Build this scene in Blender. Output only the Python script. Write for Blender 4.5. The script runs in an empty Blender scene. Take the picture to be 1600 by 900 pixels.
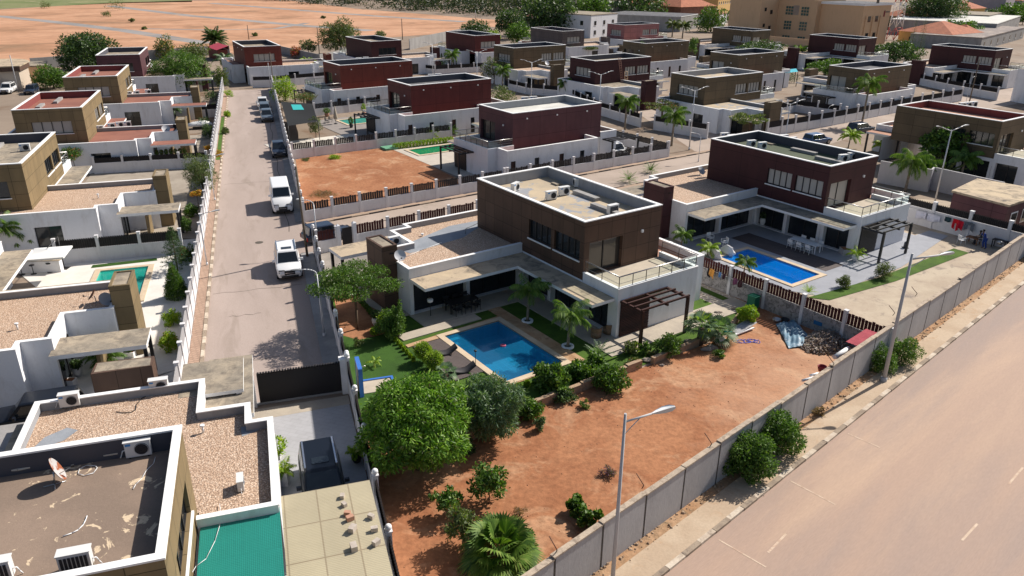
import bpy, bmesh, math, random
import numpy as np
from mathutils import Vector, Matrix
from mathutils.geometry import tessellate_polygon
R=math.radians; PI=math.pi
random.seed(7); rng=np.random.default_rng(11)
sc=bpy.context.scene; COL=sc.collection
# ------------------------------------------------------------- camera
F=1195.4; PIT=R(23.11); ROL=R(.52); HH=23.5
cam=bpy.data.cameras.new('camera'); co=bpy.data.objects.new('camera',cam); COL.objects.link(co)
cam.sensor_width=36; cam.lens=36*F/1600; cam.clip_end=6000; cam.clip_start=.5
_u=Vector((0,math.sin(PIT),math.cos(PIT))); _f=Vector((0,math.cos(PIT),-math.sin(PIT))); _x=Vector((1,0,0))
c_,s_=math.cos(ROL),math.sin(ROL); rt=_x*c_+_u*s_; up=-_x*s_+_u*c_
m=Matrix((rt,up,-_f)).transposed().to_4x4(); m.translation=Vector((0,0,HH)); co.matrix_world=m
sc.camera=co
# ------------------------------------------------------------- world, sun, exposure
SUNAZ,SUNEL=53,41
w=bpy.data.worlds.new('World'); sc.world=w; w.use_nodes=True
nt=w.node_tree; nt.nodes.clear()
sk=nt.nodes.new('ShaderNodeTexSky'); sk.sky_type='NISHITA'; sk.sun_disc=False; sk.sun_elevation=R(SUNEL); sk.sun_rotation=R(SUNAZ); sk.dust_density=1.5
bg=nt.nodes.new('ShaderNodeBackground'); bg.inputs[1].default_value=.075
wo=nt.nodes.new('ShaderNodeOutputWorld'); nt.links.new(sk.outputs[0],bg.inputs[0]); nt.links.new(bg.outputs[0],wo.inputs[0])
sl=bpy.data.lights.new('sun','SUN'); sl.energy=5.0; sl.angle=R(.5); sl.color=(1,.93,.84)
so=bpy.data.objects.new('sun',sl); COL.objects.link(so)
sd=Vector((math.sin(R(SUNAZ))*math.cos(R(SUNEL)),math.cos(R(SUNAZ))*math.cos(R(SUNEL)),math.sin(R(SUNEL))))
so.rotation_euler=sd.to_track_quat('Z','Y').to_euler(); so.location=(0,0,60)
sc.view_settings.view_transform='Standard'; sc.view_settings.look='None'; sc.view_settings.exposure=0.38; sc.view_settings.gamma=1
sc.view_settings.use_curve_mapping=False
# ------------------------------------------------------------- survey helpers (photo point -> ground point)
def G(x,y,z=0.):
    u=(x-800)/F; v=(450-y)/F; u,v=c_*u-s_*v, s_*u+c_*v
    d=(u, math.cos(PIT)+v*math.sin(PIT), -math.sin(PIT)+v*math.cos(PIT)); t=(z-HH)/d[2]
    return Vector((d[0]*t,d[1]*t,z))
def toW(o,az,x,y,z=0.):
    a=R(az); return Vector((o[0]+x*math.cos(a)+y*math.sin(a), o[1]-x*math.sin(a)+y*math.cos(a), z))
def loc(o,az,p):
    a=R(az); dx,dy=p[0]-o[0],p[1]-o[1]; return (dx*math.cos(a)-dy*math.sin(a), dx*math.sin(a)+dy*math.cos(a))
# ------------------------------------------------------------- materials
MATS={}
def nodes(name):
    m=bpy.data.materials.new(name); m.use_nodes=True; n=m.node_tree; b=n.nodes['Principled BSDF']; return m,n,b
def plain(name,col,rough=.7,metal=0,spec=.3,emit=None):
    if name in MATS: return MATS[name]
    m,n,b=nodes(name); b.inputs['Base Color'].default_value=(*col,1); b.inputs['Roughness'].default_value=rough
    b.inputs['Metallic'].default_value=metal; b.inputs['Specular IOR Level'].default_value=spec
    MATS[name]=m; return m
def _coord(n,mode='obj',scale=(1,1,1)):
    tc=n.nodes.new('ShaderNodeTexCoord'); mp=n.nodes.new('ShaderNodeMapping'); mp.inputs['Scale'].default_value=scale
    if mode=='pos':
        g=n.nodes.new('ShaderNodeNewGeometry'); n.links.new(g.outputs['Position'],mp.inputs[0])
    else: n.links.new(tc.outputs['UV' if mode=='uv' else 'Object'],mp.inputs[0])
    return mp.outputs[0]
def _noise(n,vec,scale,detail=6,rough=.6,dist=0):
    t=n.nodes.new('ShaderNodeTexNoise'); t.inputs['Scale'].default_value=scale; t.inputs['Detail'].default_value=detail
    t.inputs['Roughness'].default_value=rough; t.inputs['Distortion'].default_value=dist; n.links.new(vec,t.inputs['Vector']); return t.outputs['Fac']
def _ramp(n,fac,stops):
    r=n.nodes.new('ShaderNodeValToRGB'); e=r.color_ramp.elements
    while len(e)<len(stops): e.new(.5)
    for i,(p,c) in enumerate(stops): e[i].position=p; e[i].color=(*c,1) if len(c)==3 else c
    n.links.new(fac,r.inputs[0]); return r.outputs[0]
def _mix(n,f,a,b,mode='MIX'):
    x=n.nodes.new('ShaderNodeMix'); x.data_type='RGBA'; x.blend_type=mode
    if isinstance(f,(int,float)): x.inputs[0].default_value=f
    else: n.links.new(f,x.inputs[0])
    for k,v in ((6,a),(7,b)):
        if isinstance(v,tuple): x.inputs[k].default_value=(*v,1)
        else: n.links.new(v,x.inputs[k])
    return x.outputs[2]
def _bump(n,b,h,strength=.3,dist=.03):
    bp=n.nodes.new('ShaderNodeBump'); bp.inputs['Strength'].default_value=strength; bp.inputs['Distance'].default_value=dist
    n.links.new(h,bp.inputs['Height']); n.links.new(bp.outputs[0],b.inputs['Normal'])
BW=lambda a,b:((a,)*3,(b,)*3)
def mottled(name,c1,c2,s1=.35,c3=None,s3=2.,lo=.4,hi=.6,lo3=.55,hi3=.68,rough=.9,bump=.25,fine=12,fa=.25,mode='pos',stretch=(1,1,1),dist=.4,az=None):
    """two-tone noise, optional third stain colour, fine grain"""
    if name in MATS: return MATS[name]
    m,n,b=nodes(name); v=_coord(n,mode,stretch)
    if az is not None:
        for nd in n.nodes:
            if nd.type=='MAPPING': nd.vector_type='TEXTURE'; nd.inputs['Rotation'].default_value=(0,0,R(az)); nd.inputs['Scale'].default_value=tuple(1/q for q in stretch)
    c=_mix(n,_ramp(n,_noise(n,v,s1,7,.6,dist),[(lo,(0,0,0)),(hi,(1,1,1))]),c1,c2)
    if c3: c=_mix(n,_ramp(n,_noise(n,v,s3,8,.65,.8),[(lo3,(0,0,0)),(hi3,(1,1,1))]),c,c3)
    f=_noise(n,v,fine,4,.7)
    c=_mix(n,fa,c,_ramp(n,f,[(.3,(.35,.35,.35)),(.7,(1,1,1))]),'MULTIPLY')
    n.links.new(c,b.inputs['Base Color']); b.inputs['Roughness'].default_value=rough; b.inputs['Specular IOR Level'].default_value=.15
    _bump(n,b,f,bump); MATS[name]=m; return m
def gravel(name,cols,scale=11):
    if name in MATS: return MATS[name]
    m,n,b=nodes(name); v=_coord(n,'pos')
    t=n.nodes.new('ShaderNodeTexVoronoi'); t.inputs['Scale'].default_value=scale; n.links.new(v,t.inputs['Vector'])
    sp=n.nodes.new('ShaderNodeSeparateColor'); n.links.new(t.outputs['Color'],sp.inputs[0])
    c=_ramp(n,sp.outputs[0],[(i/(len(cols)-1),k) for i,k in enumerate(cols)])
    c=_mix(n,_ramp(n,t.outputs['Distance'],[(.3,(0,0,0)),(.75,(1,1,1))]),c,tuple(x*.5 for x in cols[1]))
    c=_mix(n,_ramp(n,_noise(n,v,.5,6,.7),[(.45,(0,0,0)),(.75,(.55,.55,.55))]),c,tuple(x*.8 for x in cols[1]))
    n.links.new(c,b.inputs['Base Color']); b.inputs['Roughness'].default_value=.9
    inv=n.nodes.new('ShaderNodeMath'); inv.operation='SUBTRACT'; inv.inputs[0].default_value=1; n.links.new(t.outputs['Distance'],inv.inputs[1])
    _bump(n,b,inv.outputs[0],.6,.04); MATS[name]=m; return m
def cladding(name,c,vary=.3,bw=1.25,bh=1.15):
    if name in MATS: return MATS[name]
    m,n,b=nodes(name); v=_coord(n,'uv')
    t=n.nodes.new('ShaderNodeTexBrick'); t.offset=0; t.inputs['Scale'].default_value=1; t.inputs['Brick Width'].default_value=bw; t.inputs['Row Height'].default_value=bh
    t.inputs['Mortar Size'].default_value=.018; t.inputs['Color1'].default_value=(*c,1); t.inputs['Color2'].default_value=(*[x*(1-vary) for x in c],1)
    t.inputs['Mortar'].default_value=(*[x*.28 for x in c],1); n.links.new(v,t.inputs['Vector'])
    p=_coord(n,'pos',(1,1,.35)); nz=_noise(n,p,1.1,7,.65)
    col=_mix(n,.55,t.outputs['Color'],_ramp(n,nz,[(.3,(.62,.62,.62)),(.7,(1.15,1.1,1.05))]),'MULTIPLY')
    n.links.new(col,b.inputs['Base Color']); b.inputs['Roughness'].default_value=.62; b.inputs['Specular IOR Level'].default_value=.25
    _bump(n,b,t.outputs['Fac'],-.3,.02); MATS[name]=m; return m
def plaster(name,c,dirt=(.45,.40,.34),amt=.5):
    if name in MATS: return MATS[name]
    m,n,b=nodes(name); v=_coord(n,'pos',(1,1,.3))
    k=_mix(n,_ramp(n,_noise(n,v,1.3,8,.7,.3),[(.50,(0,0,0)),(.82,(amt,amt,amt))]),c,tuple(a*b_ for a,b_ in zip(c,dirt)))
    f=_noise(n,_coord(n,'pos'),9,5,.7); k=_mix(n,.12,k,_ramp(n,f,[(.3,(.5,.5,.5)),(.7,(1,1,1))]),'MULTIPLY')
    n.links.new(k,b.inputs['Base Color']); b.inputs['Roughness'].default_value=.8; b.inputs['Specular IOR Level'].default_value=.2
    _bump(n,b,f,.15); MATS[name]=m; return m
def grid_mat(name,c1,c2,bw,bh,mortar,ms=.03,off=.5,mode='uv',rough=.85,az=0,dirt=.4):
    if name in MATS: return MATS[name]
    m,n,b=nodes(name); v=_coord(n,mode)
    for nd in n.nodes:
        if nd.type=='MAPPING': nd.inputs['Rotation'].default_value=(0,0,R(az))
    t=n.nodes.new('ShaderNodeTexBrick'); t.offset=off; t.inputs['Scale'].default_value=1; t.inputs['Brick Width'].default_value=bw; t.inputs['Row Height'].default_value=bh
    t.inputs['Mortar Size'].default_value=ms; t.inputs['Color1'].default_value=(*c1,1); t.inputs['Color2'].default_value=(*c2,1); t.inputs['Mortar'].default_value=(*mortar,1)
    n.links.new(v,t.inputs['Vector'])
    col=_mix(n,dirt,t.outputs['Color'],_ramp(n,_noise(n,_coord(n,'pos'),.8,7,.65),[(.3,(.6,.58,.55)),(.7,(1.05,1.05,1.05))]),'MULTIPLY')
    n.links.new(col,b.inputs['Base Color']); b.inputs['Roughness'].default_value=rough; _bump(n,b,t.outputs['Fac'],-.3,.015); MATS[name]=m; return m
def leafmat(name,cols,rough=.5):
    if name in MATS: return MATS[name]
    m,n,b=nodes(name); g=n.nodes.new('ShaderNodeNewGeometry')
    mx=n.nodes.new('ShaderNodeMath'); mx.operation='ADD'; mx.use_clamp=True
    nz=_noise(n,_coord(n,'obj'),.9,3,.6); s=n.nodes.new('ShaderNodeMath'); s.operation='MULTIPLY_ADD'; s.inputs[1].default_value=.9; s.inputs[2].default_value=-.42
    n.links.new(nz,s.inputs[0]); sc2=n.nodes.new('ShaderNodeMath'); sc2.operation='MULTIPLY'; sc2.inputs[1].default_value=.85
    n.links.new(g.outputs['Random Per Island'],sc2.inputs[0]); n.links.new(sc2.outputs[0],mx.inputs[0]); n.links.new(s.outputs[0],mx.inputs[1])
    c=_ramp(n,mx.outputs[0],[(i/(len(cols)-1),k) for i,k in enumerate(cols)])
    n.links.new(c,b.inputs['Base Color']); b.inputs['Roughness'].default_value=rough; b.inputs['Specular IOR Level'].default_value=.3
    tr=n.nodes.new('ShaderNodeBsdfTranslucent'); n.links.new(_mix(n,1.,c,(1.3,1.5,.5),'MULTIPLY'),tr.inputs[0])
    ms=n.nodes.new('ShaderNodeMixShader'); ms.inputs[0].default_value=.28; out=n.nodes['Material Output']
    n.links.new(b.outputs[0],ms.inputs[1]); n.links.new(tr.outputs[0],ms.inputs[2]); n.links.new(ms.outputs[0],out.inputs[0])
    MATS[name]=m; return m
def clearmat(name,tint,fres=.08,rough=.03,opac=0.,ocol=(0,0,0)):
    # opac/ocol : share and colour of light scattered back by the water itself
    if name in MATS: return MATS[name]
    m,n,b=nodes(name); n.nodes.remove(b); t=n.nodes.new('ShaderNodeBsdfTransparent'); t.inputs[0].default_value=(*tint,1)
    g=n.nodes.new('ShaderNodeBsdfGlossy'); g.inputs['Roughness'].default_value=rough; g.inputs[0].default_value=(.9,.95,1,1)
    fr=n.nodes.new('ShaderNodeFresnel'); fr.inputs[0].default_value=1.33+fres
    nzv=_noise(n,_coord(n,'pos'),2.5,3,.5); bp=n.nodes.new('ShaderNodeBump'); bp.inputs['Strength'].default_value=.12; bp.inputs['Distance'].default_value=.05
    n.links.new(nzv,bp.inputs['Height']); n.links.new(bp.outputs[0],g.inputs['Normal']); n.links.new(bp.outputs[0],fr.inputs['Normal'])
    gg=n.nodes.new('ShaderNodeNewGeometry'); ma=n.nodes.new('ShaderNodeMath'); ma.operation='SUBTRACT'; ma.inputs[0].default_value=1; n.links.new(gg.outputs['Backfacing'],ma.inputs[1]); mu=n.nodes.new('ShaderNodeMath'); mu.operation='MULTIPLY'; n.links.new(ma.outputs[0],mu.inputs[0]); n.links.new(fr.outputs[0],mu.inputs[1])
    x=n.nodes.new('ShaderNodeMixShader'); n.links.new(mu.outputs[0],x.inputs[0]); df=n.nodes.new('ShaderNodeBsdfDiffuse'); df.inputs[0].default_value=(*ocol,1); xm=n.nodes.new('ShaderNodeMixShader'); xm.inputs[0].default_value=opac; n.links.new(t.outputs[0],xm.inputs[1]); n.links.new(df.outputs[0],xm.inputs[2]); n.links.new(xm.outputs[0],x.inputs[1]); n.links.new(g.outputs[0],x.inputs[2])
    n.links.new(x.outputs[0],n.nodes['Material Output'].inputs[0]); MATS[name]=m; return m
GLASS=plain('window_glass',(.018,.022,.026),.08,0,.6)
GLASSB=plain('balcony_door_glass',(.05,.045,.04),.08,0,.7)
CURTAIN=plaster('curtained_window',(.42,.40,.37),amt=.3)
DARKIN=plain('dark_interior',(.018,.016,.015),.8)
BLACKM=plain('black_metal',(.02,.02,.022),.45,0,.4)
STEEL=plain('brushed_steel',(.45,.44,.43),.35,.8)
WHITE=plaster('white_plaster',(.75,.755,.78),amt=.5)
COPE=plaster('white_coping',(.80,.80,.80),amt=.3)
WHITEP=plain('white_painted_metal',(.72,.73,.74),.4)
CONC=mottled('grey_concrete',(.36,.35,.34),(.29,.28,.275),.6,(.20,.19,.18),1.6,lo3=.6,hi3=.8,stretch=(1,1,.4),fa=.2)
SLABROOF=mottled('stained_slab_roof',(.43,.36,.27),(.31,.27,.215),.6,(.15,.13,.11),1.3,lo3=.44,hi3=.72,fa=.35,dist=.2)
SLABLIGHT=mottled('sandy_slab_roof',(.56,.45,.31),(.46,.37,.27),.5,(.15,.13,.11),.8,lo3=.50,hi3=.70,fa=.3)
SAND=mottled('sandy_flat_roof',(.52,.42,.29),(.42,.35,.26),.4,(.30,.31,.33),.5,lo3=.52,hi3=.56,fa=.15)
TAN=mottled('worn_tan_roof',(.29,.215,.165),(.24,.18,.14),.35,(.66,.52,.36),1.3,lo3=.60,hi3=.615,fa=.2,dist=.3)
GREYROOF=mottled('grey_membrane_roof',(.17,.17,.18),(.11,.11,.12),.6,(.30,.29,.28),.8,lo3=.6,hi3=.75,fa=.25)
PALEROOF=mottled('pale_flat_roof',(.66,.65,.60),(.55,.54,.50),.5,(.35,.38,.30),.7,lo3=.62,hi3=.8,fa=.2)
GREENROOF=mottled('olive_green_roof',(.105,.125,.085),(.085,.10,.07),.5,fa=.2)
REDROOF=mottled('faded_red_roof',(.30,.135,.10),(.25,.11,.085),.4,(.42,.27,.2),.6,lo3=.62,hi3=.75,fa=.2)
PINKROOF=mottled('pink_terracotta_roof',(.52,.29,.20),(.44,.25,.18),.5,fa=.2)
GRAVEL=gravel('pink_brown_gravel',[(.74,.54,.39),(.52,.35,.24),(.80,.64,.50),(.36,.23,.155),(.68,.48,.34)],14)
PARA_IN=plain('parapet_inner_shaded',(.075,.075,.09),.8)  # dark blue-grey inner faces, the parapet's shade put into the colour
PARA_INL=plaster('parapet_inner_pale',(.30,.31,.33),amt=.5)
PARA_RED=plaster('parapet_inner_red',(.22,.065,.06),amt=.4)
CL_BROWN=cladding('brown_panel_cladding',(.115,.068,.048))
CL_DKBROWN=cladding('chocolate_panel_cladding',(.125,.078,.058),.25)
CL_GOLD=cladding('olive_gold_panel_cladding',(.235,.175,.095),.18)
CL_OLIVE=cladding('olive_panel_cladding',(.135,.10,.062),.15,2.5,1.3)
CL_MAROON=cladding('maroon_panel_cladding',(.062,.021,.024),.08,4,2.2)
CL_PURPLE=cladding('purple_brown_cladding',(.105,.045,.055),.10,4,2.2)
CL_RED=cladding('brick_red_cladding',(.165,.042,.032),.07,4,2.2)
CL_DKRED=cladding('dark_red_cladding',(.115,.028,.028),.07,4,2.2)
CL_GREY=cladding('grey_brown_cladding',(.12,.10,.10),.15,2,1.3)
CL_PINK=cladding('pink_cladding',(.34,.15,.15),.1,2.5,1.3)
WOODSLAT=grid_mat('dark_wood_slats',(.09,.035,.028),(.07,.028,.022),4,.11,(.012,.008,.008),.02,0)
TERRA=plaster('peach_wall',(.62,.42,.26),amt=.3)
YELLOW=plaster('ochre_wall',(.62,.40,.16),amt=.3)
TILE=mottled('terracotta_tiles',(.50,.20,.12),(.40,.16,.10),.7,(.28,.12,.09),1.5,lo3=.6,hi3=.8,fa=.35)
BARK=mottled('bark',(.17,.12,.085),(.10,.07,.05),3,fa=.3,mode='obj')
GREYBARK=mottled('pale_palm_bark',(.30,.26,.21),(.20,.17,.135),3,fa=.3,mode='obj')
L_MANGO=leafmat('mango_leaves',[(.035,.09,.012),(.10,.22,.022),(.17,.31,.035),(.28,.40,.07)])
L_DARK=leafmat('dark_leaves',[(.02,.045,.018),(.045,.085,.03),(.08,.13,.05),(.13,.17,.075)])
L_MID=leafmat('mid_leaves',[(.03,.07,.014),(.07,.14,.022),(.11,.20,.035),(.19,.26,.06)])
L_OLIVE=leafmat('olive_leaves',[(.05,.075,.025),(.09,.125,.04),(.14,.17,.06),(.22,.22,.09)])
L_LIME=leafmat('lime_leaves',[(.10,.20,.015),(.20,.33,.02),(.32,.42,.03),(.46,.50,.05)])
L_PALM=leafmat('palm_leaves',[(.04,.09,.015),(.09,.17,.025),(.15,.24,.04),(.24,.29,.08)])
L_BLUE=leafmat('grey_green_leaves',[(.05,.10,.05),(.09,.16,.08),(.15,.22,.11),(.22,.28,.15)])
L_ORANGE=leafmat('orange_flowers',[(.5,.2,.02),(.65,.3,.03),(.2,.25,.04),(.7,.35,.05)])
L_RED=leafmat('red_flowers',[(.45,.03,.03),(.55,.06,.05),(.12,.18,.04),(.5,.05,.06)])
L_DRY=leafmat('dry_twigs',[(.20,.12,.06),(.26,.17,.09),(.15,.10,.05),(.3,.22,.12)])
L_PURP=leafmat('purple_leaves',[(.2,.1,.18),(.3,.16,.25),(.1,.13,.05),(.25,.14,.2)])
LAWN=mottled('lawn',(.085,.16,.022),(.06,.115,.02),.8,(.14,.17,.04),2.,lo3=.6,hi3=.8,fine=25,fa=.5,bump=.6)
DLAWN=mottled('artificial_lawn',(.05,.115,.02),(.04,.09,.018),.8,fine=25,fa=.4,bump=.5)
DIRT=mottled('red_earth',(.44,.20,.10),(.35,.145,.07),.22,(.54,.31,.18),.3,lo=.42,hi=.60,lo3=.52,hi3=.66,fine=3.2,fa=.6,bump=.9,dist=.9)
def pale_zone(m,cx,cy,r,col,amt):
    n=m.node_tree; b=n.nodes['Principled BSDF']; g=n.nodes.new('ShaderNodeNewGeometry'); d=n.nodes.new('ShaderNodeVectorMath'); d.operation='DISTANCE'; d.inputs[1].default_value=(cx,cy,0)
    n.links.new(g.outputs['Position'],d.inputs[0]); nz=_noise(n,g.outputs['Position'],.35,6,.65,.6); ma=n.nodes.new('ShaderNodeMath'); ma.operation='MULTIPLY_ADD'; ma.inputs[1].default_value=r*1.1; n.links.new(nz,ma.inputs[0]); n.links.new(d.outputs['Value'],ma.inputs[2])
    f=_ramp(n,_div(n,ma.outputs[0],r*2),[(.35,(amt,)*3),(.85,(0,0,0))]); old=b.inputs['Base Color'].links[0].from_socket; n.links.new(_mix(n,f,old,col),b.inputs['Base Color'])
def _div(n,v,k):
    m=n.nodes.new('ShaderNodeMath'); m.operation='DIVIDE'; m.inputs[1].default_value=k; n.links.new(v,m.inputs[0]); return m.outputs[0]
pale_zone(DIRT,22,37,11,(.56,.37,.25),.75)
PALM_TRUNK=GREYBARK
# ------------------------------------------------------------- mesh builder
class MB:
    def __init__(s): s.v=[];s.f=[];s.uv=[];s.mi=[];s.mats=[];s.sm=[]
    def M(s,m):
        if m not in s.mats: s.mats.append(m)
        return s.mats.index(m)
    def face(s,pts,m,uv=None,sm=False):
        i=len(s.v); s.v+= [tuple(p) for p in pts]; s.f.append(tuple(range(i,i+len(pts))))
        if uv is None:
            n=(Vector(pts[1])-Vector(pts[0])).cross(Vector(pts[-1])-Vector(pts[0]))
            a=[abs(x) for x in n]
            if a[2]>=max(a[0],a[1]): uv=[(p[0],p[1]) for p in pts]
            elif a[1]>=a[0]: uv=[(p[0],p[2]) for p in pts]
            else: uv=[(p[1],p[2]) for p in pts]
        s.uv+=list(uv); s.mi.append(s.M(m)); s.sm.append(sm)
    def box(s,x0,x1,y0,y1,z0,z1,m,top=None,bottom=True):
        P=lambda x,y,z:(x,y,z); t=top or m
        s.face([P(x0,y0,z0),P(x1,y0,z0),P(x1,y0,z1),P(x0,y0,z1)],m); s.face([P(x1,y1,z0),P(x0,y1,z0),P(x0,y1,z1),P(x1,y1,z1)],m)
        s.face([P(x0,y1,z0),P(x0,y0,z0),P(x0,y0,z1),P(x0,y1,z1)],m); s.face([P(x1,y0,z0),P(x1,y1,z0),P(x1,y1,z1),P(x1,y0,z1)],m)
        s.face([P(x0,y0,z1),P(x1,y0,z1),P(x1,y1,z1),P(x0,y1,z1)],t)
        if bottom: s.face([P(x0,y1,z0),P(x1,y1,z0),P(x1,y0,z0),P(x0,y0,z0)],m)
    def prism(s,poly,z0,z1,m,top=None,bottom=True,side=True):
        n=len(poly); ar=sum(poly[i][0]*poly[(i+1)%n][1]-poly[(i+1)%n][0]*poly[i][1] for i in range(n))
        if ar<0: poly=poly[::-1]
        if side:
            for i in range(n):
                a,b=poly[i],poly[(i+1)%n]; d=math.hypot(b[0]-a[0],b[1]-a[1])
                s.face([(a[0],a[1],z0),(b[0],b[1],z0),(b[0],b[1],z1),(a[0],a[1],z1)],m,[(0,z0),(d,z0),(d,z1),(0,z1)])
        T=tessellate_polygon([[Vector((p[0],p[1],0)) for p in poly]])
        for t in T:
            p=[poly[i] for i in t]; cr=(p[1][0]-p[0][0])*(p[2][1]-p[0][1])-(p[1][1]-p[0][1])*(p[2][0]-p[0][0])
            if cr<0: p=p[::-1]
            s.face([(q[0],q[1],z1) for q in p],top or m)
            if bottom: s.face([(q[0],q[1],z0) for q in p[::-1]],m)
    def tube(s,p0,p1,r0,m,r1=None,seg=8,cap=True):
        p0=Vector(p0);p1=Vector(p1);d=p1-p0
        if d.length<1e-6: return
        r1=r0 if r1 is None else r1; q=d.to_track_quat('Z','Y').to_matrix(); X=q.col[0];Y=q.col[1]
        A=[p0+(X*math.cos(2*PI*i/seg)+Y*math.sin(2*PI*i/seg))*r0 for i in range(seg)]; B=[p1+(X*math.cos(2*PI*i/seg)+Y*math.sin(2*PI*i/seg))*r1 for i in range(seg)]
        for i in range(seg): j=(i+1)%seg; s.face([A[i],A[j],B[j],B[i]],m,sm=True)
        if cap: s.face(B,m); s.face(A[::-1],m)
    def path(s,pts,r,m,seg=6,r1=None):
        n=len(pts)-1
        for i in range(n):
            a=r+((r1 if r1 is not None else r)-r)*i/n; b=r+((r1 if r1 is not None else r)-r)*(i+1)/n
            s.tube(pts[i],pts[i+1],a,m,b,seg)
    def sphere(s,c,r,m,nu=10,nv=6,sz=None):
        sz=sz or (1,1,1); P=lambda i,j:(c[0]+r*sz[0]*math.sin(PI*j/nv)*math.cos(2*PI*i/nu),c[1]+r*sz[1]*math.sin(PI*j/nv)*math.sin(2*PI*i/nu),c[2]+r*sz[2]*math.cos(PI*j/nv))
        for j in range(nv):
            for i in range(nu):
                q=[P(i,j),P(i,j+1),P(i+1,j+1),P(i+1,j)]
                if j==0: q=[P(0,0),P(i,1),P(i+1,1)]
                if j==nv-1: q=[P(i,j),P(0,nv),P(i+1,j)]
                s.face(q,m,sm=True)
    def lathe(s,prof,m,c=(0,0,0),seg=14):
        for k in range(len(prof)-1):
            (r0,z0),(r1,z1)=prof[k],prof[k+1]
            for i in range(seg):
                a,b=2*PI*i/seg,2*PI*(i+1)/seg
                q=[(c[0]+r0*math.cos(a),c[1]+r0*math.sin(a),c[2]+z0),(c[0]+r0*math.cos(b),c[1]+r0*math.sin(b),c[2]+z0),(c[0]+r1*math.cos(b),c[1]+r1*math.sin(b),c[2]+z1),(c[0]+r1*math.cos(a),c[1]+r1*math.sin(a),c[2]+z1)]
                s.face(q,m,sm=True)
    # wall with rectangular openings; p0->p1 ground points (outside on the right-hand side of travel), openings (u0,u1,z0,z1)
    def wall(s,p0,p1,z0,z1,m,holes=(),depth=.18,reveal=None):
        p0=Vector((p0[0],p0[1],0));p1=Vector((p1[0],p1[1],0));L=(p1-p0).length;u=(p1-p0)/L;n=Vector((u.y,-u.x,0))
        us=sorted({0,L,*[h[0] for h in holes],*[h[1] for h in holes]});zs=sorted({z0,z1,*[h[2] for h in holes],*[h[3] for h in holes]})
        P=lambda a,z,d=0:tuple(p0+u*a-n*d+Vector((0,0,z)))
        for i in range(len(us)-1):
            for j in range(len(zs)-1):
                a,b,c,d=us[i],us[i+1],zs[j],zs[j+1]; mu,mz=(a+b)/2,(c+d)/2
                if any(h[0]<mu<h[1] and h[2]<mz<h[3] for h in holes): continue
                s.face([P(a,c),P(b,c),P(b,d),P(a,d)],m,[(a,c),(b,c),(b,d),(a,d)])
        for h in holes:
            a,b,c,d=h[:4]; k=depth; rm=reveal or m
            s.face([P(a,c),P(a,c,k),P(b,c,k),P(b,c)][::-1],rm); s.face([P(a,d,k),P(a,d),P(b,d),P(b,d,k)][::-1],rm)
            s.face([P(a,c,k),P(a,c),P(a,d),P(a,d,k)][::-1],rm); s.face([P(b,c),P(b,c,k),P(b,d,k),P(b,d)][::-1],rm)
    def obj(s,name,parent=None,**kw):
        me=bpy.data.meshes.new(name); me.from_pydata(s.v,[],s.f)
        for m in s.mats: me.materials.append(m)
        me.polygons.foreach_set('material_index',s.mi); me.polygons.foreach_set('use_smooth',s.sm)
        uv=me.uv_layers.new(name='UVMap'); uv.data.foreach_set('uv',[c for p in s.uv for c in p]); me.update()
        if any(s.sm):
            bm=bmesh.new(); bm.from_mesh(me); bmesh.ops.remove_doubles(bm,verts=bm.verts,dist=.0005); bm.to_mesh(me); bm.free()
        o=bpy.data.objects.new(name,me); COL.objects.link(o)
        if parent: o.parent=parent
        for k,v in kw.items(): o[k]=v
        return o
def tag(o,label,cat,group=None):
    o['label']=label;o['category']=cat
    if group:o['group']=group
    return o
def thing(name,label,cat,pos,az=0,group=None):
    o=bpy.data.objects.new(name,None); COL.objects.link(o); o.location=pos; o.rotation_euler=(0,0,-R(az)); o.empty_display_size=.3
    return tag(o,label,cat,group)
def place(o,pos,az=0): o.location=pos; o.rotation_euler=(0,0,-R(az)); return o
def dup(root,pos,az=None,label=None,scale=None,group=None,remat=None):
    r=root.copy(); COL.objects.link(r); r.location=pos
    if az is not None: r.rotation_euler=(0,0,-R(az))
    if label: r['label']=label
    if group: r['group']=group
    if scale: r.scale=(scale,)*3 if not isinstance(scale,tuple) else scale
    for ch in root.children:
        c=ch.copy(); COL.objects.link(c); c.parent=r
        for g in ch.children:
            d=g.copy(); COL.objects.link(d); d.parent=c
    return r
def wallpane(mb,p0,p1,h,m,fr,depth=.16,bars=3,frw=.05):
    """glazing set back in an opening of wall p0->p1"""
    p0=Vector((p0[0],p0[1],0));p1=Vector((p1[0],p1[1],0));L=(p1-p0).length;u=(p1-p0)/L;n=Vector((u.y,-u.x,0))
    P=lambda a,z,d:tuple(p0+u*a-n*d+Vector((0,0,z)))
    a,b,c,d=h[:4]
    def bar(a0,a1,z0,z1,d0,d1,mt):
        q=[P(a0,z0,d0),P(a1,z0,d0),P(a1,z1,d0),P(a0,z1,d0)]; mb.face(q,mt)
        mb.face([P(a0,z0,d1),P(a0,z0,d0),P(a0,z1,d0),P(a0,z1,d1)],mt); mb.face([P(a1,z0,d0),P(a1,z0,d1),P(a1,z1,d1),P(a1,z1,d0)],mt)
        mb.face([P(a0,z1,d0),P(a1,z1,d0),P(a1,z1,d1),P(a0,z1,d1)],mt)
    bar(a,a+frw,c,d,depth-.05,depth,fr); bar(b-frw,b,c,d,depth-.05,depth,fr); bar(a+frw,b-frw,c,c+frw,depth-.05,depth,fr); bar(a+frw,b-frw,d-frw,d,depth-.05,depth,fr)
    for k in range(1,bars): x=a+(b-a)*k/bars; bar(x-.04,x+.04,c+frw,d-frw,depth-.06,depth,fr)
    return [P(a,c,depth),P(b,c,depth),P(b,d,depth),P(a,d,depth)]
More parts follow.
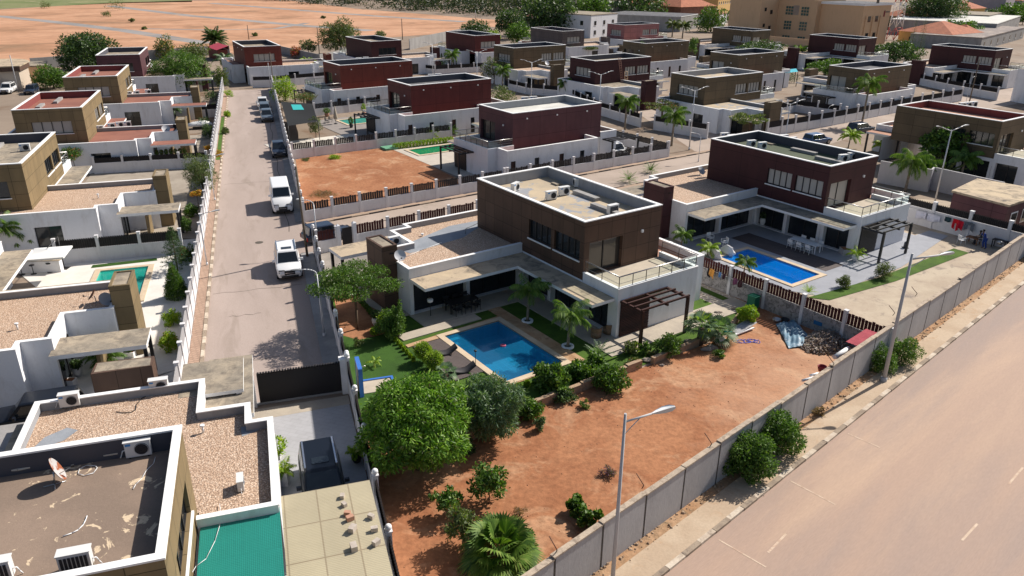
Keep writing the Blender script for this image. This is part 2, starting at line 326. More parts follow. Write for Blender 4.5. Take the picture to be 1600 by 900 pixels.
def foliage(clumps,n,ll,lw,mats,name='crown',parent=None,droop=.3,inner=.55,up=.2,wts=None):
    """clumps: (x,y,z,rx,ry,rz). leaves = diamond faces spread through the clump shells"""
    cl=np.array(clumps,float); k=len(cl)
    wgt=np.array([c[3]*c[4]+c[5]*c[3] for c in cl]); wgt/=wgt.sum(); idx=rng.choice(k,n,p=wgt)
    d=rng.normal(size=(n,3)); d/=np.linalg.norm(d,axis=1)[:,None]; rad=inner+(1-inner)*rng.random(n)**.6
    rad*=1+.10*rng.normal(size=n)
    c=cl[idx,:3]+d*cl[idx,3:6]*rad[:,None]; c[:,2]=np.maximum(c[:,2],.03)
    a=d*.8+rng.normal(size=(n,3))*.55; a[:,2]+=up-droop; a/=np.linalg.norm(a,axis=1)[:,None]
    b=np.cross(a,d*.6+rng.normal(size=(n,3))*.5); b/=np.linalg.norm(b,axis=1)[:,None]+1e-9
    L=ll*(.6+.8*rng.random(n))[:,None]; W=lw*(.6+.8*rng.random(n))[:,None]
    v=np.stack([c-a*L/2,c+b*W/2+a*L*.08,c+a*L/2,c-b*W/2+a*L*.08],1).reshape(-1,3)
    return rawmesh(name,v,4,mats,parent)
def rawmesh(name,v,k,mats,parent=None):
    n=len(v)//k; me=bpy.data.meshes.new(name); me.vertices.add(n*k); me.vertices.foreach_set('co',v.astype(np.float32).ravel())
    me.loops.add(n*k); me.loops.foreach_set('vertex_index',np.arange(n*k,dtype=np.int32)); me.polygons.add(n)
    me.polygons.foreach_set('loop_start',np.arange(0,n*k,k,dtype=np.int32)); me.polygons.foreach_set('loop_total',np.full(n,k,dtype=np.int32))
    for m in mats: me.materials.append(m)
    if len(mats)>1:
        ix=rng.choice(len(mats),n,p=[.92]+[.08/(len(mats)-1)]*(len(mats)-1)).astype(np.int32); me.polygons.foreach_set('material_index',ix)
    me.update(calc_edges=True); o=bpy.data.objects.new(name,me); COL.objects.link(o)
    if parent:o.parent=parent
    return o
#==BODY==
# ============================================================= GROUND AND ROADS
CO=(4.92,49.48);CAZ=-35.2; MO=(27.73,65.64); PO=(-4.29,95.44);PAZ=54.8; RO=(-18.75,116.29)
SO=(-23.34,52.5);SAZ=-18.2; L1O=(-37.66,51.16);LAZ=161.8; NO=(-25.36,20.22);NAZ=71.8
c=lambda x,y,z=0:toW(CO,CAZ,x,y,z); mr=lambda x,y,z=0:toW(MO,CAZ,x,y,z); pf=lambda x,y,z=0:toW(PO,PAZ,x,y,z)
rf=lambda x,y,z=0:toW(RO,PAZ,x,y,z); s=lambda x,y,z=0:toW(SO,SAZ,x,y,z); l1=lambda x,y,z=0:toW(L1O,LAZ,x,y,z); nf=lambda x,y,z=0:toW(NO,NAZ,x,y,z)
POOLS=dict(C=(CO,CAZ,-9.5,-5.1,-4.4,2.95),MR=(MO,CAZ,-10.0,-6.3,-4.6,2.7),P=(PO,PAZ,-10.8,-7.5,-4.4,3),RR=(RO,PAZ,-9.8,-5.8,-4.1,3),L1=(L1O,LAZ,-9.6,-6.0,-4.8,2.2))
def rect(o,az,x0,x1,y0,y1): return [toW(o,az,x0,y0),toW(o,az,x1,y0),toW(o,az,x1,y1),toW(o,az,x0,y1)]
HOLES={k:rect(*v) for k,v in POOLS.items()}
def sheet(name,pts,z,mat,holes=(),kind='structure',h=0,**kw):
    P=[Vector((p[0],p[1],0)) for p in pts]; loops=[P]+[[Vector((q[0],q[1],0)) for q in HOLES[k]] for k in holes]
    flat=[p for l in loops for p in l]; T=tessellate_polygon(loops); mb=MB()
    for t in T:
        p=[flat[i] for i in t]; cr=(p[1]-p[0]).cross(p[2]-p[0]).z
        if abs(cr)<1e-9: continue
        if cr<0:p=p[::-1]
        mb.face([(q.x,q.y,z) for q in p],mat)
    if h:
        for l in loops:
            n=len(l)
            for i in range(n):
                a,b=l[i],l[(i+1)%n]; mb.face([(a.x,a.y,z-h),(b.x,b.y,z-h),(b.x,b.y,z),(a.x,a.y,z)],mat)
    o=mb.obj(name,kind=kind); return o
px=lambda *pts,z=0:[G(a,b,z) for a,b in pts]
DUST=mottled('dusty_ground',(.31,.245,.19),(.25,.195,.15),.05,(.20,.13,.085),.12,lo3=.53,hi3=.68,fa=.25)
big=4000
sheet('ground',[(-70,0),(70,0),(70,140),(-70,140)],0,DUST,holes=list(POOLS))
mb=MB()
for x0,x1,y0,y1 in ((-560,-70,-60,700),(70,560,-60,700),(-70,70,-60,0),(-70,70,140,700)):
    nx=max(1,int((x1-x0)/70));ny=max(1,int((y1-y0)/70))
    for i in range(nx):
        for j in range(ny):
            a,b=x0+(x1-x0)*i/nx,x0+(x1-x0)*(i+1)/nx;c_1,d=y0+(y1-y0)*j/ny,y0+(y1-y0)*(j+1)/ny; mb.face([(a,c_1,0),(b,c_1,0),(b,d,0),(a,d,0)],DUST)
for x0,x1,y0,y1 in ((-big,-560,-60,big),(560,big,-60,big),(-560,560,700,big)): mb.face([(x0,y0,0),(x1,y0,0),(x1,y1,0),(x0,y1,0)],DUST)
mb.obj('ground',kind='structure')
FIELD=mottled('red_field_earth',(.60,.345,.215),(.47,.245,.14),.03,(.33,.20,.12),.03,lo=.4,hi=.62,lo3=.53,hi3=.66,fine=.35,fa=.5,stretch=(.8,1.25,1),dist=.9,az=20)
FGREEN=mottled('scrub_grass',(.15,.19,.07),(.25,.25,.12),.03,(.38,.33,.2),.05,lo3=.55,hi3=.7,fine=.5,fa=.35)
DUMMY=0
sheet('field',px((-700,120),(-250,112),(0,104),(95,93),(250,82),(335,88),(480,72),(560,62),(700,52),(762,42),(850,42),(850,36),(760,30),(560,14),(430,-2),(300,1),(180,4),(0,15),(-500,22)),.02,FIELD)
sheet('scrub_ground',px((-700,21),(0,14),(180,5),(300,3),(300,-8),(-900,0)),.02,FGREEN)
TRACK=mottled('gravel_track',(.34,.32,.31),(.26,.245,.235),.05,(.42,.30,.22),.1,lo3=.55,hi3=.65,fine=1,fa=.3)
def strip(name,pts,wd,z,mat):
    P=[Vector((p[0],p[1],0)) for p in pts]; Lf=[];Rt=[]
    for i,p in enumerate(P):
        d=(P[min(i+1,len(P)-1)]-P[max(i-1,0)]).normalized(); n=Vector((-d.y,d.x,0))*wd/2; Lf.append(p+n);Rt.append(p-n)
    mb=MB()
    for i in range(len(P)-1): mb.face([(q.x,q.y,z) for q in (Rt[i],Rt[i+1],Lf[i+1],Lf[i])],mat)
    return mb.obj(name,kind='structure')
strip('dirt_track',px((-200,15),(0,25.5),(100,36),(200,48.5),(260,58),(325,68)),6,.03,TRACK)
strip('dirt_track',px((170,9),(300,25),(400,33.5),(470,40),(580,48)),6,.03,TRACK)
strip('dirt_track',px((330,5),(487,17.5),(600,26),(725,34)),6,.03,TRACK)
strip('dirt_track',px((230,45),(330,47),(430,45),(480,36)),3,.026,TRACK)
# main road
kd=Vector((math.sin(R(47.2)),math.cos(R(47.2)),0)); kn=Vector((kd.y,-kd.x,0)); K0=Vector((6.52,24.71,0))
k=lambda a,b,z=0: K0+kd*a+kn*b+Vector((0,0,z))
ROADM=mottled('dusty_asphalt_road',(.42,.295,.225),(.325,.25,.215),.10,(.49,.345,.25),.16,lo=.40,hi=.60,lo3=.52,hi3=.72,fine=14,fa=.22,bump=.2,stretch=(.22,1.7,1),az=42.8,dist=.5,rough=.75)
mb=MB()
for i in range(30):
    for j in range(3): mb.face([tuple(k(-60+i*13,j*8,.02)),tuple(k(-60+i*13,j*8+8,.02)),tuple(k(-47+i*13,j*8+8,.02)),tuple(k(-47+i*13,j*8,.02))],ROADM)
mb.obj('main_road',kind='structure')
PAVE=mottled('pale_concrete_pavement',(.52,.41,.30),(.46,.35,.25),.5,(.44,.29,.18),.9,lo3=.55,hi3=.75,fine=8,fa=.25)
sheet('pavement',[k(-60,-1.5),k(-60,-.26),k(330,-.26),k(330,-1.5)],.10,PAVE,h=.1)
VERGE=mottled('rubbly_earth_verge',(.47,.30,.18),(.42,.24,.13),.7,(.25,.17,.10),1.6,lo3=.5,hi3=.65,fine=6,fa=.5,bump=.8)
sheet('earth_verge',[k(-60,-2.0),k(-60,-1.5),k(330,-1.5),k(330,-2.0)],.09,VERGE)
WPAINT=mottled('worn_white_kerb_paint',(.62,.54,.44),(.50,.41,.32),1.5,(.3,.24,.19),2.5,lo3=.52,hi3=.7,fa=.2)
KGREY=mottled('bare_kerb_concrete',(.36,.29,.22),(.28,.22,.17),2,(.16,.13,.11),3,lo3=.55,hi3=.7,fa=.3)
def kerb(name,a,b,step,wd,ht,m1,m2,z0=0):
    a=Vector(a);b=Vector(b);L=(b-a).length;u=(b-a)/L;n=Vector((u.y,-u.x,0)); mb=MB(); i=0;t=0
    while t<L:
        e=min(t+step,L); m=m1 if i%2 else m2; j=.012*math.sin(i*2.7)
        q=[a+u*(t+.02)+n*j,a+u*e+n*j,a+u*e+n*(wd+j),a+u*(t+.02)+n*(wd+j)]
        mb.prism([(p.x,p.y) for p in q],z0,z0+ht+j*.5,m,bottom=False); t=e;i+=1
    return mb.obj(name,kind='structure')
kerb('kerb',k(-40,-.25),k(160,-.25),1.15,.25,.15,WPAINT,KGREY)
# faint lane marks and cross joints
MARK=mottled('faded_lane_paint',(.66,.52,.40),(.55,.42,.31),4,(.50,.35,.26),2.5,lo3=.5,hi3=.6,fa=.2)
def mark(a,b,wd=.1,z=.012):
    a=Vector(a);b=Vector(b);u=(b-a).normalized();n=Vector((u.y,-u.x,0))*wd/2; mb=MB(); mb.face([(q.x,q.y,z) for q in (a+n,b+n,b-n,a-n)],MARK); return mb
mb=MB()
for p,q in (((1503,845),(1527,819)),((1576,757),(1598,731)),((1200,864),(1228,835))):
    x=mark(G(*p),G(*q),.11); mb.v+=x.v if 0 else [];
    a,b=G(*p),G(*q);u=(b-a).normalized();n=Vector((u.y,-u.x,0))*.05; mb.face([(t.x,t.y,.027) for t in (a+n,b+n,b-n,a-n)],MARK)
for p,q in (((1123,844),(1197,887)),((1235,752),(1305,789)),((1325,678),(1375,700))):
    a,b=G(*p),G(*q);u=(b-a).normalized();n=Vector((u.y,-u.x,0))*.035; mb.face([(t.x,t.y,.027) for t in (a+n,b+n,b-n,a-n)],MARK)
mb.obj('road_marking',kind='structure')
# estate streets
STREETM=mottled('worn_concrete_street',(.43,.35,.31),(.37,.30,.262),.12,(.31,.25,.21),.35,lo3=.55,hi3=.75,fine=9,fa=.22,bump=.15,stretch=(.4,2.0,1),az=108.2)
sheet('street',[s(.6,-17),s(8.9,-17),s(8.7,104),s(.6,104)],.008,STREETM)
STREET2=mottled('side_street_concrete',(.43,.35,.295),(.37,.30,.25),.15,(.29,.24,.19),.4,lo3=.55,hi3=.75,fine=7,fa=.18)
sheet('side_street',[c(-10.4,24.4),c(43,24.4),c(60,24.4),c(60,30.8),c(-8.2,30.8)],.012,STREET2)
sheet('cross_road',px((880,125),(930,133),(1085,236),(1130,246),(1210,256),(1180,215),(1075,190)),.008,STREET2)
sheet('cross_road',px((1120,232),(1230,213),(1420,165),(1600,128),(1600,160),(1470,185),(1330,215),(1180,262)),.010,STREET2)
BRICKP=grid_mat('brick_paving',(.40,.27,.20),(.35,.23,.165),.45,.22,(.24,.165,.12),.03,mode='pos',az=18.2)
sheet('pavement',[s(-.32,-17.5),s(.35,-17.5),s(.35,104),s(-.32,104)],.11,BRICKP,h=.1)
sheet('pavement',[s(7.75,-16.8),s(8.9,-16.8),s(8.8,7.6),s(7.75,7.6)],.11,CONC,h=.1)
sheet('pavement',[s(7.85,16.6),s(8.7,16.6),s(8.7,104),s(7.85,104)],.11,CONC,h=.1)
SIDEP=mottled('sandy_pavement',(.44,.32,.24),(.38,.28,.21),.5,fa=.3)
sheet('pavement',[c(-8.3,30.95),c(60,30.95),c(60,31.65),c(-8.3,31.65)],.10,SIDEP,h=.1)
sheet('pavement',[c(-8.3,23.4),c(60,23.4),c(60,24.25),c(-8.3,24.25)],.10,SIDEP,h=.1)
KB=plain('black_kerb_paint',(.045,.04,.04),.8)
kerb('kerb',s(.6,104),s(.6,-17.4),1.,.22,.14,WPAINT,KGREY)
kerb('kerb',c(-7.6,30.95),c(60,30.95),1.9,.16,.13,KB,KGREY)
kerb('kerb',c(-7.6,24.4),c(60,24.4),1.9,.16,.13,KB,KGREY)
# expansion joints and cracks across the street
CR=plain('joint_filler',(.10,.085,.07),.9)
mb=MB()
for y,x0,x1 in ((-11.2,.8,5.2),(.6,.8,7.4),(33,1,7),(-4,2,4.2)):
    P=[s(x0+(x1-x0)*i/8,y+.12*math.sin(i*1.9)) for i in range(9)]
    for i in range(8):
        a,b=P[i],P[i+1]; mb.face([(a.x,a.y-.03,.0125),(b.x,b.y-.03,.0125),(b.x,b.y+.03,.0125),(a.x,a.y+.03,.0125)],CR)
P=[s(7.1+.1*math.sin(i),14+i*1.4) for i in range(40)]
for i in range(39):
    a,b=P[i],P[i+1]; mb.face([(a.x-.04,a.y,.0125),(a.x+.04,a.y,.0125),(b.x+.04,b.y,.0125),(b.x-.04,b.y,.0125)],CR)
mb.obj('road_marking',kind='structure')
mb=MB(); q=G(405,379); mb.lathe([(.0,.02),(.34,.02),(.36,.013)],CR,(q.x,q.y,0),16); mb.obj('manhole_cover'); tag(bpy.data.objects['manhole_cover'],'round dark manhole cover in the street beside the white sport utility car','manhole cover')
# central plot
sheet('red_earth',[s(9.05,-21.5),c(-12.6,-7.7),c(9.3,-7.75),c(9.8,-6.),c(12.35,-3.6),c(12.35,-15.9),k(25.6,-2.1),k(-22,-2.1),s(9.05,-60)],.03,DIRT)
EARTHP=mottled('bare_garden_soil',(.40,.19,.10),(.30,.14,.075),.8,fine=6,fa=.4)
YARDP=mottled('shaded_yard_concrete',(.30,.27,.24),(.25,.225,.2),.6,fa=.2)  # darker sheet in place of lawn, the yard's shade put into its colour
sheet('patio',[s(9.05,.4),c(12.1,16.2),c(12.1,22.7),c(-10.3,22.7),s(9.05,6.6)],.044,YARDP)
sheet('lawn',[s(9.0,1.),s(9.0,-21.3),c(-12.6,-7.5),c(9.5,-7.5),c(12.2,-3.5),c(12.2,16.6),s(9.0,1.2)],.034,LAWN,holes=['C'])
sheet('flower_bed',px((520,455),(590,455),(612,520),(560,532),(533,524)),.042,EARTHP)
sheet('lawn',px((530,528),(610,520),(655,560),(690,600),(640,640),(556,640)),.040,DLAWN)
PATIO=mottled('cream_patio',(.47,.41,.33),(.40,.35,.29),.7,fine=8,fa=.12)
SANDT=mottled('orange_sandstone',(.52,.36,.22),(.45,.27,.15),.7,(.34,.2,.11),1.3,lo3=.5,hi3=.65,fa=.2)
sheet('patio',[c(-9.9,5.),c(-9.9,7.3),c(0,7.3),c(0,-3.6),c(9.7,-3.6),c(12,-3.6),c(12,-5.6),c(-2.0,-5.6),c(-2.0,4.9)],.09,PATIO,h=.06)
sheet('patio',px((600,440),(650,440),(650,492),(615,500),(560,470),(560,450)),.085,PATIO)
sheet('pool_deck',[c(-12.3,3.3),c(-4.5,3.6),c(-4.5,-4.7),c(-9.9,-4.95),c(-9.9,-2.5),c(-9.9,2.9),c(-12.3,2.9)],.094,SANDT,holes=['C'],h=.08)
sheet('pool_deck',[c(-4.66,4.9),c(-3.7,4.9),c(-3.7,-5.),c(-4.66,-5.)],.092,SANDT,h=.08)
sheet('pool_deck',[c(-12.1,3.9),c(-5.9,3.9),c(-5.9,4.9),c(-12.1,4.9)],.098,PATIO,h=.08)
DECKW=grid_mat('wooden_decking',(.11,.085,.08),(.09,.07,.065),4,.14,(.04,.03,.03),.012,mode='pos',az=35.2)
sheet('wooden_deck',[c(-12.0,2.8),c(-9.95,2.8),c(-9.95,-2.6),c(-12.0,-2.6)],.104,DECKW,h=.08)
# stone path on far side of central house
STONEP=grid_mat('crazy_stone_paving',(.50,.42,.32),(.38,.31,.24),.5,.4,(.62,.55,.45),.05,mode='pos',az=20)
sheet('path',[c(9.9,-4.6),c(12.2,-5.4),c(12.2,20),c(9.9,20)],.042,STONEP)
sheet('lawn',[c(11.0,-4.2),c(11.7,-4.4),c(11.7,12),c(11.0,12)],.05,LAWN)
# right hand plot (maroon villa)
MT=mottled('pale_blue_grey_patio_tiles',(.36,.37,.40),(.32,.33,.36),.7,fine=6,fa=.1,rough=.35,bump=.03)
TANC=mottled('tan_concrete_yard',(.50,.42,.32),(.42,.34,.26),.4,(.25,.21,.18),.8,lo3=.56,hi3=.7,fa=.2)
sheet('concrete_yard',[c(12.5,22.8),c(12.5,-15.9),k(26.1,-2.1),k(75,-2.1),c(42,12),c(42,22.8)],.034,TANC,holes=['MR'])
sheet('patio',[mr(-12.4,7.2),mr(10,7.2),mr(10,-3.6),mr(12.5,-3.6),mr(12.5,-5.4),mr(1,-7.4),mr(-10,-7.4),mr(-11.2,-5.2)],.06,MT,holes=['MR'],h=.05)
POOLC=mottled('cream_pool_coping',(.62,.50,.36),(.55,.43,.30),1,fa=.12)
def ring(name,o,az,x0,x1,y0,y1,w_,z,mat,h=.1):
    mb=MB()
    for a,b,cc,d in ((x0-w_,x1+w_,y0-w_,y0),(x0-w_,x1+w_,y1,y1+w_),(x0-w_,x0,y0,y1),(x1,x1+w_,y0,y1)):
        q=rect(o,az,a,b,cc,d); mb.prism([(p.x,p.y) for p in q],z-h,z,mat)
    return mb
sheet('wooden_deck',[mr(-5.2,5.6),mr(-2.6,5.6),mr(-2.6,-4.4),mr(-5.2,-4.4)],.068,DECKW)
sheet('lawn',px((1262,466),(1372,435),(1490,389),(1514,396),(1400,440),(1296,470)),.068,LAWN)
# pools (basin, water, coping)
TB={'C':(.02,.40,.68),'MR':(.03,.45,.95),'P':(.05,.60,.30),'RR':(.22,.72,.62),'L1':(.12,.75,.62)}  # C and MR tiles brightened, light scattered in the water put into their colour
LAB={'C':'deep blue swimming pool in the garden of the dark brown villa','MR':'bright blue swimming pool beside the patio of the maroon villa','P':'green swimming pool half hidden by the black pergola of the purple villa','RR':'pale turquoise swimming pool behind the black car shade','L1':'narrow teal swimming pool in the bright white yard left of the street'}
WATERS={k_:clearmat('pool_water_'+nm,(.80,.93,.96),.02,.03,op,oc) for k_,nm,op,oc in (('C','deep',.45,(.01,.16,.32)),('MR','bright',.42,(.0,.22,.72)),('P','green',.5,(.02,.34,.16)),('RR','turquoise',.5,(.12,.5,.42)),('L1','teal',.5,(.03,.42,.34)))}
for kx,v in POOLS.items():
    o,az,x0,x1,y0,y1=v; t=thing('swimming_pool',LAB[kx],'pool',toW(o,az,(x0+x1)/2,(y0+y1)/2),az)
    hx,hy=(x1-x0)/2,(y1-y0)/2; col=TB[kx]
    tm=grid_mat('pool_tiles_'+['deep','bright','green','turquoise','teal'][list(POOLS).index(kx)],col,tuple(a*.88 for a in col),.5,.5,tuple(min(1,a*1.15+.01) for a in col),.02,0,mode='obj',rough=.4,dirt=.25)
    mb=MB(); d=.95
    mb.face([(-hx,-hy,-d),(hx,-hy,-d),(hx,hy,-d),(-hx,hy,-d)],tm)
    for a,b in (((-hx,-hy),(hx,-hy)),((hx,-hy),(hx,hy)),((hx,hy),(-hx,hy)),((-hx,hy),(-hx,-hy))):
        mb.face([(b[0],b[1],-d),(a[0],a[1],-d),(a[0],a[1],.09),(b[0],b[1],.09)],tm)
    mb.obj('basin',t)
    if kx in('C','MR'):
        mb=MB()
        for i in range(4): mb.box(-hx+.02+.3*i*0,-hx+1.6,hy-.5-.35*i-.02,hy-.16-.35*i,-.93,-.12-.2*i,tm)
        mb.obj('pool_steps',t)
    mb=MB(); mb.face([(-hx,-hy,-.02),(hx,-hy,-.02),(hx,hy,-.02),(-hx,hy,-.02)],WATERS[kx]); mb.obj('water',t)
    mb=ring('coping',(0,0),0,-hx,hx,-hy,hy,.42,.125,POOLC,.12); mb.obj('coping',t)
sheet('patio',[pf(-13,-5.9),pf(7.6,-5.9),pf(7.6,-1.9),pf(-2,7.2),pf(-13,7.2)],.05,mottled('pale_patio',(.52,.47,.40),(.47,.42,.36),.6,fa=.1),holes=['P'])
sheet('patio',[rf(-12,-8),rf(8.2,-8),rf(8.2,0),rf(-2,5),rf(-12,5)],.05,mottled('grey_patio',(.30,.27,.25),(.26,.235,.22),.6,fa=.1),holes=['RR'])
sheet('patio',[rf(.5,-19.5),rf(9.6,-19.5),rf(9.6,-6.2),rf(.5,-6.2)],.056,mottled('bright_patio',(.68,.64,.57),(.62,.57,.5),.6,fa=.1))
sheet('red_earth',px((462,249),(470,300),(477,346),(748,290),(722,283),(640,243),(605,231),(540,238)),.03,DIRT)
WY=mottled('bright_white_paving',(.72,.69,.64),(.66,.62,.56),.6,fa=.08)
sheet('patio',[s(-.5,14.3),s(-14,14.3),l1(0,-6),l1(-7,7),l1(-7,17.5),s(-.5,-11),],.05,WY,holes=['L1'])
sheet('lawn',px((145,415),(245,404),(246,408),(142,420)),.056,DLAWN)
sheet('patio',[s(-.5,-11),s(-.5,-17.4),nf(-14,14),nf(-9,6),l1(-5,17.5)],.05,WY)
DRV=grid_mat('grey_paved_driveway',(.42,.42,.44),(.40,.40,.42),.6,.3,(.35,.35,.36),.012,mode='pos',az=18.2)
sheet('driveway',[s(4.1,-17.6),s(8.75,-17.6),s(8.75,-38),s(3.6,-38)],.05,DRV)
sheet('driveway_apron',[s(3.3,-17.4),s(8.8,-17.4),s(8.8,-18.4),s(3.3,-18.6)],.056,PATIO)
sheet('lawn',[s(3.6,-18.6),s(4.45,-18.6),s(4.75,-25),s(3.9,-25)],.058,LAWN)
for i in range(5): sheet('stepping_stone',[s(3.85,-19.2-i*1.1),s(4.25,-19.2-i*1.1),s(4.3,-19.6-i*1.1),s(3.9,-19.6-i*1.1)],.066,PATIO)
sheet('terrace',[s(-.4,14),s(-14,20),s(-14,62),s(-.4,62)],.046,mottled('villa_yard_paving',(.38,.33,.27),(.31,.265,.215),.5,fa=.2))

# loose clods and stones on bare ground : nobody could count them
def clods(name,fn,n,mat,r0,r1,z):
    V_=[]; rg=np.random.default_rng(3)
    for i in range(n):
        p=fn(rg); r=r0+(r1-r0)*rg.random()**3; a=rg.random()*6.3; h=r*(.4+.5*rg.random()); R_=[(r*(.7+.5*rg.random())*math.cos(a+k_*1.5708),r*(.7+.5*rg.random())*math.sin(a+k_*1.5708)) for k_ in range(4)]
        B_=[np.array([p.x+x,p.y+y,z]) for x,y in R_]; T_=[np.array([p.x+x*.55,p.y+y*.55,z+h]) for x,y in R_]
        for k_ in range(4): V_+=[B_[k_],B_[(k_+1)%4],T_[(k_+1)%4],T_[k_]]
        V_+=T_
    o=rawmesh(name,np.array(V_),4,[mat]); o['kind']='stuff'; return o
CLOD=mottled('earth_clods',(.46,.25,.15),(.36,.18,.10),2,fa=.2)
clods('loose_stones',lambda g:k(-14+70*g.random(),-2.0+.62*g.random()**1.6),1500,mottled('verge_stones',(.46,.34,.24),(.30,.20,.13),2,fa=.3),.015,.11,.085)
clods('earth_clods',lambda g:k(-8+33*g.random(),-2.6-11*g.random()**1.5),900,CLOD,.01,.05,.03)
# ============================================================= VILLAS
ZU=7.25; ZF=3.25
def glazing(parent,p0,p1,h,bars,pane=GLASS,fr=BLACKM,depth=.16,name='window',sill=None):
    mb=MB(); q=wallpane(mb,p0,p1,h,pane,fr,depth,bars)
    if sill:
        P0=Vector((p0[0],p0[1],0));P1=Vector((p1[0],p1[1],0));u=(P1-P0).normalized();n=Vector((u.y,-u.x,0))
        a=P0+u*(h[0]-.08)+n*.005;b=P0+u*(h[1]+.08)+n*.005;e=n*.09
        mb.prism([(a.x,a.y),(b.x,b.y),((b+e).x,(b+e).y),((a+e).x,(a+e).y)],h[2]-.1,h[2]-.01,sill)
    f=mb.obj(name+'_frame' if 0 else name,parent); mb=MB(); mb.face(q,pane); mb.obj('pane',f); return f
def parapet(mb,poly,open_,ztop,zroof,wall,inner,cope,t=.22,holes={},z0=0,depth=.2):
    """rectilinear block, counter-clockwise poly seen from above; open_ = edges without parapet; returns inset poly"""
    n=len(poly)
    ar=sum(poly[i][0]*poly[(i+1)%n][1]-poly[(i+1)%n][0]*poly[i][1] for i in range(n)); assert ar>0
    E=[(Vector((*poly[i],0)),Vector((*poly[(i+1)%n],0))) for i in range(n)]
    def off(i,d):  # corner i moved inside by d (0 on open edges)
        a,b=E[i-1];p,q=E[i]; u1=(b-a).normalized();u2=(q-p).normalized(); n1=Vector((-u1.y,u1.x,0));n2=Vector((-u2.y,u2.x,0))
        d1=0 if (i-1)%n in open_ else d; d2=0 if i in open_ else d
        return p+n1*d1+n2*d2
    I=[off(i,t) for i in range(n)]
    for i,(a,b) in enumerate(E):
        if i in open_:
            continue
        hs=holes.get(i,()); mb.wall(a,b,z0,ztop,wall,hs,depth)
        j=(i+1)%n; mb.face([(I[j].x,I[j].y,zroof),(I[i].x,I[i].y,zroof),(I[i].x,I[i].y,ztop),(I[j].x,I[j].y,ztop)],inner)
    return I,E
def copering(cb,E,I,open_,ztop,cope,over=.03,th=.05,w_=.28):
    n=len(E)
    for i,(a,b) in enumerate(E):
        if i in open_: continue
        u=(b-a).normalized(); nn=Vector((-u.y,u.x,0)); j=(i+1)%n
        def corner(k,d):
            p=E[k][0]; a1,b1=E[k-1];u1=(b1-a1).normalized();n1=Vector((-u1.y,u1.x,0));u2=(E[k][1]-E[k][0]).normalized();n2=Vector((-u2.y,u2.x,0))
            d1=0 if (k-1)%n in open_ else d; d2=0 if k in open_ else d
            return p+n1*d1+n2*d2
        q=[corner(i,-over),corner(j,-over),corner(j,w_-over),corner(i,w_-over)]
        cb.prism([(p.x,p.y) for p in q],ztop+.002,ztop+th,cope)
WING=[(-9.8,7.2),(-.02,7.2),(-.02,13.65),(7.32,13.65),(7.32,16.4),(-5.5,16.4),(-5.5,15.5),(-7.1,15.5),(-7.1,12.0),(-9.8,12.0)]
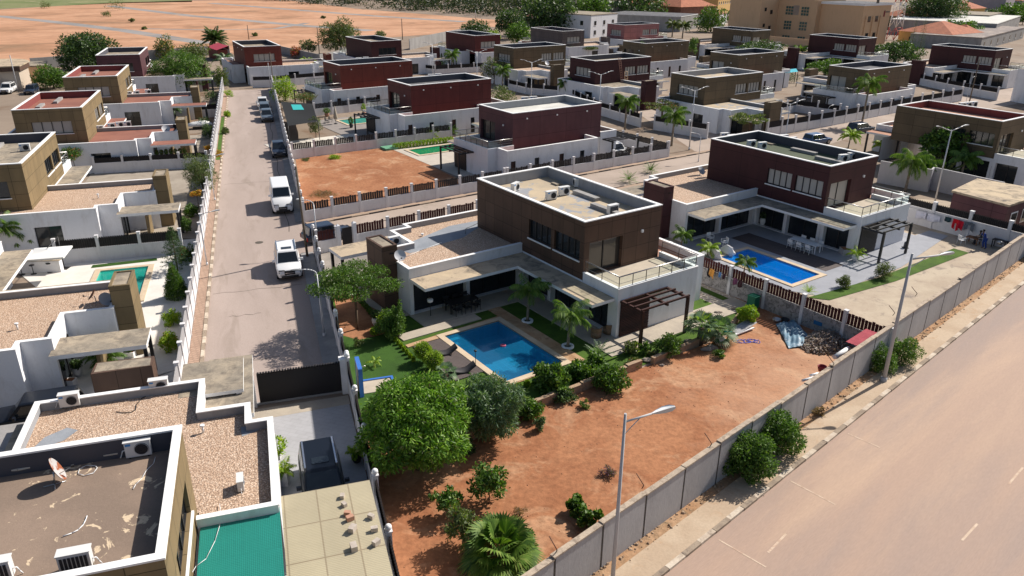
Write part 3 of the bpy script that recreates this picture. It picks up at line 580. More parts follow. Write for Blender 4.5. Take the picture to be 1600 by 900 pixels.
def villa(label,o,az,clad,roof=GREYROOF,inner=PARA_IN,wingroof=GRAVEL,curtain=False,side_end=11.2,detail=2,pergola=BLACKM,perg=True,rail='steel',canroof=SLABROOF,towerclad=None,wingtop=3.6,group='villas of the estate',wing=WING,wing_open=(1,2),extras=True,name='villa',slab=(-12.,-6.95,13.9,16.3),tower=(-10.9,-9.72,9.0,11.6),balcony=True,backwin=True,wpar=COPE,wallm=None,ulen=13.6,canopy=True):
    W_=wallm or WHITE; U=ulen; V=7.3
    t=thing(name,label,'villa',(o[0],o[1],0),az,group)
    pane=CURTAIN if curtain else GLASS
    # upper storey
    mb=MB(); s0=[(0,0),(V,0),(V,U),(0,U)]; zr=ZU-.8
    hw=[(U-3.3,U-.45,4.35,5.8),(U-6.4,U-3.7,4.35,5.8)]; hd=[(.5,3.6,3.32,5.65)]; hb=[(V-5.6,V-1.4,4.35,5.8)] if backwin else []
    P=[((0,U),(0,0)),((0,0),(V,0)),((V,0),(V,U)),((V,U),(0,U))]
    mb.wall(*P[0],3.02,ZU,clad,hw,.2); mb.wall(*P[1],3.02,ZU,clad,hd,.35); mb.wall(*P[2],3.02,ZU,clad); mb.wall(*P[3],3.02,ZU,clad,hb,.2)
    ti=.22; q=[(ti,ti),(V-ti,ti),(V-ti,U-ti),(ti,U-ti)]
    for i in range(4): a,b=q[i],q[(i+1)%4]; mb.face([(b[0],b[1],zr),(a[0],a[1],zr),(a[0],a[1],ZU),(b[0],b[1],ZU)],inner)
    mb.face([(0,0,3.02),(0,U,3.02),(V,U,3.02),(V,0,3.02)],clad)
    up=mb.obj('upper_storey',t)
    mb=MB(); mb.face([(a,b,zr) for a,b in q],roof)
    if detail>1:   # low curbs and hatches on the roof
        mb.box(4.4,4.85,1.0,4.6,zr,zr+.28,CONC); mb.box(5.6,6.1,5.4,8.2,zr,zr+.26,CONC); mb.box(5.9,6.5,10.6,11.4,zr,zr+.12,SLABROOF)
    mb.obj('flat_roof',t)
    cb=MB(); 
    for a,b,cc,d in ((-.04,V+.04,-.04,.26),(-.04,V+.04,U-.26,U+.04),(-.04,.26,.26,U-.26),(V-.26,V+.04,.26,U-.26)): cb.box(a,b,cc,d,ZU,ZU+.07,COPE)
    cb.obj('coping',t)
    for h in hw: glazing(t,*P[0],h,4,pane,sill=COPE,depth=.2)
    for h in hb: glazing(t,*P[3],h,4,pane,sill=COPE,depth=.2)
    for h in hd: glazing(t,*P[1],h,2,CURTAIN if curtain else GLASSB,depth=.35,name='sliding_door')
    if detail>0:
        for i,y in enumerate((2.0,6.5,11.2)):
            mb=MB(); mb.box(V,V+.14,y-.08,y+.08,6.45,6.6,WHITEP); mb.obj('wall_lamp',t)
        mb=MB(); mb.box(5.35,5.5,-.14,0,5.55,5.75,WHITEP); mb.obj('wall_lamp',t)
    # ground storey below it: glazed front facing the pool, balcony block, rear ledge with narrow doors
    mb=MB()
    fh=[(.25,3.3,.1,2.62),(3.65,6.9,.1,2.62),(7.2+.3,7.2+2.6,.1,2.45)]   # along x=0 from l=7.2 down to -3.7
    mb.wall((0,7.2),(0,0),0,3.02,W_,fh[:2],.5)
    mb.obj('ground_storey_wall',t)
    mb=MB(); mb.wall((V,13.62),(.0,13.62),0,3.02,W_); mb.obj('rear_wall',t)
    for h in fh[:2]: glazing(t,(0,7.2),(0,-3.7),h,2,GLASS,depth=.5,name='sliding_door')
    if balcony:
        poly=[(0,-3.7),(7.6,-3.7),(7.6,-.02),(0,-.02)]; mb=MB()
        I,E=parapet(mb,poly,(2,),3.6,ZF,W_,W_,COPE,holes={3:[(.35,2.75,.1,2.62)]},depth=.5)
        mb.face([(p.x,p.y,ZF) for p in I],mottled('balcony_floor',(.52,.45,.36),(.46,.40,.32),.8,fa=.1)); bo=mb.obj('balcony_block',t)
        cb=MB(); copering(cb,E,I,(2,),3.6,COPE); cb.obj('coping',t)
        glazing(t,(0,-.02),(0,-3.7),(.35,2.75,.1,2.62),2,GLASS,depth=.5,name='sliding_door')
        rb=MB(); RM=STEEL
        pts=[(.12,-.15),(.12,-3.58),(7.48,-3.58),(7.48,-.2)] if rail else []
        if rail:
            for i in range(3):
                a=Vector((*pts[i],0));b=Vector((*pts[i+1],0)); rb.tube((a.x,a.y,4.45),(b.x,b.y,4.45),.045,RM,seg=6); rb.tube((a.x,a.y,3.95),(b.x,b.y,3.95),.015,RM,seg=4)
                n=max(2,int((b-a).length/1.15)); 
                for j in range(n+(i==2)): p=a.lerp(b,j/n); rb.tube((p.x,p.y,3.6),(p.x,p.y,4.45),.03,plain('rail_bronze',(.10,.08,.065),.5,.5),seg=5)
            rb.obj('balcony_railing',t)
            gb=MB(); gm=clearmat('balcony_glass',(.86,.92,.90),.15)
            for i in range(3):
                a,b=pts[i],pts[i+1]; gb.face([(a[0],a[1],3.68),(b[0],b[1],3.68),(b[0],b[1],4.38),(a[0],a[1],4.38)],gm)
            gb.obj('glass_panel',t)
    # rear ledge block
    se=side_end
    step=se-3.2
    poly=[(7.32,-2.4),(9.7,-2.4),(9.7,se),(7.32,se)]
    dh=[(.5,1.2,.15,2.35),(3.9,4.6,.15,2.35),(7.6,8.3,.15,2.35),(10.8,11.5,.15,2.35),(12.9,13.4,.15,2.35)] ; dh=[h for h in dh if h[1]<se+2.2]
    mb=MB(); I,E=parapet(mb,poly,(3,),3.6,3.1,W_,W_,COPE,holes={1:dh},depth=.15)
    mb.face([(p.x,p.y,3.1) for p in I],PINKROOF if detail else SLABROOF); mb.obj('rear_block',t)
    cb=MB(); copering(cb,E,I,(3,),3.6,COPE); cb.obj('coping',t)
    for i,h in enumerate(dh): glazing(t,(9.7,-2.4),(9.7,se),h,1,GLASS if i%2 else plain('brown_door',(.06,.03,.025),.5),depth=.15,name='narrow_window' if i%2 else 'door')
    # living room wing with gravel roof
    mb=MB(); wh={}
    wh[0]=[(.3,4.7,.1,2.62),(5.0,9.5,.1,2.62)]
    if wing is WING: wh[4]=[(7.8,9.9,.1,2.35)]
    else: wh={}
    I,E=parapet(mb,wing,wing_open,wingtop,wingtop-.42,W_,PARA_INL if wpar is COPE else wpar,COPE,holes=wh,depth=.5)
    mb.obj('wing_wall',t)
    rbm=MB(); T=tessellate_polygon([[Vector((p.x,p.y,0)) for p in I]])
    for tr in T:
        p=[I[i] for i in tr]
        if (p[1]-p[0]).cross(p[2]-p[0]).z<0:p=p[::-1]
        rbm.face([(q.x,q.y,wingtop-.42) for q in p],wingroof)
    rbm.obj('wing_roof',t)
    cb=MB(); copering(cb,E,I,wing_open,wingtop,COPE); cb.obj('coping',t)
    if wing is WING:
        for h in wh[0]: glazing(t,E[0][0],E[0][1],h,3,GLASS,depth=.5,name='sliding_door')
        for h in wh[4]: glazing(t,E[4][0],E[4][1],h,2,GLASS,depth=.3,name='window')
    # L canopy
    if canopy: mb=MB(); mb.prism([(-9.75,5.0),(-2.0,5.0),(-2.0,-3.4),(-.03,-3.4),(-.03,7.17),(-9.75,7.17)],2.68,2.9,COPE,top=canroof); mb.obj('canopy',t)
    if slab:
        a,b,cc,d=slab; mb=MB(); mb.box(a,b,cc,d,2.65,2.9,COPE,top=canroof)
        for x,y in ((a+.15,cc+.2),(a+.15,d-.2)): mb.box(x-.1,x+.1,y-.1,y+.1,0,2.65,BLACKM)
        mb.obj('entrance_canopy',t)
        if not canopy: return t
        mb=MB(); mb.box(-7.13,-7.10,12.6,15.2,.1,2.4,GLASS); mb.box(-7.2,-7.13,12.5,12.6,.05,2.5,BLACKM); mb.box(-7.2,-7.13,13.85,13.92,.05,2.5,BLACKM); mb.obj('entrance_door',t)
        mb=MB(); mb.box(-9.2,-9.0,12.6,15.0,0,2.2,towerclad or clad); mb.obj('screen_wall',t)
    if tower:
        a,b,cc,d=tower; mb=MB(); mb.prism([(a,cc),(b,cc),(b,d),(a,d)],0,4.85,towerclad or clad)
        e=.14; mb.box(a-.02,b+.02,cc-.02,cc+e,4.85,4.93,towerclad or clad);mb.box(a-.02,b+.02,d-e,d+.02,4.85,4.93,towerclad or clad);mb.box(a-.02,a+e,cc+e,d-e,4.85,4.93,towerclad or clad);mb.box(b-e,b+.02,cc+e,d-e,4.85,4.93,towerclad or clad)
        mb.face([(a+e,cc+e,4.858),(b-e,cc+e,4.858),(b-e,d-e,4.858),(a+e,d-e,4.858)],SLABROOF)
        mb.box((a+b)/2-.03,b-.3+0,cc-.035,cc-.005,4.3,4.4,DARKIN); mb.obj('entrance_tower',t)
    if perg:
        mb=MB(); pm=pergola; X0,X1,Y0,Y1=.3,4.5,-5.75,-3.75
        for x in (X0,X1): mb.box(x-.09,x+.09,Y0-.09,Y0+.09,0,2.62,pm)
        for x in (X0,(X0+X1)/2+.1,X1): mb.box(x-.07,x+.07,Y0-.1,Y1,2.62,2.78,pm)
        for y in (Y0,Y0+.65,Y0+1.3): mb.box(X0-.12,X1+.12,y-.06,y+.06,2.78,2.9,pm)
        mb.box(X0-.1,X1+.1,Y1-.06,Y1+.04,2.62,2.78,pm)
        mb.obj('pergola',t)
        mb=MB()
        mb.box(.25,2.9,-3.78,-3.72,.1,2.6,WOODSLAT if pm is not BLACKM else BLACKM)
        for i in range(20): mb.box(.25,2.9,-3.83,-3.78,.15+i*.122,.21+i*.122,WOODSLAT if pm is not BLACKM else BLACKM)
        mb.obj('slatted_screen',t)
    return t
MAR=plain('brown_painted_metal',(.055,.022,.018),.5,0,.3)
V={}
V['C']=villa('dark brown panelled villa with sandy flat roof beside the deep blue pool',CO,CAZ,CL_BROWN,roof=SAND,inner=PARA_INL,pergola=MAR,canroof=SLABLIGHT,side_end=16.4)
V['MR']=villa('maroon two-storey villa with olive green flat roof and balcony, behind the bright blue pool',MO,CAZ,CL_MAROON,roof=GREENROOF,inner=PARA_IN,curtain=True)
V['P']=villa('purple-brown villa with pale flat roof above the bare red plot and green pool',PO,PAZ,CL_PURPLE,roof=PALEROOF,inner=PARA_INL)
V['R']=villa('dark brick-red villa right of the black car shade, nearer of the red pair',RO,PAZ,CL_DKRED,roof=GREYROOF)
V['R2']=villa('lighter brick-red villa directly behind the dark red one beyond the black car shade',(-33.33,138.),PAZ,CL_RED,roof=GREYROOF)
NW=[(-10.4,-2.0),(-.02,-2.0),(-.02,13.65),(7.32,13.65),(7.32,16.7),(-5.65,16.7),(-5.65,15.7),(-7.3,15.7),(-7.3,13.5),(-10.4,13.5)]
NW=[(-10.4,5.8),(-.02,5.8),(-.02,13.65),(1.0,13.65),(1.0,16.7),(-5.65,16.7),(-5.65,15.7),(-7.3,15.7),(-7.3,13.5),(-10.4,13.5)]
V['N']=villa('nearest villa in the lower left corner with peeling tan roof and gravel wing',NO,NAZ,CL_GOLD,roof=TAN,inner=PARA_IN,wing=NW,wing_open=(1,2),slab=(-13.9,-8.9 if 0 else -7.5+.0,13.5,15.8),tower=(-11.25,-10.42,8.5,11.3),perg=False,balcony=False,side_end=11.2,detail=3)
V['L1']=villa('left villa with gravel wing roof and dark roof terrace beside the narrow teal pool',L1O,LAZ,CL_GOLD,roof=TAN,perg=False)
V['L2']=villa('olive panelled villa at the left edge with gravel wing roof, beyond the bright white yard',(-46.28,77.06),LAZ,CL_GOLD,roof=SLABROOF,curtain=False,perg=False)
V['L3']=villa('olive gold villa with red flat roof at the left, nearer of the two red-roofed ones',(-55.1,103.91),LAZ,CL_GOLD,roof=REDROOF,inner=PARA_RED,wingroof=REDROOF,curtain=True,canroof=REDROOF,perg=False)
V['L4']=villa('olive gold villa with red flat roof, farther of the two red-roofed ones',(-63.6,130.35),LAZ,CL_GOLD,roof=REDROOF,inner=PARA_RED,wingroof=REDROOF,curtain=True,canroof=REDROOF,perg=False)
V['L5']=villa('small purple-brown villa at the edge of the red field between two big trees',(-72.9,158.39),LAZ,CL_PURPLE,roof=SLABROOF,detail=0,perg=False)
V['A']=villa('red villa at the far end of the left street with a red awning',(-54.22,175.42),152,CL_RED,roof=SLABROOF,curtain=True,detail=1,perg=False)
V['B']=villa('dark maroon villa near the field fence with an olive end wall',(-32.91,188.78),144.8,CL_MAROON,roof=SLABROOF,detail=0,perg=False)
V['C2']=villa('dark red villa below the round dark trees at the edge of the red field',(-11.2,205.14),144.8,CL_DKRED,detail=0,perg=False,curtain=True)
V['D']=villa('long olive villa with grey flat roof directly behind the purple villa',(11.03,170.34),234.8,CL_OLIVE,curtain=True,detail=1,perg=False)
V['E']=villa('grey-brown villa with pinkish roof rim in front of the big dark tree',(10.37,219.86),144.8,CL_GREY,roof=REDROOF,detail=0,perg=False,curtain=True)
V['F']=villa('villa with one olive and one dusky pink wall, farthest in the middle',(42.2,235.33),234.8,CL_PINK,curtain=True,detail=0,perg=False)
V['G']=villa('olive villa with sandy roof and climbing green plants behind the villa with the ladder',(24.5,180.4),54.8,CL_OLIVE,roof=SAND,detail=1,perg=False)
V['H']=villa('dark purple villa with a ladder leaning against its long wall',(25.74,149.37),234.8,CL_MAROON,roof=SLABROOF,curtain=True,detail=1,perg=False,wingroof=SLABROOF)
V['I']=villa('olive villa with sandy wing roof across the street behind the maroon villa with green roof',(40.6,128.5),234.8,CL_OLIVE,roof=SAND,inner=PARA_INL,curtain=True,detail=1,perg=False,wingroof=SAND)
V['J']=villa('olive villa with grey roof standing behind the one with the sandy wing roof',(39.23,159.04),PAZ,CL_OLIVE,curtain=True,detail=1)
V['K']=villa('farthest olive villa directly left of the tall beige building',(62.51,210.93),CAZ,CL_OLIVE,curtain=True,detail=0,perg=False)
V['M']=villa('maroon villa in front of the tall beige building with two dark cypresses',(81.95,190.51),CAZ,CL_MAROON,curtain=True,detail=0,perg=False)
V['N2']=villa('olive villa behind a tall palm and long white street fence at the upper right',(55.13,138.46),PAZ,CL_OLIVE,curtain=True,detail=1,roof=GREYROOF)
V['O']=villa('maroon villa with wide dark terrace below the orange-roofed houses at the upper right',(100.43,166.28),CAZ,CL_MAROON,curtain=True,detail=1,perg=False)
q=G(1567,190.5,ZU); 
V['Q']=villa('olive villa with pink terracotta flat roof at the right edge behind the tropical plants',(q.x,q.y),CAZ,CL_OLIVE,roof=PINKROOF,inner=PARA_RED,wingroof=PINKROOF,canroof=PINKROOF,detail=1,perg=False,ulen=12.6,canopy=False,wing=[(4.8,12.7),(12,12.7),(12,17.5),(4.8,17.5)],wing_open=(),slab=(2.6,4.75,12.75,17.5),tower=(8.2,10.3,17.6,19.2))
# ============================================================= FENCES, WALLS, GATES, LAMPS
SLATD=plain('dark_louvre_slats',(.022,.02,.022),.6); SLATM=mottled('maroon_fence_slats',(.085,.028,.026),(.06,.02,.02),3,fa=.3,mode='pos')
GREYW=plaster('grey_rendered_wall',(.50,.49,.50),amt=.4); STONEW=mottled('rough_stone_wall',(.46,.44,.43),(.34,.33,.325),1.8,(.20,.19,.185),3.5,lo3=.5,hi3=.6,fine=14,fa=.5,bump=.8)
WWALL=plaster('white_boundary_wall',(.68,.67,.68),amt=.45); BALL=plain('white_globe',(.8,.8,.8),.3)
def fence(label,pts,style='louvre',bay=3.1,hb=1.15,hs=.8,post=.24,hp=None,wallm=None,slat=SLATD,balls=0,name='boundary_fence',group=None,postm=None,lean=0):
    """posts, low wall and slat panels; each post and each panel its own part"""
    wallm=wallm or WWALL; postm=postm or wallm; hp=hp or hb+hs+.15
    t=thing(name,label,'fence',(pts[0].x,pts[0].y,0),0,group); o=Vector((pts[0].x,pts[0].y,0)); pm=None
    for a,b in zip(pts[:-1],pts[1:]):
        a=Vector((a.x,a.y,0))-o;b=Vector((b.x,b.y,0))-o;L=(b-a).length;u=(b-a)/L; n=max(1,round(L/bay)); d=L/n; az=math.atan2(u.x,u.y)
        mb=MB(); mb.box(-.07,.07,0,L,0,hb,wallm); w_=mb.obj('low_wall',t); w_.location=a; w_.rotation_euler=(0,0,-az)
        panel=None
        for i in range(n+1):
            p=a+u*d*i
            if pm is None:
                mb=MB(); mb.box(-post/2,post/2,-post/2,post/2,0,hp,postm); mb.box(-post/2-.03,post/2+.03,-post/2-.03,post/2+.03,hp,hp+.06,postm); q=mb.obj('post',t); pm=q.data
            else: q=bpy.data.objects.new('post',pm); COL.objects.link(q); q.parent=t
            q.location=p; q.rotation_euler=(0,0,-az)
            if balls:
                mb=MB() if 'ballm' not in globals() else None
                if mb is not None: mb.sphere((0,0,hp+.2),.15,BALL); mb.tube((0,0,hp+.04),(0,0,hp+.1),.06,BLACKM); g=mb.obj('globe_lamp',t); globals()['ballm']=g.data
                else: g=bpy.data.objects.new('globe_lamp',globals()['ballm']); COL.objects.link(g); g.parent=t; 
                g.location=p+Vector((0,0,hp-globals().setdefault('ballh',hp)))
        if hs>0:
            for i in range(n):
                if panel is None:
                    mb=MB(); y=post/2+.04; st=.245 if style=='slat' else .17; k_=0
                    mb.box(-.02,.02,post/2,d-post/2,hb+.06,hb+.10,slat); mb.box(-.02,.02,post/2,d-post/2,hb+hs-.16,hb+hs-.12,slat)
                    rr=random.Random(3)
                    if style!='slat': mb.box(-.012,.012,post/2,d-post/2,hb+.03,hb+hs-.05,slat)
                    while y+st<d-post/2:
                        j=rr.uniform(-.05,.05)
                        if style=='slat': mb.box(-.035,-.005,y,y+.205,hb+.02,hb+hs+j,slat)
                        else:
                            mb.face([(-.05,y,hb+.02),(.05,y+.13,hb+.02),(.05,y+.13,hb+hs+.03),(-.05,y,hb+hs+.03)],slat); mb.face([(.05,y+.145,hb+.02),(-.05,y+.015,hb+.02),(-.05,y+.015,hb+hs+.03),(.05,y+.145,hb+hs+.03)],slat)
                        y+=st
                    q=mb.obj('slat_panel',t); panel=q.data
                else: q=bpy.data.objects.new('slat_panel',panel); COL.objects.link(q); q.parent=t
                q.location=a+u*d*i; q.rotation_euler=(0,0,-az)
    return t
WF='white estate boundary fences'
fence('louvred fence with posts between the left street and the central villa garden',[s(8.95,-16.9),s(8.95,7.2)],hb=1.5,hs=.75,bay=2.9,balls=1)
fence('dark louvred fence with globe lamps between the grey driveway and the red earth',[s(8.95,-17.1),s(8.7,-40)],hb=1.4,hs=.8,bay=3.6,balls=1)
fence('maroon slatted fence behind the central villa along the side street',[c(-10.5,23),c(-8.6,23)],'slat',hb=1.1,hs=.9,slat=SLATM,bay=3)
fence('long maroon slatted fence behind the central villa wing on the side street',[c(-6.9,23),c(12.4,23)],'slat',hb=1.1,hs=.9,slat=SLATM)
fence('white fence with dark slats between the bare red plot and the side street',[c(-8.3,31.75),c(15.2,31.75)],'slat',hb=1.2,hs=.8)
fence('white fence with dark slats in front of the purple villa along the side street',[c(15.6,31.75),c(41.2,31.75)],'slat',hb=1.2,hs=.8)
fence('short white slatted fence closing the carport of the purple villa on the right',[c(41.2,32),c(41.2,40.5),c(34,44)],'slat',hb=1.1,hs=.8)
fence('street fence with globe lamps on the left side of the bare red plot',[s(8.7,16.4),s(8.7,43)],hb=1.5,hs=.6,bay=2.6,balls=1)
fence('street fence with small globe lamps beside the black car shade',[s(8.7,43.4),s(8.7,103.5)],hb=1.5,hs=.6,bay=2.6,balls=1)
fence('white and dark fence between the bare red plot and the dark red villa',[G(458,249),G(705,216)],'slat',hb=1.2,hs=.8)
fence('white and dark fence behind the turquoise pool of the dark red villa',[G(492,182),G(752,150)],'slat',hb=1.2,hs=.8)
fence('maroon slatted fence on a rough stone wall between the two pool gardens',[c(12.4,22.9),c(12.4,-15.8)],'slat',hb=1.35,hs=.85,slat=SLATM,wallm=STONEW,postm=WWALL,bay=3.15,hp=2.3)
fence('white wall with dark louvres hung with washing at the right of the maroon villa',[c(41.4,14),c(41.4,-13.4)],hb=1.75,hs=.7,bay=3.3,post=.3)
fence('left street fence with white posts and globe lamps beside the nearer three villas',[s(-.42,-17.2),s(-.42,44)],hb=1.35,hs=.7,bay=2.7,slat=GREYW)
fence('left street fence with a row of globe lamps beside the red-roofed villas',[s(-.42,44.4),s(-.42,104)],hb=1.35,hs=.7,bay=2.2,balls=1,slat=GREYW)
fence('white fence with black louvres between the two gravel-roofed villas at the left',[G(92,414),G(286,396)],hb=1.25,hs=.85,bay=3.3)
fence('white wall under vines between the second and third left villas',[G(150,272),G(325,262)],hb=1.3,hs=.6)
fence('white wall with dark louvres between the two red-roofed left villas',[G(240,190),G(344,182)],hb=1.25,hs=.8)
fence('white street wall in front of the dark purple villa with the ladder',[G(880,152),G(938,180),G(1000,199)],hb=1.35,hs=.8)
fence('white street wall of the olive villa with the sandy wing roof',[G(1022,203),G(1104,217)],hb=1.35,hs=.8)
fence('long white street fence with tall posts and dark panels at the upper right',[G(1197,214),G(1300,196),G(1420,172),G(1500,158)],hb=1.3,hs=.85,hp=2.6,bay=3.4,post=.3)
fence('white garden fence in front of the olive villa with the tall palm',[G(1180,188),G(1243,175),G(1310,184)],hb=1.2,hs=.8,hp=2.3,bay=3.4)
fence('white posted fence below the dark terrace of the upper right maroon villa',[G(1424,130),G(1478,142),G(1556,157)],hb=1.4,hs=.8,hp=2.5,bay=4)
fence('white garden fence of the dark red villa row behind the black car shade',[G(620,110),G(680,117),G(760,112)],hb=1.2,hs=.8)
fence('pale fence of the red villa with the red awning at the street end',[G(396,137),G(432,136),G(520,128)],hb=1.4,hs=.7,bay=4)
fence('white fence in front of the long olive villa behind the purple one',[G(795,140),G(822,147),G(878,152)],hb=1.2,hs=.8,bay=4)
# plain walls
def wallrun(label,pts,h,m,th=.18,cope=None,name='boundary_wall'):
    t=MB(); o=Vector((pts[0].x,pts[0].y,0))
    th_=th/2
    for a,b in zip(pts[:-1],pts[1:]):
        a=Vector((a.x,a.y,0))-o;b=Vector((b.x,b.y,0))-o;u=(b-a).normalized();n=Vector((-u.y,u.x,0))*th_
        q=[a-n,b-n,b+n,a+n]; t.prism([(p.x,p.y) for p in q],0,h,m)
        if cope: n=n*1.35; q=[a-n,b-n,b+n,a+n]; t.prism([(p.x,p.y) for p in q],h+.002,h+.06,cope)
    ob=t.obj(name); ob.location=o; return tag(ob,label,'wall')
wallrun('plain grey wall behind the maroon villa at the upper right',[G(1370,285),G(1448,300),G(1452,296),G(1560,322)],2.6,GREYW)
wallrun('long weathered boundary wall beside the red field',[G(640,78),G(700,64),G(760,52)],3.,CONC)
wallrun('dark low boundary wall of the field plot left of the dark maroon villa',[G(440,84),G(500,98),G(545,88)],2.,CONC)
wallrun('pale concrete wall behind the left villas at the field edge',[G(50,108),G(100,104),G(340,86),G(360,86)],2.4,CONC)
wallrun('tan wall along the foot of the tall beige building',[G(1195,68),G(1300,78)],2.4,TERRA)
wallrun('grey block wall at the upper right corner',[G(1500,118),G(1620,135)],2.4,CONC)
# main grey wall : precast panels between posts
WALLG=mottled('weathered_cement_wall',(.43,.425,.43),(.36,.355,.36),.5,(.26,.25,.25),1.5,lo3=.6,hi3=.8,fine=10,fa=.2,stretch=(1,1,.35))
WTOP=mottled('dusty_wall_coping',(.52,.42,.32),(.44,.36,.28),2,(.28,.22,.17),3,lo3=.5,hi3=.65,fa=.35)
JT=mottled('dark_wall_joint',(.085,.075,.07),(.12,.11,.10),2,fa=.3)
base=k(-16,-2.08); t=thing('boundary_wall','long grey cement wall with dark panel joints along the main road','wall',(base.x,base.y,0),47.2)
mb=MB(); sl_=[];n=33;bay=2.82; hgt=[2.42+.06*math.sin(i*1.7)+.05*math.cos(i*.9) for i in range(n+1)]
for i in range(n):
    y0=i*bay+.13; y1=(i+1)*bay-.0
    for h0,h1,m_ in ((0,hgt[i],WALLG),): mb.box(-.09,.09,y0,y1,0,h0+h1,m_)
mb.obj('wall_panel',t,)
mb=MB()
for i in range(n): mb.box(-.13,.13,i*bay,(i+1)*bay-.002,hgt[i]+.002,hgt[i]+.07,WTOP)
mb.obj('coping',t)
jm=None
for i in range(n+1):
    if jm is None: mb=MB(); mb.box(-.085,.075,-.002,.125,0,2.4,JT); q=mb.obj('joint_post',t); jm=q.data
    else: q=bpy.data.objects.new('joint_post',jm); COL.objects.link(q); q.parent=t
    q.location=(0,i*bay,0)
for i,(x,y) in enumerate(((868,863),(1003,762),(1109,697),(1300,572),(1395,492),(1430,462))):
    q=G(x,y,2.45); mb=MB(); mb.tube((0,0,0),(.05,-.1,.25),.02,BLACKM,seg=5); mb.tube((.05,-.1,.25),(-.25,.25,.62),.022,plain('rusty_iron',(.12,.06,.04),.8),seg=5); o=mb.obj('wall_spike'); o.location=(q.x,q.y,2.4)
    tag(o,['rusty iron spike on the grey wall nearest the bottom of the photo','rusty iron spike on the grey wall behind the near lamp head','rusty iron spike on the wall left of the green roadside bushes','iron spike on the wall beside the rubble and red sheet','iron spike on the wall just right of the leaning lamp post','farthest iron spike on the wall by the tan yard'][i],'spike')
# low retaining wall between garden and red earth
RW=mottled('sandy_retaining_wall',(.46,.33,.22),(.38,.26,.17),1.2,(.24,.19,.15),2.2,lo3=.55,hi3=.68,fine=9,fa=.4,bump=.7)
def lowwall(label,pts,h,th=.28,m=RW):
    mb=MB(); o=pts[0]
    for a,b in zip(pts[:-1],pts[1:]):
        a=a-o;b=b-o;u=(b-a).normalized();nn=Vector((-u.y,u.x,0))*th/2; n=max(1,int((b-a).length/1.1))
        for i in range(n):
            p=a.lerp(b,i/n);q=a.lerp(b,(i+.985)/n); mb.prism([((p-nn).x,(p-nn).y),((q-nn).x,(q-nn).y),((q+nn).x,(q+nn).y),((p+nn).x,(p+nn).y)],0,h+.04*math.sin(i*2.3),m)
    ob=mb.obj('retaining_wall'); ob.location=(o.x,o.y,0); return tag(ob,label,'wall')
lowwall('low sandy retaining wall in front of the pool garden shrubs, nearer half',[c(-14.5,-8.3),c(-10,-7.7),c(-1.4,-7.6)],.55)
lowwall('low sandy retaining wall below the pergola, farther half by the fan palms',[c(-.5,-7.7),c(3.2,-7.5),c(6,-7.4)],.5)
lowwall('short stub of sandy retaining wall under the round lime bush',[c(7.2,-7.3),c(9.6,-6.3)],.4)
# gates
t=thing('driveway_gate','black sliding gate with scalloped top across the grey paved driveway','gate',s(3.9,-16.9),71.8)
mb=MB(); mb.box(-.03,.03,0,4.75,.15,2.0,SLATD)
for i in range(32): mb.tube((0,.08+i*.15,1.95),(0,.08+i*.15,2.08),.07,SLATD,seg=6)
mb.obj('gate_panel',t)
for y in (.02,1.2,3.9): mb=MB(); mb.box(-.08,-.03,y,y+.07,.1,2.0,plain('gate_rail',(.05,.05,.055),.5)); mb.obj('gate_bar',t)
mb=MB(); mb.box(-.12,.12,-.6,4.9,.05,.12,CONC); mb.obj('gate_track',t)
for x,w_,lb in ((3.55,.35,'white gate post left of the black driveway gate'),(8.75,.45,'white gate post right of the black driveway gate with flat cap')):
    mb=MB(); mb.box(-w_/2,w_/2,-.2,.2,0,2.25,WHITE); mb.box(-w_/2-.05,w_/2+.05,-.25,.25,2.25,2.32,COPE); o=mb.obj('gate_post'); place(o,s(x,-16.95),-18.2); tag(o,lb,'gate post')
mb=MB(); mb.box(-.05,.05,0,.9,0,1.9,SLATD); o=mb.obj('pedestrian_gate'); place(o,c(-8.1,23),54.8); tag(o,'small black gate between two white posts on the side street','gate')
for i,x in enumerate((-8.45,-6.95)):
    mb=MB(); mb.box(-.16,.16,-.16,.16,0,2.2,WHITE); mb.face([(-.16,-.16,2.2),(.16,-.16,2.2),(0,0,2.36)],WHITE);mb.face([(.16,-.16,2.2),(.16,.16,2.2),(0,0,2.36)],WHITE);mb.face([(.16,.16,2.2),(-.16,.16,2.2),(0,0,2.36)],WHITE);mb.face([(-.16,.16,2.2),(-.16,-.16,2.2),(0,0,2.36)],WHITE)
    o=mb.obj('gate_post'); place(o,c(x,23),54.8); tag(o,['white post with pointed cap left of the small black gate','white post with pointed cap right of the small black gate'][i],'gate post')
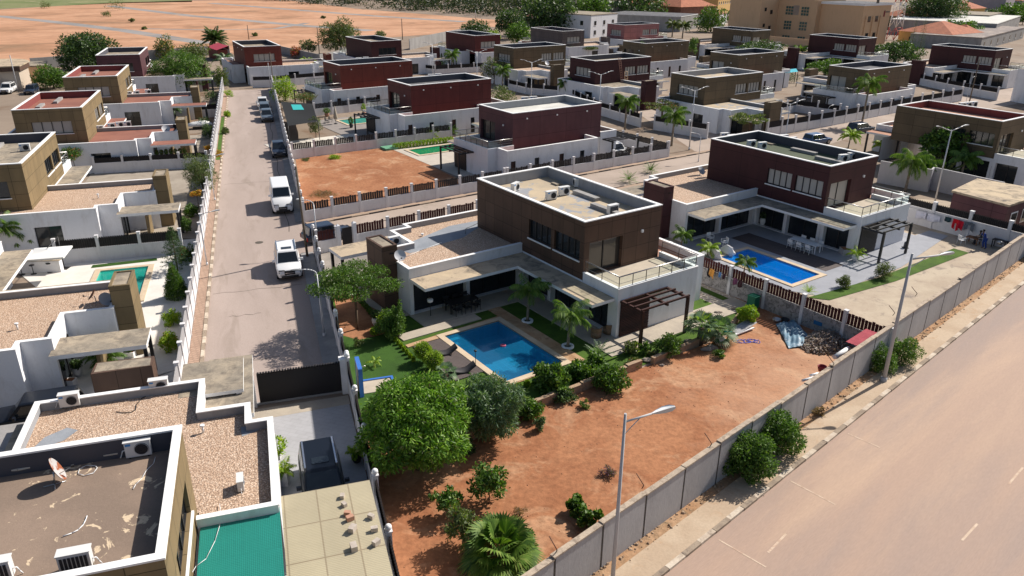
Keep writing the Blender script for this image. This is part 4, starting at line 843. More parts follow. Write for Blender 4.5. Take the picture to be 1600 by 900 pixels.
# street lamps
LAMPM=plain('galvanised_lamp_metal',(.55,.56,.58),.45,.3); LAMPG=plain('lamp_concrete_grey',(.42,.42,.43),.6); LGLASS=plain('lamp_diffuser',(.75,.78,.8),.25)
def lamphead(parent,pos,az,sc_=1,pitch=.12):
    mb=MB(); h=.42*sc_
    for i in range(6):
        r=[.05,.13,.17,.17,.13,.03][i]*sc_
    prof=[(0,.05),(.25,.12),(.5,.17),(.8,.16),(1.0,.07)]
    for j in range(4):
        (y0,w0),(y1,w1)=prof[j],prof[j+1]; y0*=.8*sc_;y1*=.8*sc_;w0*=sc_;w1*=sc_; t0,t1=w0*.55,w1*.55
        mb.face([(-w0,y0,0),(-w1,y1,0),(-w1*.6,y1,t1),(-w0*.6,y0,t0)],WHITEP,sm=True); mb.face([(w1,y1,0),(w0,y0,0),(w0*.6,y0,t0),(w1*.6,y1,t1)],WHITEP,sm=True)
        mb.face([(-w0*.6,y0,t0),(-w1*.6,y1,t1),(w1*.6,y1,t1),(w0*.6,y0,t0)][::-1],WHITEP,sm=True); mb.face([(-w1,y1,0),(-w0,y0,0),(w0,y0,0),(w1,y1,0)],LGLASS)
    o=mb.obj('lamp_head',parent); o.location=pos; o.rotation_euler=(pitch,0,-R(az)); return o
def streetlamp(label,base,h,arms,style='straight',m=LAMPM,r=.09,al=1.6,group=None,lean=(0,0)):
    t=thing('street_lamp',label,'street lamp',(base[0],base[1],0),0,group); mb=MB(); tp=Vector((lean[0],lean[1],h))
    mb.tube((0,0,0),tp,r,m,r*.55,10); mb.tube((0,0,0),(0,0,.35),r*1.5,m,r*1.4,10); mb.obj('pole',t)
    for az in arms:
        d=Vector((math.sin(R(az)),math.cos(R(az)),0)); mb=MB()
        if style=='straight': pts=[tp+Vector((0,0,-.35)),tp+d*al+Vector((0,0,.0-.2))]; mb.tube(pts[0]+Vector((0,0,-.0)),pts[1],r*.42,m,seg=6); mb.tube(tp+Vector((0,0,-.9)),tp+d*al*.55+Vector((0,0,-.3)),r*.2,m,seg=5); end=pts[1]
        elif style=='curve':
            pts=[tp+Vector((0,0,-.3))]+[tp+d*(al*(1-math.cos(a)))+Vector((0,0,.45*math.sin(a))) for a in [i*PI/2/6 for i in range(1,7)]]; mb.path(pts,r*.55,m,6); end=pts[-1]
        else: pts=[tp+Vector((0,0,-.1)),tp+d*al*.6+Vector((0,0,.15)),tp+d*al+Vector((0,0,.35))]; mb.path(pts,r*.5,m,6); end=pts[-1]
        mb.obj('arm',t); lamphead(t,end,az,1.15 if style=='straight' else .9)
    return t
q=G(977,650,8.4); streetlamp('tall grey street lamp on the pavement, nearest the camera, arm pointing right',q,8.5,[72],m=LAMPG,r=.095,al=1.1)
q=G(1380,597); streetlamp('leaning grey street lamp between roadside bushes, arm pointing right over the tan yard',q,8.4,[80],m=LAMPG,r=.13,al=1.75)
q=G(507,527); streetlamp('white curved street lamp beside the feathery tree, nearest on the left street',q,4.6,[-112],'curve',r=.07,al=.9,lean=(-.1,.0))
q=G(497,392); streetlamp('white curved street lamp at the corner of the side street by the parked dark car',q,4.2,[-100],'curve',r=.07,al=.7)
q=G(324,416); streetlamp('grey curved street lamp on the brick pavement, nearer of the two on the left',q,4.2,[75],'curve',r=.06,al=.9)
q=G(336,314); streetlamp('grey curved street lamp on the brick pavement beside the orange flowers',q,4.4,[75],'curve',r=.06,al=.9)
for (x,y,lb) in ((1487,203,'white double-armed lamp in front of the tropical plants at the right'),(1086,141,'white double-armed lamp standing between two royal palms'),(939,116,'white double-armed lamp in front of the villa with the ladder'),(831,97,'white double-armed lamp in front of the long olive villa'),(745,82,'white double-armed lamp beside the dark red villa roof'),(675,69,'white double-armed lamp behind the lighter red villa'),(1235,162,'white double-armed lamp behind the green flat roof')):
    q=G(x,y,8.0); streetlamp(lb,q,8.0,[75,-105],'Y',r=.09,al=1.3,group='double-armed estate lamps')
for (x,y,h,az,lb) in ((1091,253,3.2,-90,'small curved white lamp by the road left of the maroon villa roof'),(1508,165,4.6,60,'curved white lamp beside the tall pole at the upper right'),(1290,196,2.6,60,'small curved lamp on the long white street fence'),(1233,105,3,60,'small curved lamp by the turquoise canopy'),(1432,188,2.6,60,'small curved lamp at the far end of the long white fence')):
    q=G(x,y); streetlamp(lb,q,h,[az],'curve',r=.05,al=.6)
WOODP=mottled('weathered_pole_wood',(.20,.16,.12),(.14,.11,.085),2,fa=.3,mode='obj')
def pole(label,x,y,ty,r=.10,lx=0,name='utility_pole',m=None,h=None):
    q=G(x,y); lo,hi=0,20
    if h is None:
        for _ in range(40):
            mm=(lo+hi)/2; d=Vector((q.x,q.y,mm-HH)); fw=d.dot(_f); v=450-F*(-d.dot(rt)*0+d.dot(up))/fw
            if v>ty: lo=mm
            else: hi=mm
        h=lo
    mb=MB(); mb.tube((0,0,0),(lx,0,h),r,m or WOODP,r*.75,8); o=mb.obj(name); o.location=(q.x,q.y,0); return tag(o,label,'pole'),h
pole('tall brown wooden pole on the pavement beside the white sport utility car',480.5,402,260,.11,-.2)
pole('short grey post rising in front of the purple villa',865,258,210,.12,m=LAMPG)
pole('thin pole beside the street at the red villa with the awning',428,140,82,.09)
pole('tall thin pole by the white parked car at the far left',29,144,86,.1,m=LAMPG)
pole('leaning pale pole in front of the large tree at the left',103,116,75,.1,m=LAMPG)
pole('brown pole beside the upper right curved lamp',1513,166,93,.12)
pole('thin pole in the red field left of the dark maroon villa',499,84,42,.12)
pole('dark pole standing in the red field above the boundary wall',629,62,29,.14)
pole('thin dark pole beside the red villa at the field edge',389,62,39,.14)
pole('pale thin lamp pole in front of the far dark woodland',817,37,11,.14,m=LAMPG)
pole('white thin lamp pole at the far edge of the red field',743,30,16,.16,m=LAMPG)
pole('thin pole beside the black car shade at the left street',424,146,98,.07,m=LAMPG)
# ============================================================= VEGETATION
def clumpset(r,rz,n,sub=.42,flat=1.,core=True,seed=0,low=-.75):
    rg=np.random.default_rng(seed); out=[(0,0,0,r*.62,r*.62,rz*.62)] if core else []
    for i in range(n):
        ph=PI*(1+5**.5)*i+seed; zz=1-(i+.5)/n*(1-low); rr=math.sqrt(max(0,1-zz*zz)); q=sub*(.75+.5*rg.random())
        j=1+.12*rg.normal(); out.append((r*.72*rr*math.cos(ph)*j,r*.72*rr*math.sin(ph)*j,rz*.72*zz*j,r*q,r*q,rz*q*flat))
    return out
_sd=[1]
def tree(label,x,y,z,r,rz,mats,n,ll=.3,lw=.12,cl=14,name='tree',cat='tree',sub=.42,flat=1,droop=.3,trunk=True,trunkr=None,off=(0,0),group=None,core=True,low=-.75,bark=None,inner=.5):
    if not isinstance(mats,list): mats=[mats]
    q=G(x,y,z); _sd[0]+=1; t=thing(name,label,cat,(q.x,q.y,0),0,group)
    C_=clumpset(r,rz,cl,sub,flat,core,_sd[0],low); C_=[(a+off[0],b+off[1],c_+z,d,e,f) for a,b,c_,d,e,f in C_]
    foliage(C_,n,ll,lw,mats,'crown',t,droop,inner)
    tr=trunkr or max(.05,r*.06)
    if trunk:
        mb=MB(); bk=bark or BARK; hb=max(.3,z-rz*.5); mb.path([(0,0,0),(tr*.6,tr*.5,hb*.5),(off[0]*.3,off[1]*.3,hb)],tr,bk,7,tr*.7)
        for c_ in C_[1:8]: mb.path([(off[0]*.3,off[1]*.3,hb),(c_[0]*.5+off[0]*.2,c_[1]*.5+off[1]*.2,(hb+c_[2])/2+.1),(c_[0],c_[1],c_[2])],tr*.5,bk,5,tr*.15)
        mb.obj('trunk',t)
    return t
def frondmesh(nf,fl,ll,lw,seed=0,arch=1.1,lift=(.1,1.2),nl=26,vdroop=.35,stiff=False):
    rg=np.random.default_rng(seed); V_=[];K=[]
    for i in range(nf):
        az=2.4*i+rg.uniform(-.2,.2); e=lift[0]+(lift[1]-lift[0])*((i+.5)/nf); L=fl*(.8+.3*rg.random()); d=np.array([math.cos(az),math.sin(az)])
        p=np.zeros(3); el=e; pts=[p.copy()]; ns=10
        for k_ in range(ns):
            p=p+np.array([d[0]*math.cos(el),d[1]*math.cos(el),math.sin(el)])*L/ns; el-=arch*(.5+1.0*k_/ns)/ns*1.6; pts.append(p.copy())
        pts=np.array(pts); side=np.array([-d[1],d[0],0])
        for k_ in range(nl):
            u=.10+.88*k_/nl; a=u*ns; i0=min(int(a),ns-1); f=a-i0; b=pts[i0]*(1-f)+pts[i0+1]*f; tg=pts[i0+1]-pts[i0]; tg/=np.linalg.norm(tg)
            l_=ll*(math.sin(PI*(.12+.85*u))**.6)*(.85+.3*rg.random())
            for sg in (-1,1):
                dr=side*sg*.85+tg*.55+np.array([0,0,-vdroop*(1+.6*rg.random())+.0]); dr/=np.linalg.norm(dr); w_=tg*lw/2
                V_+= [b-w_,b+dr*l_*.5-w_*1.2,b+dr*l_+np.array([0,0,-.12*l_]),b+dr*l_*.5+w_*1.2]
        for k_ in range(ns):
            w_=side*.025*fl/2*(1-k_/ns*.7); V_+=[pts[k_]-w_,pts[k_+1]-w_*.8,pts[k_+1]+w_*.8,pts[k_]+w_]
    return np.array(V_)
def palm(label,x,y,h,fl=1.7,nf=16,mats=None,ll=.5,lw=.06,tr=.09,lean=(.1,0),name='palm_tree',cat='palm',arch=1.1,lift=(-.1,1.25),nl=26,vd=.45,base=None,ring_=False,group=None,z0=0,trm=None):
    q=base or G(x,y); _sd[0]+=1; t=thing(name,label,cat,(q.x,q.y,z0),0,group)
    v=frondmesh(nf,fl,ll,lw,_sd[0],arch,lift,nl,vd)+np.array([lean[0],lean[1],h]); rawmesh('fronds',v,4,mats or [L_PALM],t)
    if h>.3:
        mb=MB(); mb.path([(0,0,0),(lean[0]*.3,lean[1]*.3,h*.4),(lean[0]*.7,lean[1]*.7,h*.75),(lean[0],lean[1],h+.05)],tr*1.25,trm or PALM_TRUNK,8,tr*.8); mb.obj('trunk',t)
    if ring_: mb=MB(); mb.lathe([(.25,.06),(.25,.16),(.42,.16),(.42,.02)],COPE,(0,0,0),18); mb.obj('kerb_ring',t)
    return t
def fanpalm(label,x,y,h,r,nf=26,mats=None,name='fan_palm',z0=0,base=None,tr=.14,seg=14):
    q=base or G(x,y); _sd[0]+=1; rg=np.random.default_rng(_sd[0]); t=thing(name,label,'palm',(q.x,q.y,z0)); V_=[]
    for i in range(nf):
        az=2.4*i; el=-.35+1.7*((i+.5)/nf)**1.1; st=r*.5; d=np.array([math.cos(az)*math.cos(el),math.sin(az)*math.cos(el),math.sin(el)]); s_=np.array([-math.sin(az),math.cos(az),0]); n_=np.cross(d,s_)
        b=np.array([0,0,h])+d*st; w_=s_*.02; V_+=[np.array([0,0,h])-w_,b-w_,b+w_,np.array([0,0,h])+w_]; R2=r*.62*(.85+.3*rg.random())
        for k_ in range(seg):
            a=-1.35+2.7*k_/(seg-1); dd=d*math.cos(a)+s_*math.sin(a)-n_*.0; tip=b+dd*R2*(1-.18*abs(a))+np.array([0,0,-.22*R2*(1+rg.random()*.5)]); mid=b+dd*R2*.55; ww=(s_*math.cos(a)-d*math.sin(a))*R2*.055; V_+=[b,mid-ww,tip,mid+ww]
    rawmesh('fronds',np.array(V_),4,mats or [L_PALM],t)
    if h>.4: mb=MB(); mb.path([(0,0,0),(0,0,h*.5),(0,0,h)],tr*1.2,BARK,9,tr*.9); mb.obj('trunk',t)
    return t
def bush(label,x,y,r,rz,mats,n,ll=.16,lw=.08,name='shrub',cl=9,sub=.45,group=None,zc=None,**kw):
    return tree(label,x,y,zc if zc is not None else rz*.85,r,rz,mats,n,ll,lw,cl,name,'shrub',sub,trunkr=.035,group=group,inner=kw.pop('inner',.25),**kw)
def topiary(label,x,y,r,mats,n=2600,z=None,rz=None):
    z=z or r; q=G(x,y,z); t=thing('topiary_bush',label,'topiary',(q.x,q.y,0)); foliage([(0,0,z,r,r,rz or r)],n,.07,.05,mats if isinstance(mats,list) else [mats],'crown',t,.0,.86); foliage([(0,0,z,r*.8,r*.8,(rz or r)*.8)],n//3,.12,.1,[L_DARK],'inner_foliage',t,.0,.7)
    mb=MB(); mb.tube((0,0,0),(0,0,z),.04,BARK); mb.obj('trunk',t); return t
def hedge(label,a,b,w_,h,mats,n,z0=0,ll=.09,lw=.06,name='hedge'):
    a=Vector((a[0],a[1],0));b=Vector((b[0],b[1],0));L=(b-a).length;u=(b-a)/L;k_=max(2,int(L/.5)); C_=[(*(u*L*i/k_)[:2],z0+h*.5,w_*.62,w_*.62,h*.55) for i in range(k_+1)]
    o=foliage(C_,n,ll,lw,mats if isinstance(mats,list) else [mats],name,None,.05,.75); o.location=a; return tag(o,label,'hedge')
# --- near garden and red earth
tree('big bright green mango tree with dense drooping leaves at the garden corner',650,662,2.7,2.75,2.5,[L_MANGO,L_OLIVE],34000,.25,.075,34,'mango_tree',sub=.285,droop=.55,low=-.9,trunkr=.16,inner=.55)
tree('dark green round tree directly right of the bright mango tree',757,636,1.9,1.75,1.75,[L_BLUE],15000,.26,.06,18,'tree',sub=.38,droop=.6,low=-.9,trunkr=.1,inner=.6)
tree('feathery flat-crowned tree leaning over the street fence by the chimney tower',552,442,3.5,2.7,1.15,[L_MID,L_OLIVE],13000,.14,.07,15,'tree',sub=.30,flat=.9,droop=.1,trunkr=.10,core=False,inner=.3)
bush('tall loose green shrub beside the white flower pot in the pool garden',613,508,.95,1.15,[L_MID],3800,.17,.08,cl=10)
bush('slim pointed shrub rising above the loose one near the flower pot',621,490,.38,.9,[L_MID],900,.14,.07,cl=5,zc=2.0)
topiary('lime green topiary ball, upper left of the pair beside the loungers',661,548,.56,L_LIME,z=.85)
topiary('lime green topiary ball, lower right of the pair beside the loungers',677.5,562,.58,L_LIME,z=.72)
topiary('lime green clipped ball next to the loose shrub by the tower',601,500,.5,L_LIME,z=.8)
topiary('small lime green clipped ball left of the loose garden shrub',585,517,.3,L_LIME,900,z=.3)
palm('tiny yellow-green palm standing alone on the artificial lawn',585,573,.35,.6,9,[L_LIME],.16,.04,.05,(0,0),nl=12)
fanpalm('pale fan palm squeezed between the mango tree and the loungers',697,597,.6,.8,16,[L_BLUE])
bush('small dark bush on the lawn beside the bare garden soil',560,536,.35,.35,[L_OLIVE],500,.12,.05,cl=4)
hedge('low lime hedge between the artificial lawn and the wooden deck',G(618,534),G(646,565),.2,.36,L_LIME,5200)
hedge('low lime hedge along the near end of the deep blue pool',G(797,612),G(862,592),.3,.4,L_LIME,5200)
hedge('dark low hedge under the feathery tree in the villa garden',G(565,475),G(612,528),.28,.45,L_MID,4200)
palm('coconut palm in a white ring, left of the pair beside the deep pool',824,503,2.45,1.75,17,[L_PALM],.55,.055,.085,ring_=True,vd=.7)
palm('coconut palm in a white ring, right of the pair beside the deep pool',887,543,2.35,1.75,18,[L_PALM],.55,.055,.085,ring_=True,vd=.7)
bush('broad-leaved shrub at the near right corner of the deep pool',862,592,1.05,1.0,[L_MID],2600,.26,.13,cl=12)
bush('leafy shrub between the pool corner and the yucca by the sandy wall',905,580,.75,.75,[L_MID,L_LIME],1500,.22,.11,cl=9)
bush('spreading shrub overhanging the middle of the sandy retaining wall',952,592,1.0,.8,[L_MID],2600,.22,.10,cl=12)
bush('loose shrub in front of the yucca by the cream patio',930,572,.7,.8,[L_MID],1500,.22,.11,cl=8)
palm('spiky grey yucca clump by the end of the cream patio',935,565,.5,1.2,22,[L_BLUE],.14,.05,.05,(0,0),arch=.35,nl=10,vd=.1,lift=(.3,1.4))
bush('rounded shrub with pale flowers beside the pergola post',1047,540,.8,.85,[L_MID,L_OLIVE],2300,.17,.08,cl=10)
bush('low croton bush with reddish leaves left of the pergola',1020,553,.38,.35,[L_OLIVE,L_ORANGE],600,.16,.06,cl=5)
bush('low reddish plants above the broken end of the sandy wall',988,567,.55,.35,[L_OLIVE,L_RED],800,.15,.06,cl=6)
fanpalm('stout fan palm beside the pergola, left one of the two',1093,538,1.25,1.25,24,[L_BLUE,L_LIME],tr=.22)
fanpalm('fan palm leaning over the coiled blue hose, right one of the two',1121,536,.8,1.3,22,[L_BLUE],tr=.18)
bush('small weed growing at the foot of the right fan palm',1125,553,.4,.35,[L_MID],400,.15,.08,cl=5)
tree('round lime green bush at the end of the sandy wall by the green bin',1168,490,.85,.78,.62,[L_LIME,L_MID],5500,.10,.06,12,'shrub','shrub',sub=.4,inner=.7)
bush('lanky young tree standing alone in the middle left of the red earth',764,752,.85,1.0,[L_MID],1500,.2,.10,cl=8,zc=1.3)
bush('small leafy tree left of the lone tree on the red earth',697,778,.7,.45,[L_MID],900,.2,.09,cl=7,zc=1.0)
bush('yellow-green young tree just above the big fan palm on the red earth',722,822,.72,1.0,[L_OLIVE,L_LIME],1500,.22,.07,cl=9,zc=1.1)
fanpalm('large grey-green fan palm at the bottom edge of the red earth',782,885,.7,1.75,40,[L_PALM],seg=20)
bush('leafy weeds behind the large fan palm at the bottom edge',810,848,.8,.55,[L_MID],1800,.14,.08,cl=9)
bush('dark green leafy plant by the grey wall, upper of the two clumps',902,790,.48,.5,[L_MID],900,.2,.15,cl=6)
bush('dark green leafy plant touching the grey wall, lower of the two clumps',918,808,.5,.48,[L_MID],900,.2,.15,cl=6)
bush('little green sprout on the red earth below the garden shrubs',843,662,.35,.5,[L_BLUE],500,.14,.08,cl=4)
bush('small dark tuft in the shade below the overhanging shrub',912,632,.35,.3,[L_MID],350,.14,.05,cl=4)
bush('purple-leaved tuft lying on the red earth near the lamp',950,738,.42,.28,[L_PURP,L_DRY],420,.22,.03,cl=4)
bush('dry reddish weed on the red earth left of the dark green clumps',812,800,.45,.3,[L_DRY],260,.2,.025,cl=4)
for i,(x,y) in enumerate(((737,800),(752,650),(880,660))): pass
bush('small green bush at the foot of the dark round tree',725,700,.55,.5,[L_DARK],900,.16,.07,cl=6)
bush('leafy shrub hanging over the left end of the sandy retaining wall',828,640,.8,.6,[L_MID],1400,.2,.1,cl=9)
bush('low dark planting between the lime hedge and the sandy wall',880,618,.7,.4,[L_DARK,L_MID],1100,.16,.08,cl=8)
bush('small shrub with yellowish tips between two larger shrubs by the wall',985,545,.5,.5,[L_OLIVE,L_LIME],800,.16,.08,cl=6)
bush('green clump at the base of the pergola post beside the croton',1008,545,.4,.45,[L_MID],700,.16,.08,cl=6)
# roadside
tree('large roadside bush against the grey wall, left of the near pair',1168,716,1.1,1.25,1.25,[L_MID],9000,.14,.08,14,'roadside_bush','bush',sub=.4,trunkr=.06)
tree('large roadside bush against the grey wall, right of the near pair',1217,676,1.15,1.2,1.15,[L_MID],8000,.14,.08,14,'roadside_bush','bush',sub=.4,trunkr=.06)
tree('grey-green roadside bush left of the leaning lamp post',1380,562,.85,.95,.95,[L_MID],5200,.12,.05,12,'roadside_bush','bush',sub=.4,trunkr=.05)
tree('feathery roadside bush right of the leaning lamp post',1411,549,.85,1.05,.9,[L_MID,L_LIME],5600,.12,.05,12,'roadside_bush','bush',sub=.4,trunkr=.05)
bush('burnt stub of a bush on the verge beside the grey wall',1279,643,.4,.3,[L_DRY],260,.35,.03,cl=4)
# right hand garden
palm('small coconut palm leaning by the bright blue pool, behind the fence',1160,437,1.55,1.15,15,[L_PALM],.42,.05,.06,vd=.7)
palm('arching green palm in the corner between the two villas, left one',1063,392,1.5,1.35,16,[L_PALM],.4,.05,.06)
palm('low green palm in the corner beside the white boulders, right one',1105,400,.7,1.25,15,[L_LIME],.36,.05,.06)
palm('tall thin palm fronds between the brown villa wall and the white wing',1040,352,1.8,1.1,12,[L_PALM],.35,.05,.05)
palm('yellow-green yucca poking above the maroon slatted fence',1262,462,.3,.85,24,[L_LIME],.12,.04,.05,(0,0),arch=.4,nl=9,vd=.1,lift=(.2,1.3))
bush('round olive bush on the lawn strip, left of the two by the black pergola',1318,441,.55,.6,[L_OLIVE],1700,.12,.05,cl=9)
bush('round olive bush on the lawn strip, right one nearest the black pergola',1380,424,.72,.75,[L_OLIVE],2300,.12,.05,cl=10)
# left villas
def conifer(label,x,y,h,r,mats,n,tiers=None,name='conifer_tree'):
    q=G(x,y); t=thing(name,label,'tree',(q.x,q.y,0)); V_=[]
    if tiers:
        C_=[]
        for i in range(tiers):
            u=i/tiers; rr=r*(1-u)**.8
            for k_ in range(7):
                a=k_*2*PI/7+i*.5
                for w_ in (.35,.7,1.0): C_.append((rr*w_*math.cos(a),rr*w_*math.sin(a),h*.12+h*.86*u+.12*w_,.13+.05*(1-u),.13,.09))
        foliage(C_,n,.16,.03,mats,'crown',t,0,.2)
    else:
        C_=[(0,0,h*(.1+.8*i/9),r*(1-.85*(i/9)**1.5),r*(1-.85*(i/9)**1.5),h*.12) for i in range(10)]; foliage(C_,n,.13,.05,mats,'crown',t,-.6,.8)
    mb=MB(); mb.tube((0,0,0),(0,0,h*.92),.07,BARK,.02); mb.obj('trunk',t); return t
conifer('tiered araucaria tree by the white wall beside the teal pool',278,424,3.9,1.15,[L_DARK],5200,15,'araucaria_tree')
conifer('dense dark thuja cone in front of the araucaria by the street fence',277,466,2.9,.85,[L_MID],7500,name='thuja_tree')
bush('lime green bush by the street fence, upper of the two beside the grey canopy',269,498,.62,.6,[L_LIME],1500,.16,.06,cl=8)
bush('yellow-green trimmed bush by the street fence, lower of the two',264,534,.62,.8,[L_LIME,L_ORANGE],3200,.10,.06,cl=8)
bush('dark bush growing up the fence corner above the araucaria',293,396,.75,.8,[L_MID,L_RED],1700,.15,.07,cl=9)
bush('bush beside the fence just below the orange flowers',290,352,.6,.9,[L_MID],1200,.15,.07,cl=8)
tree('big bamboo-like hedge mass bulging over the left street fence',313,272,2.3,1.75,2.0,[L_OLIVE,L_MID],7000,.2,.05,14,'hedge_bush','bush',sub=.4,droop=.5)
bush('orange flowering creeper on the left street fence',307,303,.6,.4,[L_ORANGE],900,.12,.08,cl=6,zc=1.6)
bush('yellow flowering bush inside the fence beside the second villa terrace',326,231,.6,.4,[L_ORANGE],700,.12,.08,cl=6,zc=1.2)
bush('orange flowers hanging outside the left street fence',343,241,.5,.5,[L_ORANGE,L_MID],600,.12,.08,cl=6,zc=1.2)
bush('dark bush by the globe lamp fence near the white parasol',326,205,.9,1.2,[L_DARK,L_LIME],1500,.18,.08,cl=9)
hedge('row of climbing vines on the white wall between two left villas',G(205,264),G(292,258),.35,.6,[L_MID,L_RED],4200,z0=1.5,ll=.14,lw=.07)
palm('leafy fern palm between the two gravel-roofed left villas',178,266,.5,1.5,18,[L_PALM],.35,.06,.06)
bush('flowering bougainvillea above the sandy canopy of the left villa',112,240,1.2,.8,[L_MID,L_RED],1800,.18,.09,cl=10,zc=2.6)
palm('big drooping palm at the left edge below the olive villa',12,400,2.6,2.0,20,[L_PALM],.6,.07,.1,vd=.7)
palm('second drooping palm at the left edge touching the white wing wall',38,392,1.6,1.8,18,[L_PALM],.6,.07,.1,vd=.7)
palm('bushy fern palm under the grey canopy of the lower left villa',166,575,.8,1.5,26,[L_MID],.34,.05,.06,lift=(0,1.35))
palm('thin multi-stem palm in front of the red-roofed left villa',262,190,2.2,1.7,13,[L_OLIVE],.5,.06,.06,vd=.8)
palm('thin grey palm right of the multi-stem one by the red-roofed villa',276,190,2.0,1.5,12,[L_BLUE],.5,.06,.06,vd=.8)
bush('small bush between the two olive gold left villas',172,172,1.0,.8,[L_MID],900,.2,.1,cl=7,zc=1.6)
bush('narrow tall plant sprouting beside the olive villa at the left edge',104,210,.35,1.5,[L_LIME],420,.3,.06,cl=5,zc=2.0)
tree('big dark dome tree with palm fronds at the upper left by the field',138,84,4.5,6.2,4.8,[L_DARK,L_MID],9000,.6,.25,22,'tree',sub=.38)
palm('palm fronds showing in front of the big upper left tree',133,108,5,4.2,22,[L_PALM],1.2,.2,.2,vd=.7)
tree('dense mixed bush beside the white car at the upper left',80,122,2.0,3.2,2.3,[L_MID,L_OLIVE],3400,.45,.2,12,'garden_bush','bush')
tree('dark garden bush behind the olive gold villa, left of the bamboo mass',212,112,2.4,3.6,2.6,[L_DARK],3800,.45,.2,14,'garden_bush','bush')
tree('huge soft bamboo mass at the end of the left villas',285,112,3.6,5.2,3.6,[L_MID],12000,.45,.13,18,'bamboo_clump','bamboo',sub=.4,droop=.6)
tree('second garden bush between the bamboo and the purple-brown villa',238,122,2.,2.6,2.2,[L_DARK,L_MID],2600,.4,.2,12,'garden_bush','bush')
tree('yellowish small tree at the field wall above the bamboo',256,76,2.6,2.6,2.8,[L_OLIVE,L_ORANGE],1300,.5,.25,10,'tree')
tree('pale green tree at the field wall right of the yellowish one',300,84,3.2,3.6,2.4,[L_OLIVE],2200,.5,.22,12,'tree')
palm('spiky tree palm at the field edge left of the red awning villa',337,80,3.2,4.2,34,[L_DARK],1.0,.2,.25,arch=.7,lift=(-.2,1.4),vd=.3)
palm('travellers palm beside the white wall of the red awning villa',352,112,2.8,3.0,15,[L_BLUE],.8,.14,.15)
bush('yellowish shrub at the street end beside the globe lamps',345,122,1.4,2.3,[L_OLIVE,L_LIME],1700,.3,.13,cl=9)
bush('lime bush on the verge at the upper end of the left street',357,146,.8,.7,[L_LIME],600,.2,.1,cl=6)
tree('large round grey-green tree standing alone in front of the red field',531,58,4.4,5.2,4.3,[L_OLIVE,L_DARK],8000,.5,.2,20,'tree',sub=.38)
tree('small bush beside the red villa at the field wall',481,72,2.4,2.4,1.8,[L_OLIVE],1400,.4,.2,9,'tree')
bush('reddish bush at the field wall between red and dark maroon villas',462,82,1.6,1.6,[L_RED,L_DARK],900,.35,.18,cl=8)
bush('small trees by the field wall right of the dark maroon villa',594,54,2.,1.5,[L_OLIVE],900,.4,.2,cl=8)
palm('yellow-green palm in the garden of the red awning villa, left one',480,118,3,2.1,15,[L_LIME],.6,.1,.1,vd=.7)
palm('yellow-green palm in the garden of the red awning villa, right one',497,122,2.6,2.0,15,[L_LIME],.6,.1,.1,vd=.7)
tree('bright lime tree at the left end of the cream terrace villa',444,140,2.0,2.2,2.4,[L_LIME,L_MID],2600,.3,.15,12,'tree')
bush('spreading pink and green creeper on top of the black car shade',476,152,1.8,.7,[L_OLIVE,L_RED],1600,.22,.1,cl=10,zc=2.9)
tree('hanging weeping tree in the bright paved yard left of the grey pool patio',492,196,1.8,.95,1.3,[L_OLIVE],1500,.22,.07,9,'tree',droop=.9)
hedge('yellow-green hedge along the white fence by the green pool',pf(-12.5,-5.5),pf(-12.,3),.6,.8,[L_LIME],4200,ll=.16,lw=.1)
palm('spiky cycad behind the green pool by the white fence, left one',675,218,.6,1.4,18,[L_LIME],.3,.07,.08,arch=.6)
palm('spiky cycad beside the glass balcony of the purple villa, right one',702,213,.7,1.5,18,[L_PALM],.3,.07,.08,arch=.6)
bush('grass tuft in the middle of the bare red plot by the fence',523,245,.8,.25,[L_LIME],900,.35,.03,cl=6)
bush('smaller dry grass tuft in the corner of the bare red plot',478,249,.6,.2,[L_OLIVE],400,.3,.03,cl=5)
bush('dry grass patch at the near corner of the bare red plot',505,303,1.6,.12,[L_DRY,L_OLIVE],900,.25,.03,cl=8)
# villa rows behind
for i,(x,y,h,f,lb) in enumerate(((881,155,3.0,1.9,'royal palm in front of the street wall of the ladder villa'),(976,203,4.4,2.3,'royal palm on the verge left of the double-armed lamp'),(1049,228,4.4,2.4,'royal palm on the verge right of the double-armed lamp'),(785,140,4,2.2,'palm between the dark red villa and the long olive villa'),(706,112,4,2.4,'palm behind the dark red villa by the white garden fence'))):
    palm(lb,x,y,h,f,19,[L_PALM],.75,.09,.13,vd=.95,lift=(-.5,1.2),group=None)
palm('tall coconut palm in front of the olive villa at the upper right',1346,196,6.6,2.9,20,[L_PALM],.8,.1,.14,vd=.8,lift=(-.4,1.2))
palm('spiky bush palm below the tall coconut palm',1341,177,.6,1.7,18,[L_LIME],.4,.08,.08)
palm('large palm in front of the grey wall at the right',1414,300,3.6,2.7,22,[L_PALM],.8,.09,.14,vd=.9,lift=(-.5,1.2))
palm('bushy palm right behind the large palm at the grey wall',1436,290,2.6,2.3,18,[L_PALM],.8,.09,.14,vd=.9,lift=(-.5,1.2))
palm('yellow-green palm above the green roof at the upper right',1325,232,1.8,2.0,20,[L_LIME],.45,.08,.08)
palm('small orange-tinged palm right of the green roof villa',1372,245,1.6,1.5,14,[L_LIME,L_ORANGE],.4,.08,.08)
QO=G(1567,190.5,7.25); qf=lambda x,y:toW((QO.x,QO.y),-35.2,x,y)
tree('broad-leaved frangipani behind the double-armed lamp at the right',1476,226,3.7,2.6,2.1,[L_MID,L_DARK],2600,.5,.22,14,'tree',sub=.36)
palm('banana-like fronds drooping beside the frangipani at the right',0,0,2.9,2.4,12,[L_MID],.7,.3,.12,vd=.8,base=qf(-2,2.2))
palm('pale travellers palm under the frangipani by the grey wall',0,0,.8,2.8,14,[L_OLIVE],.4,.12,.12,lift=(.5,1.4),arch=.4,base=qf(-3.6,3.6))
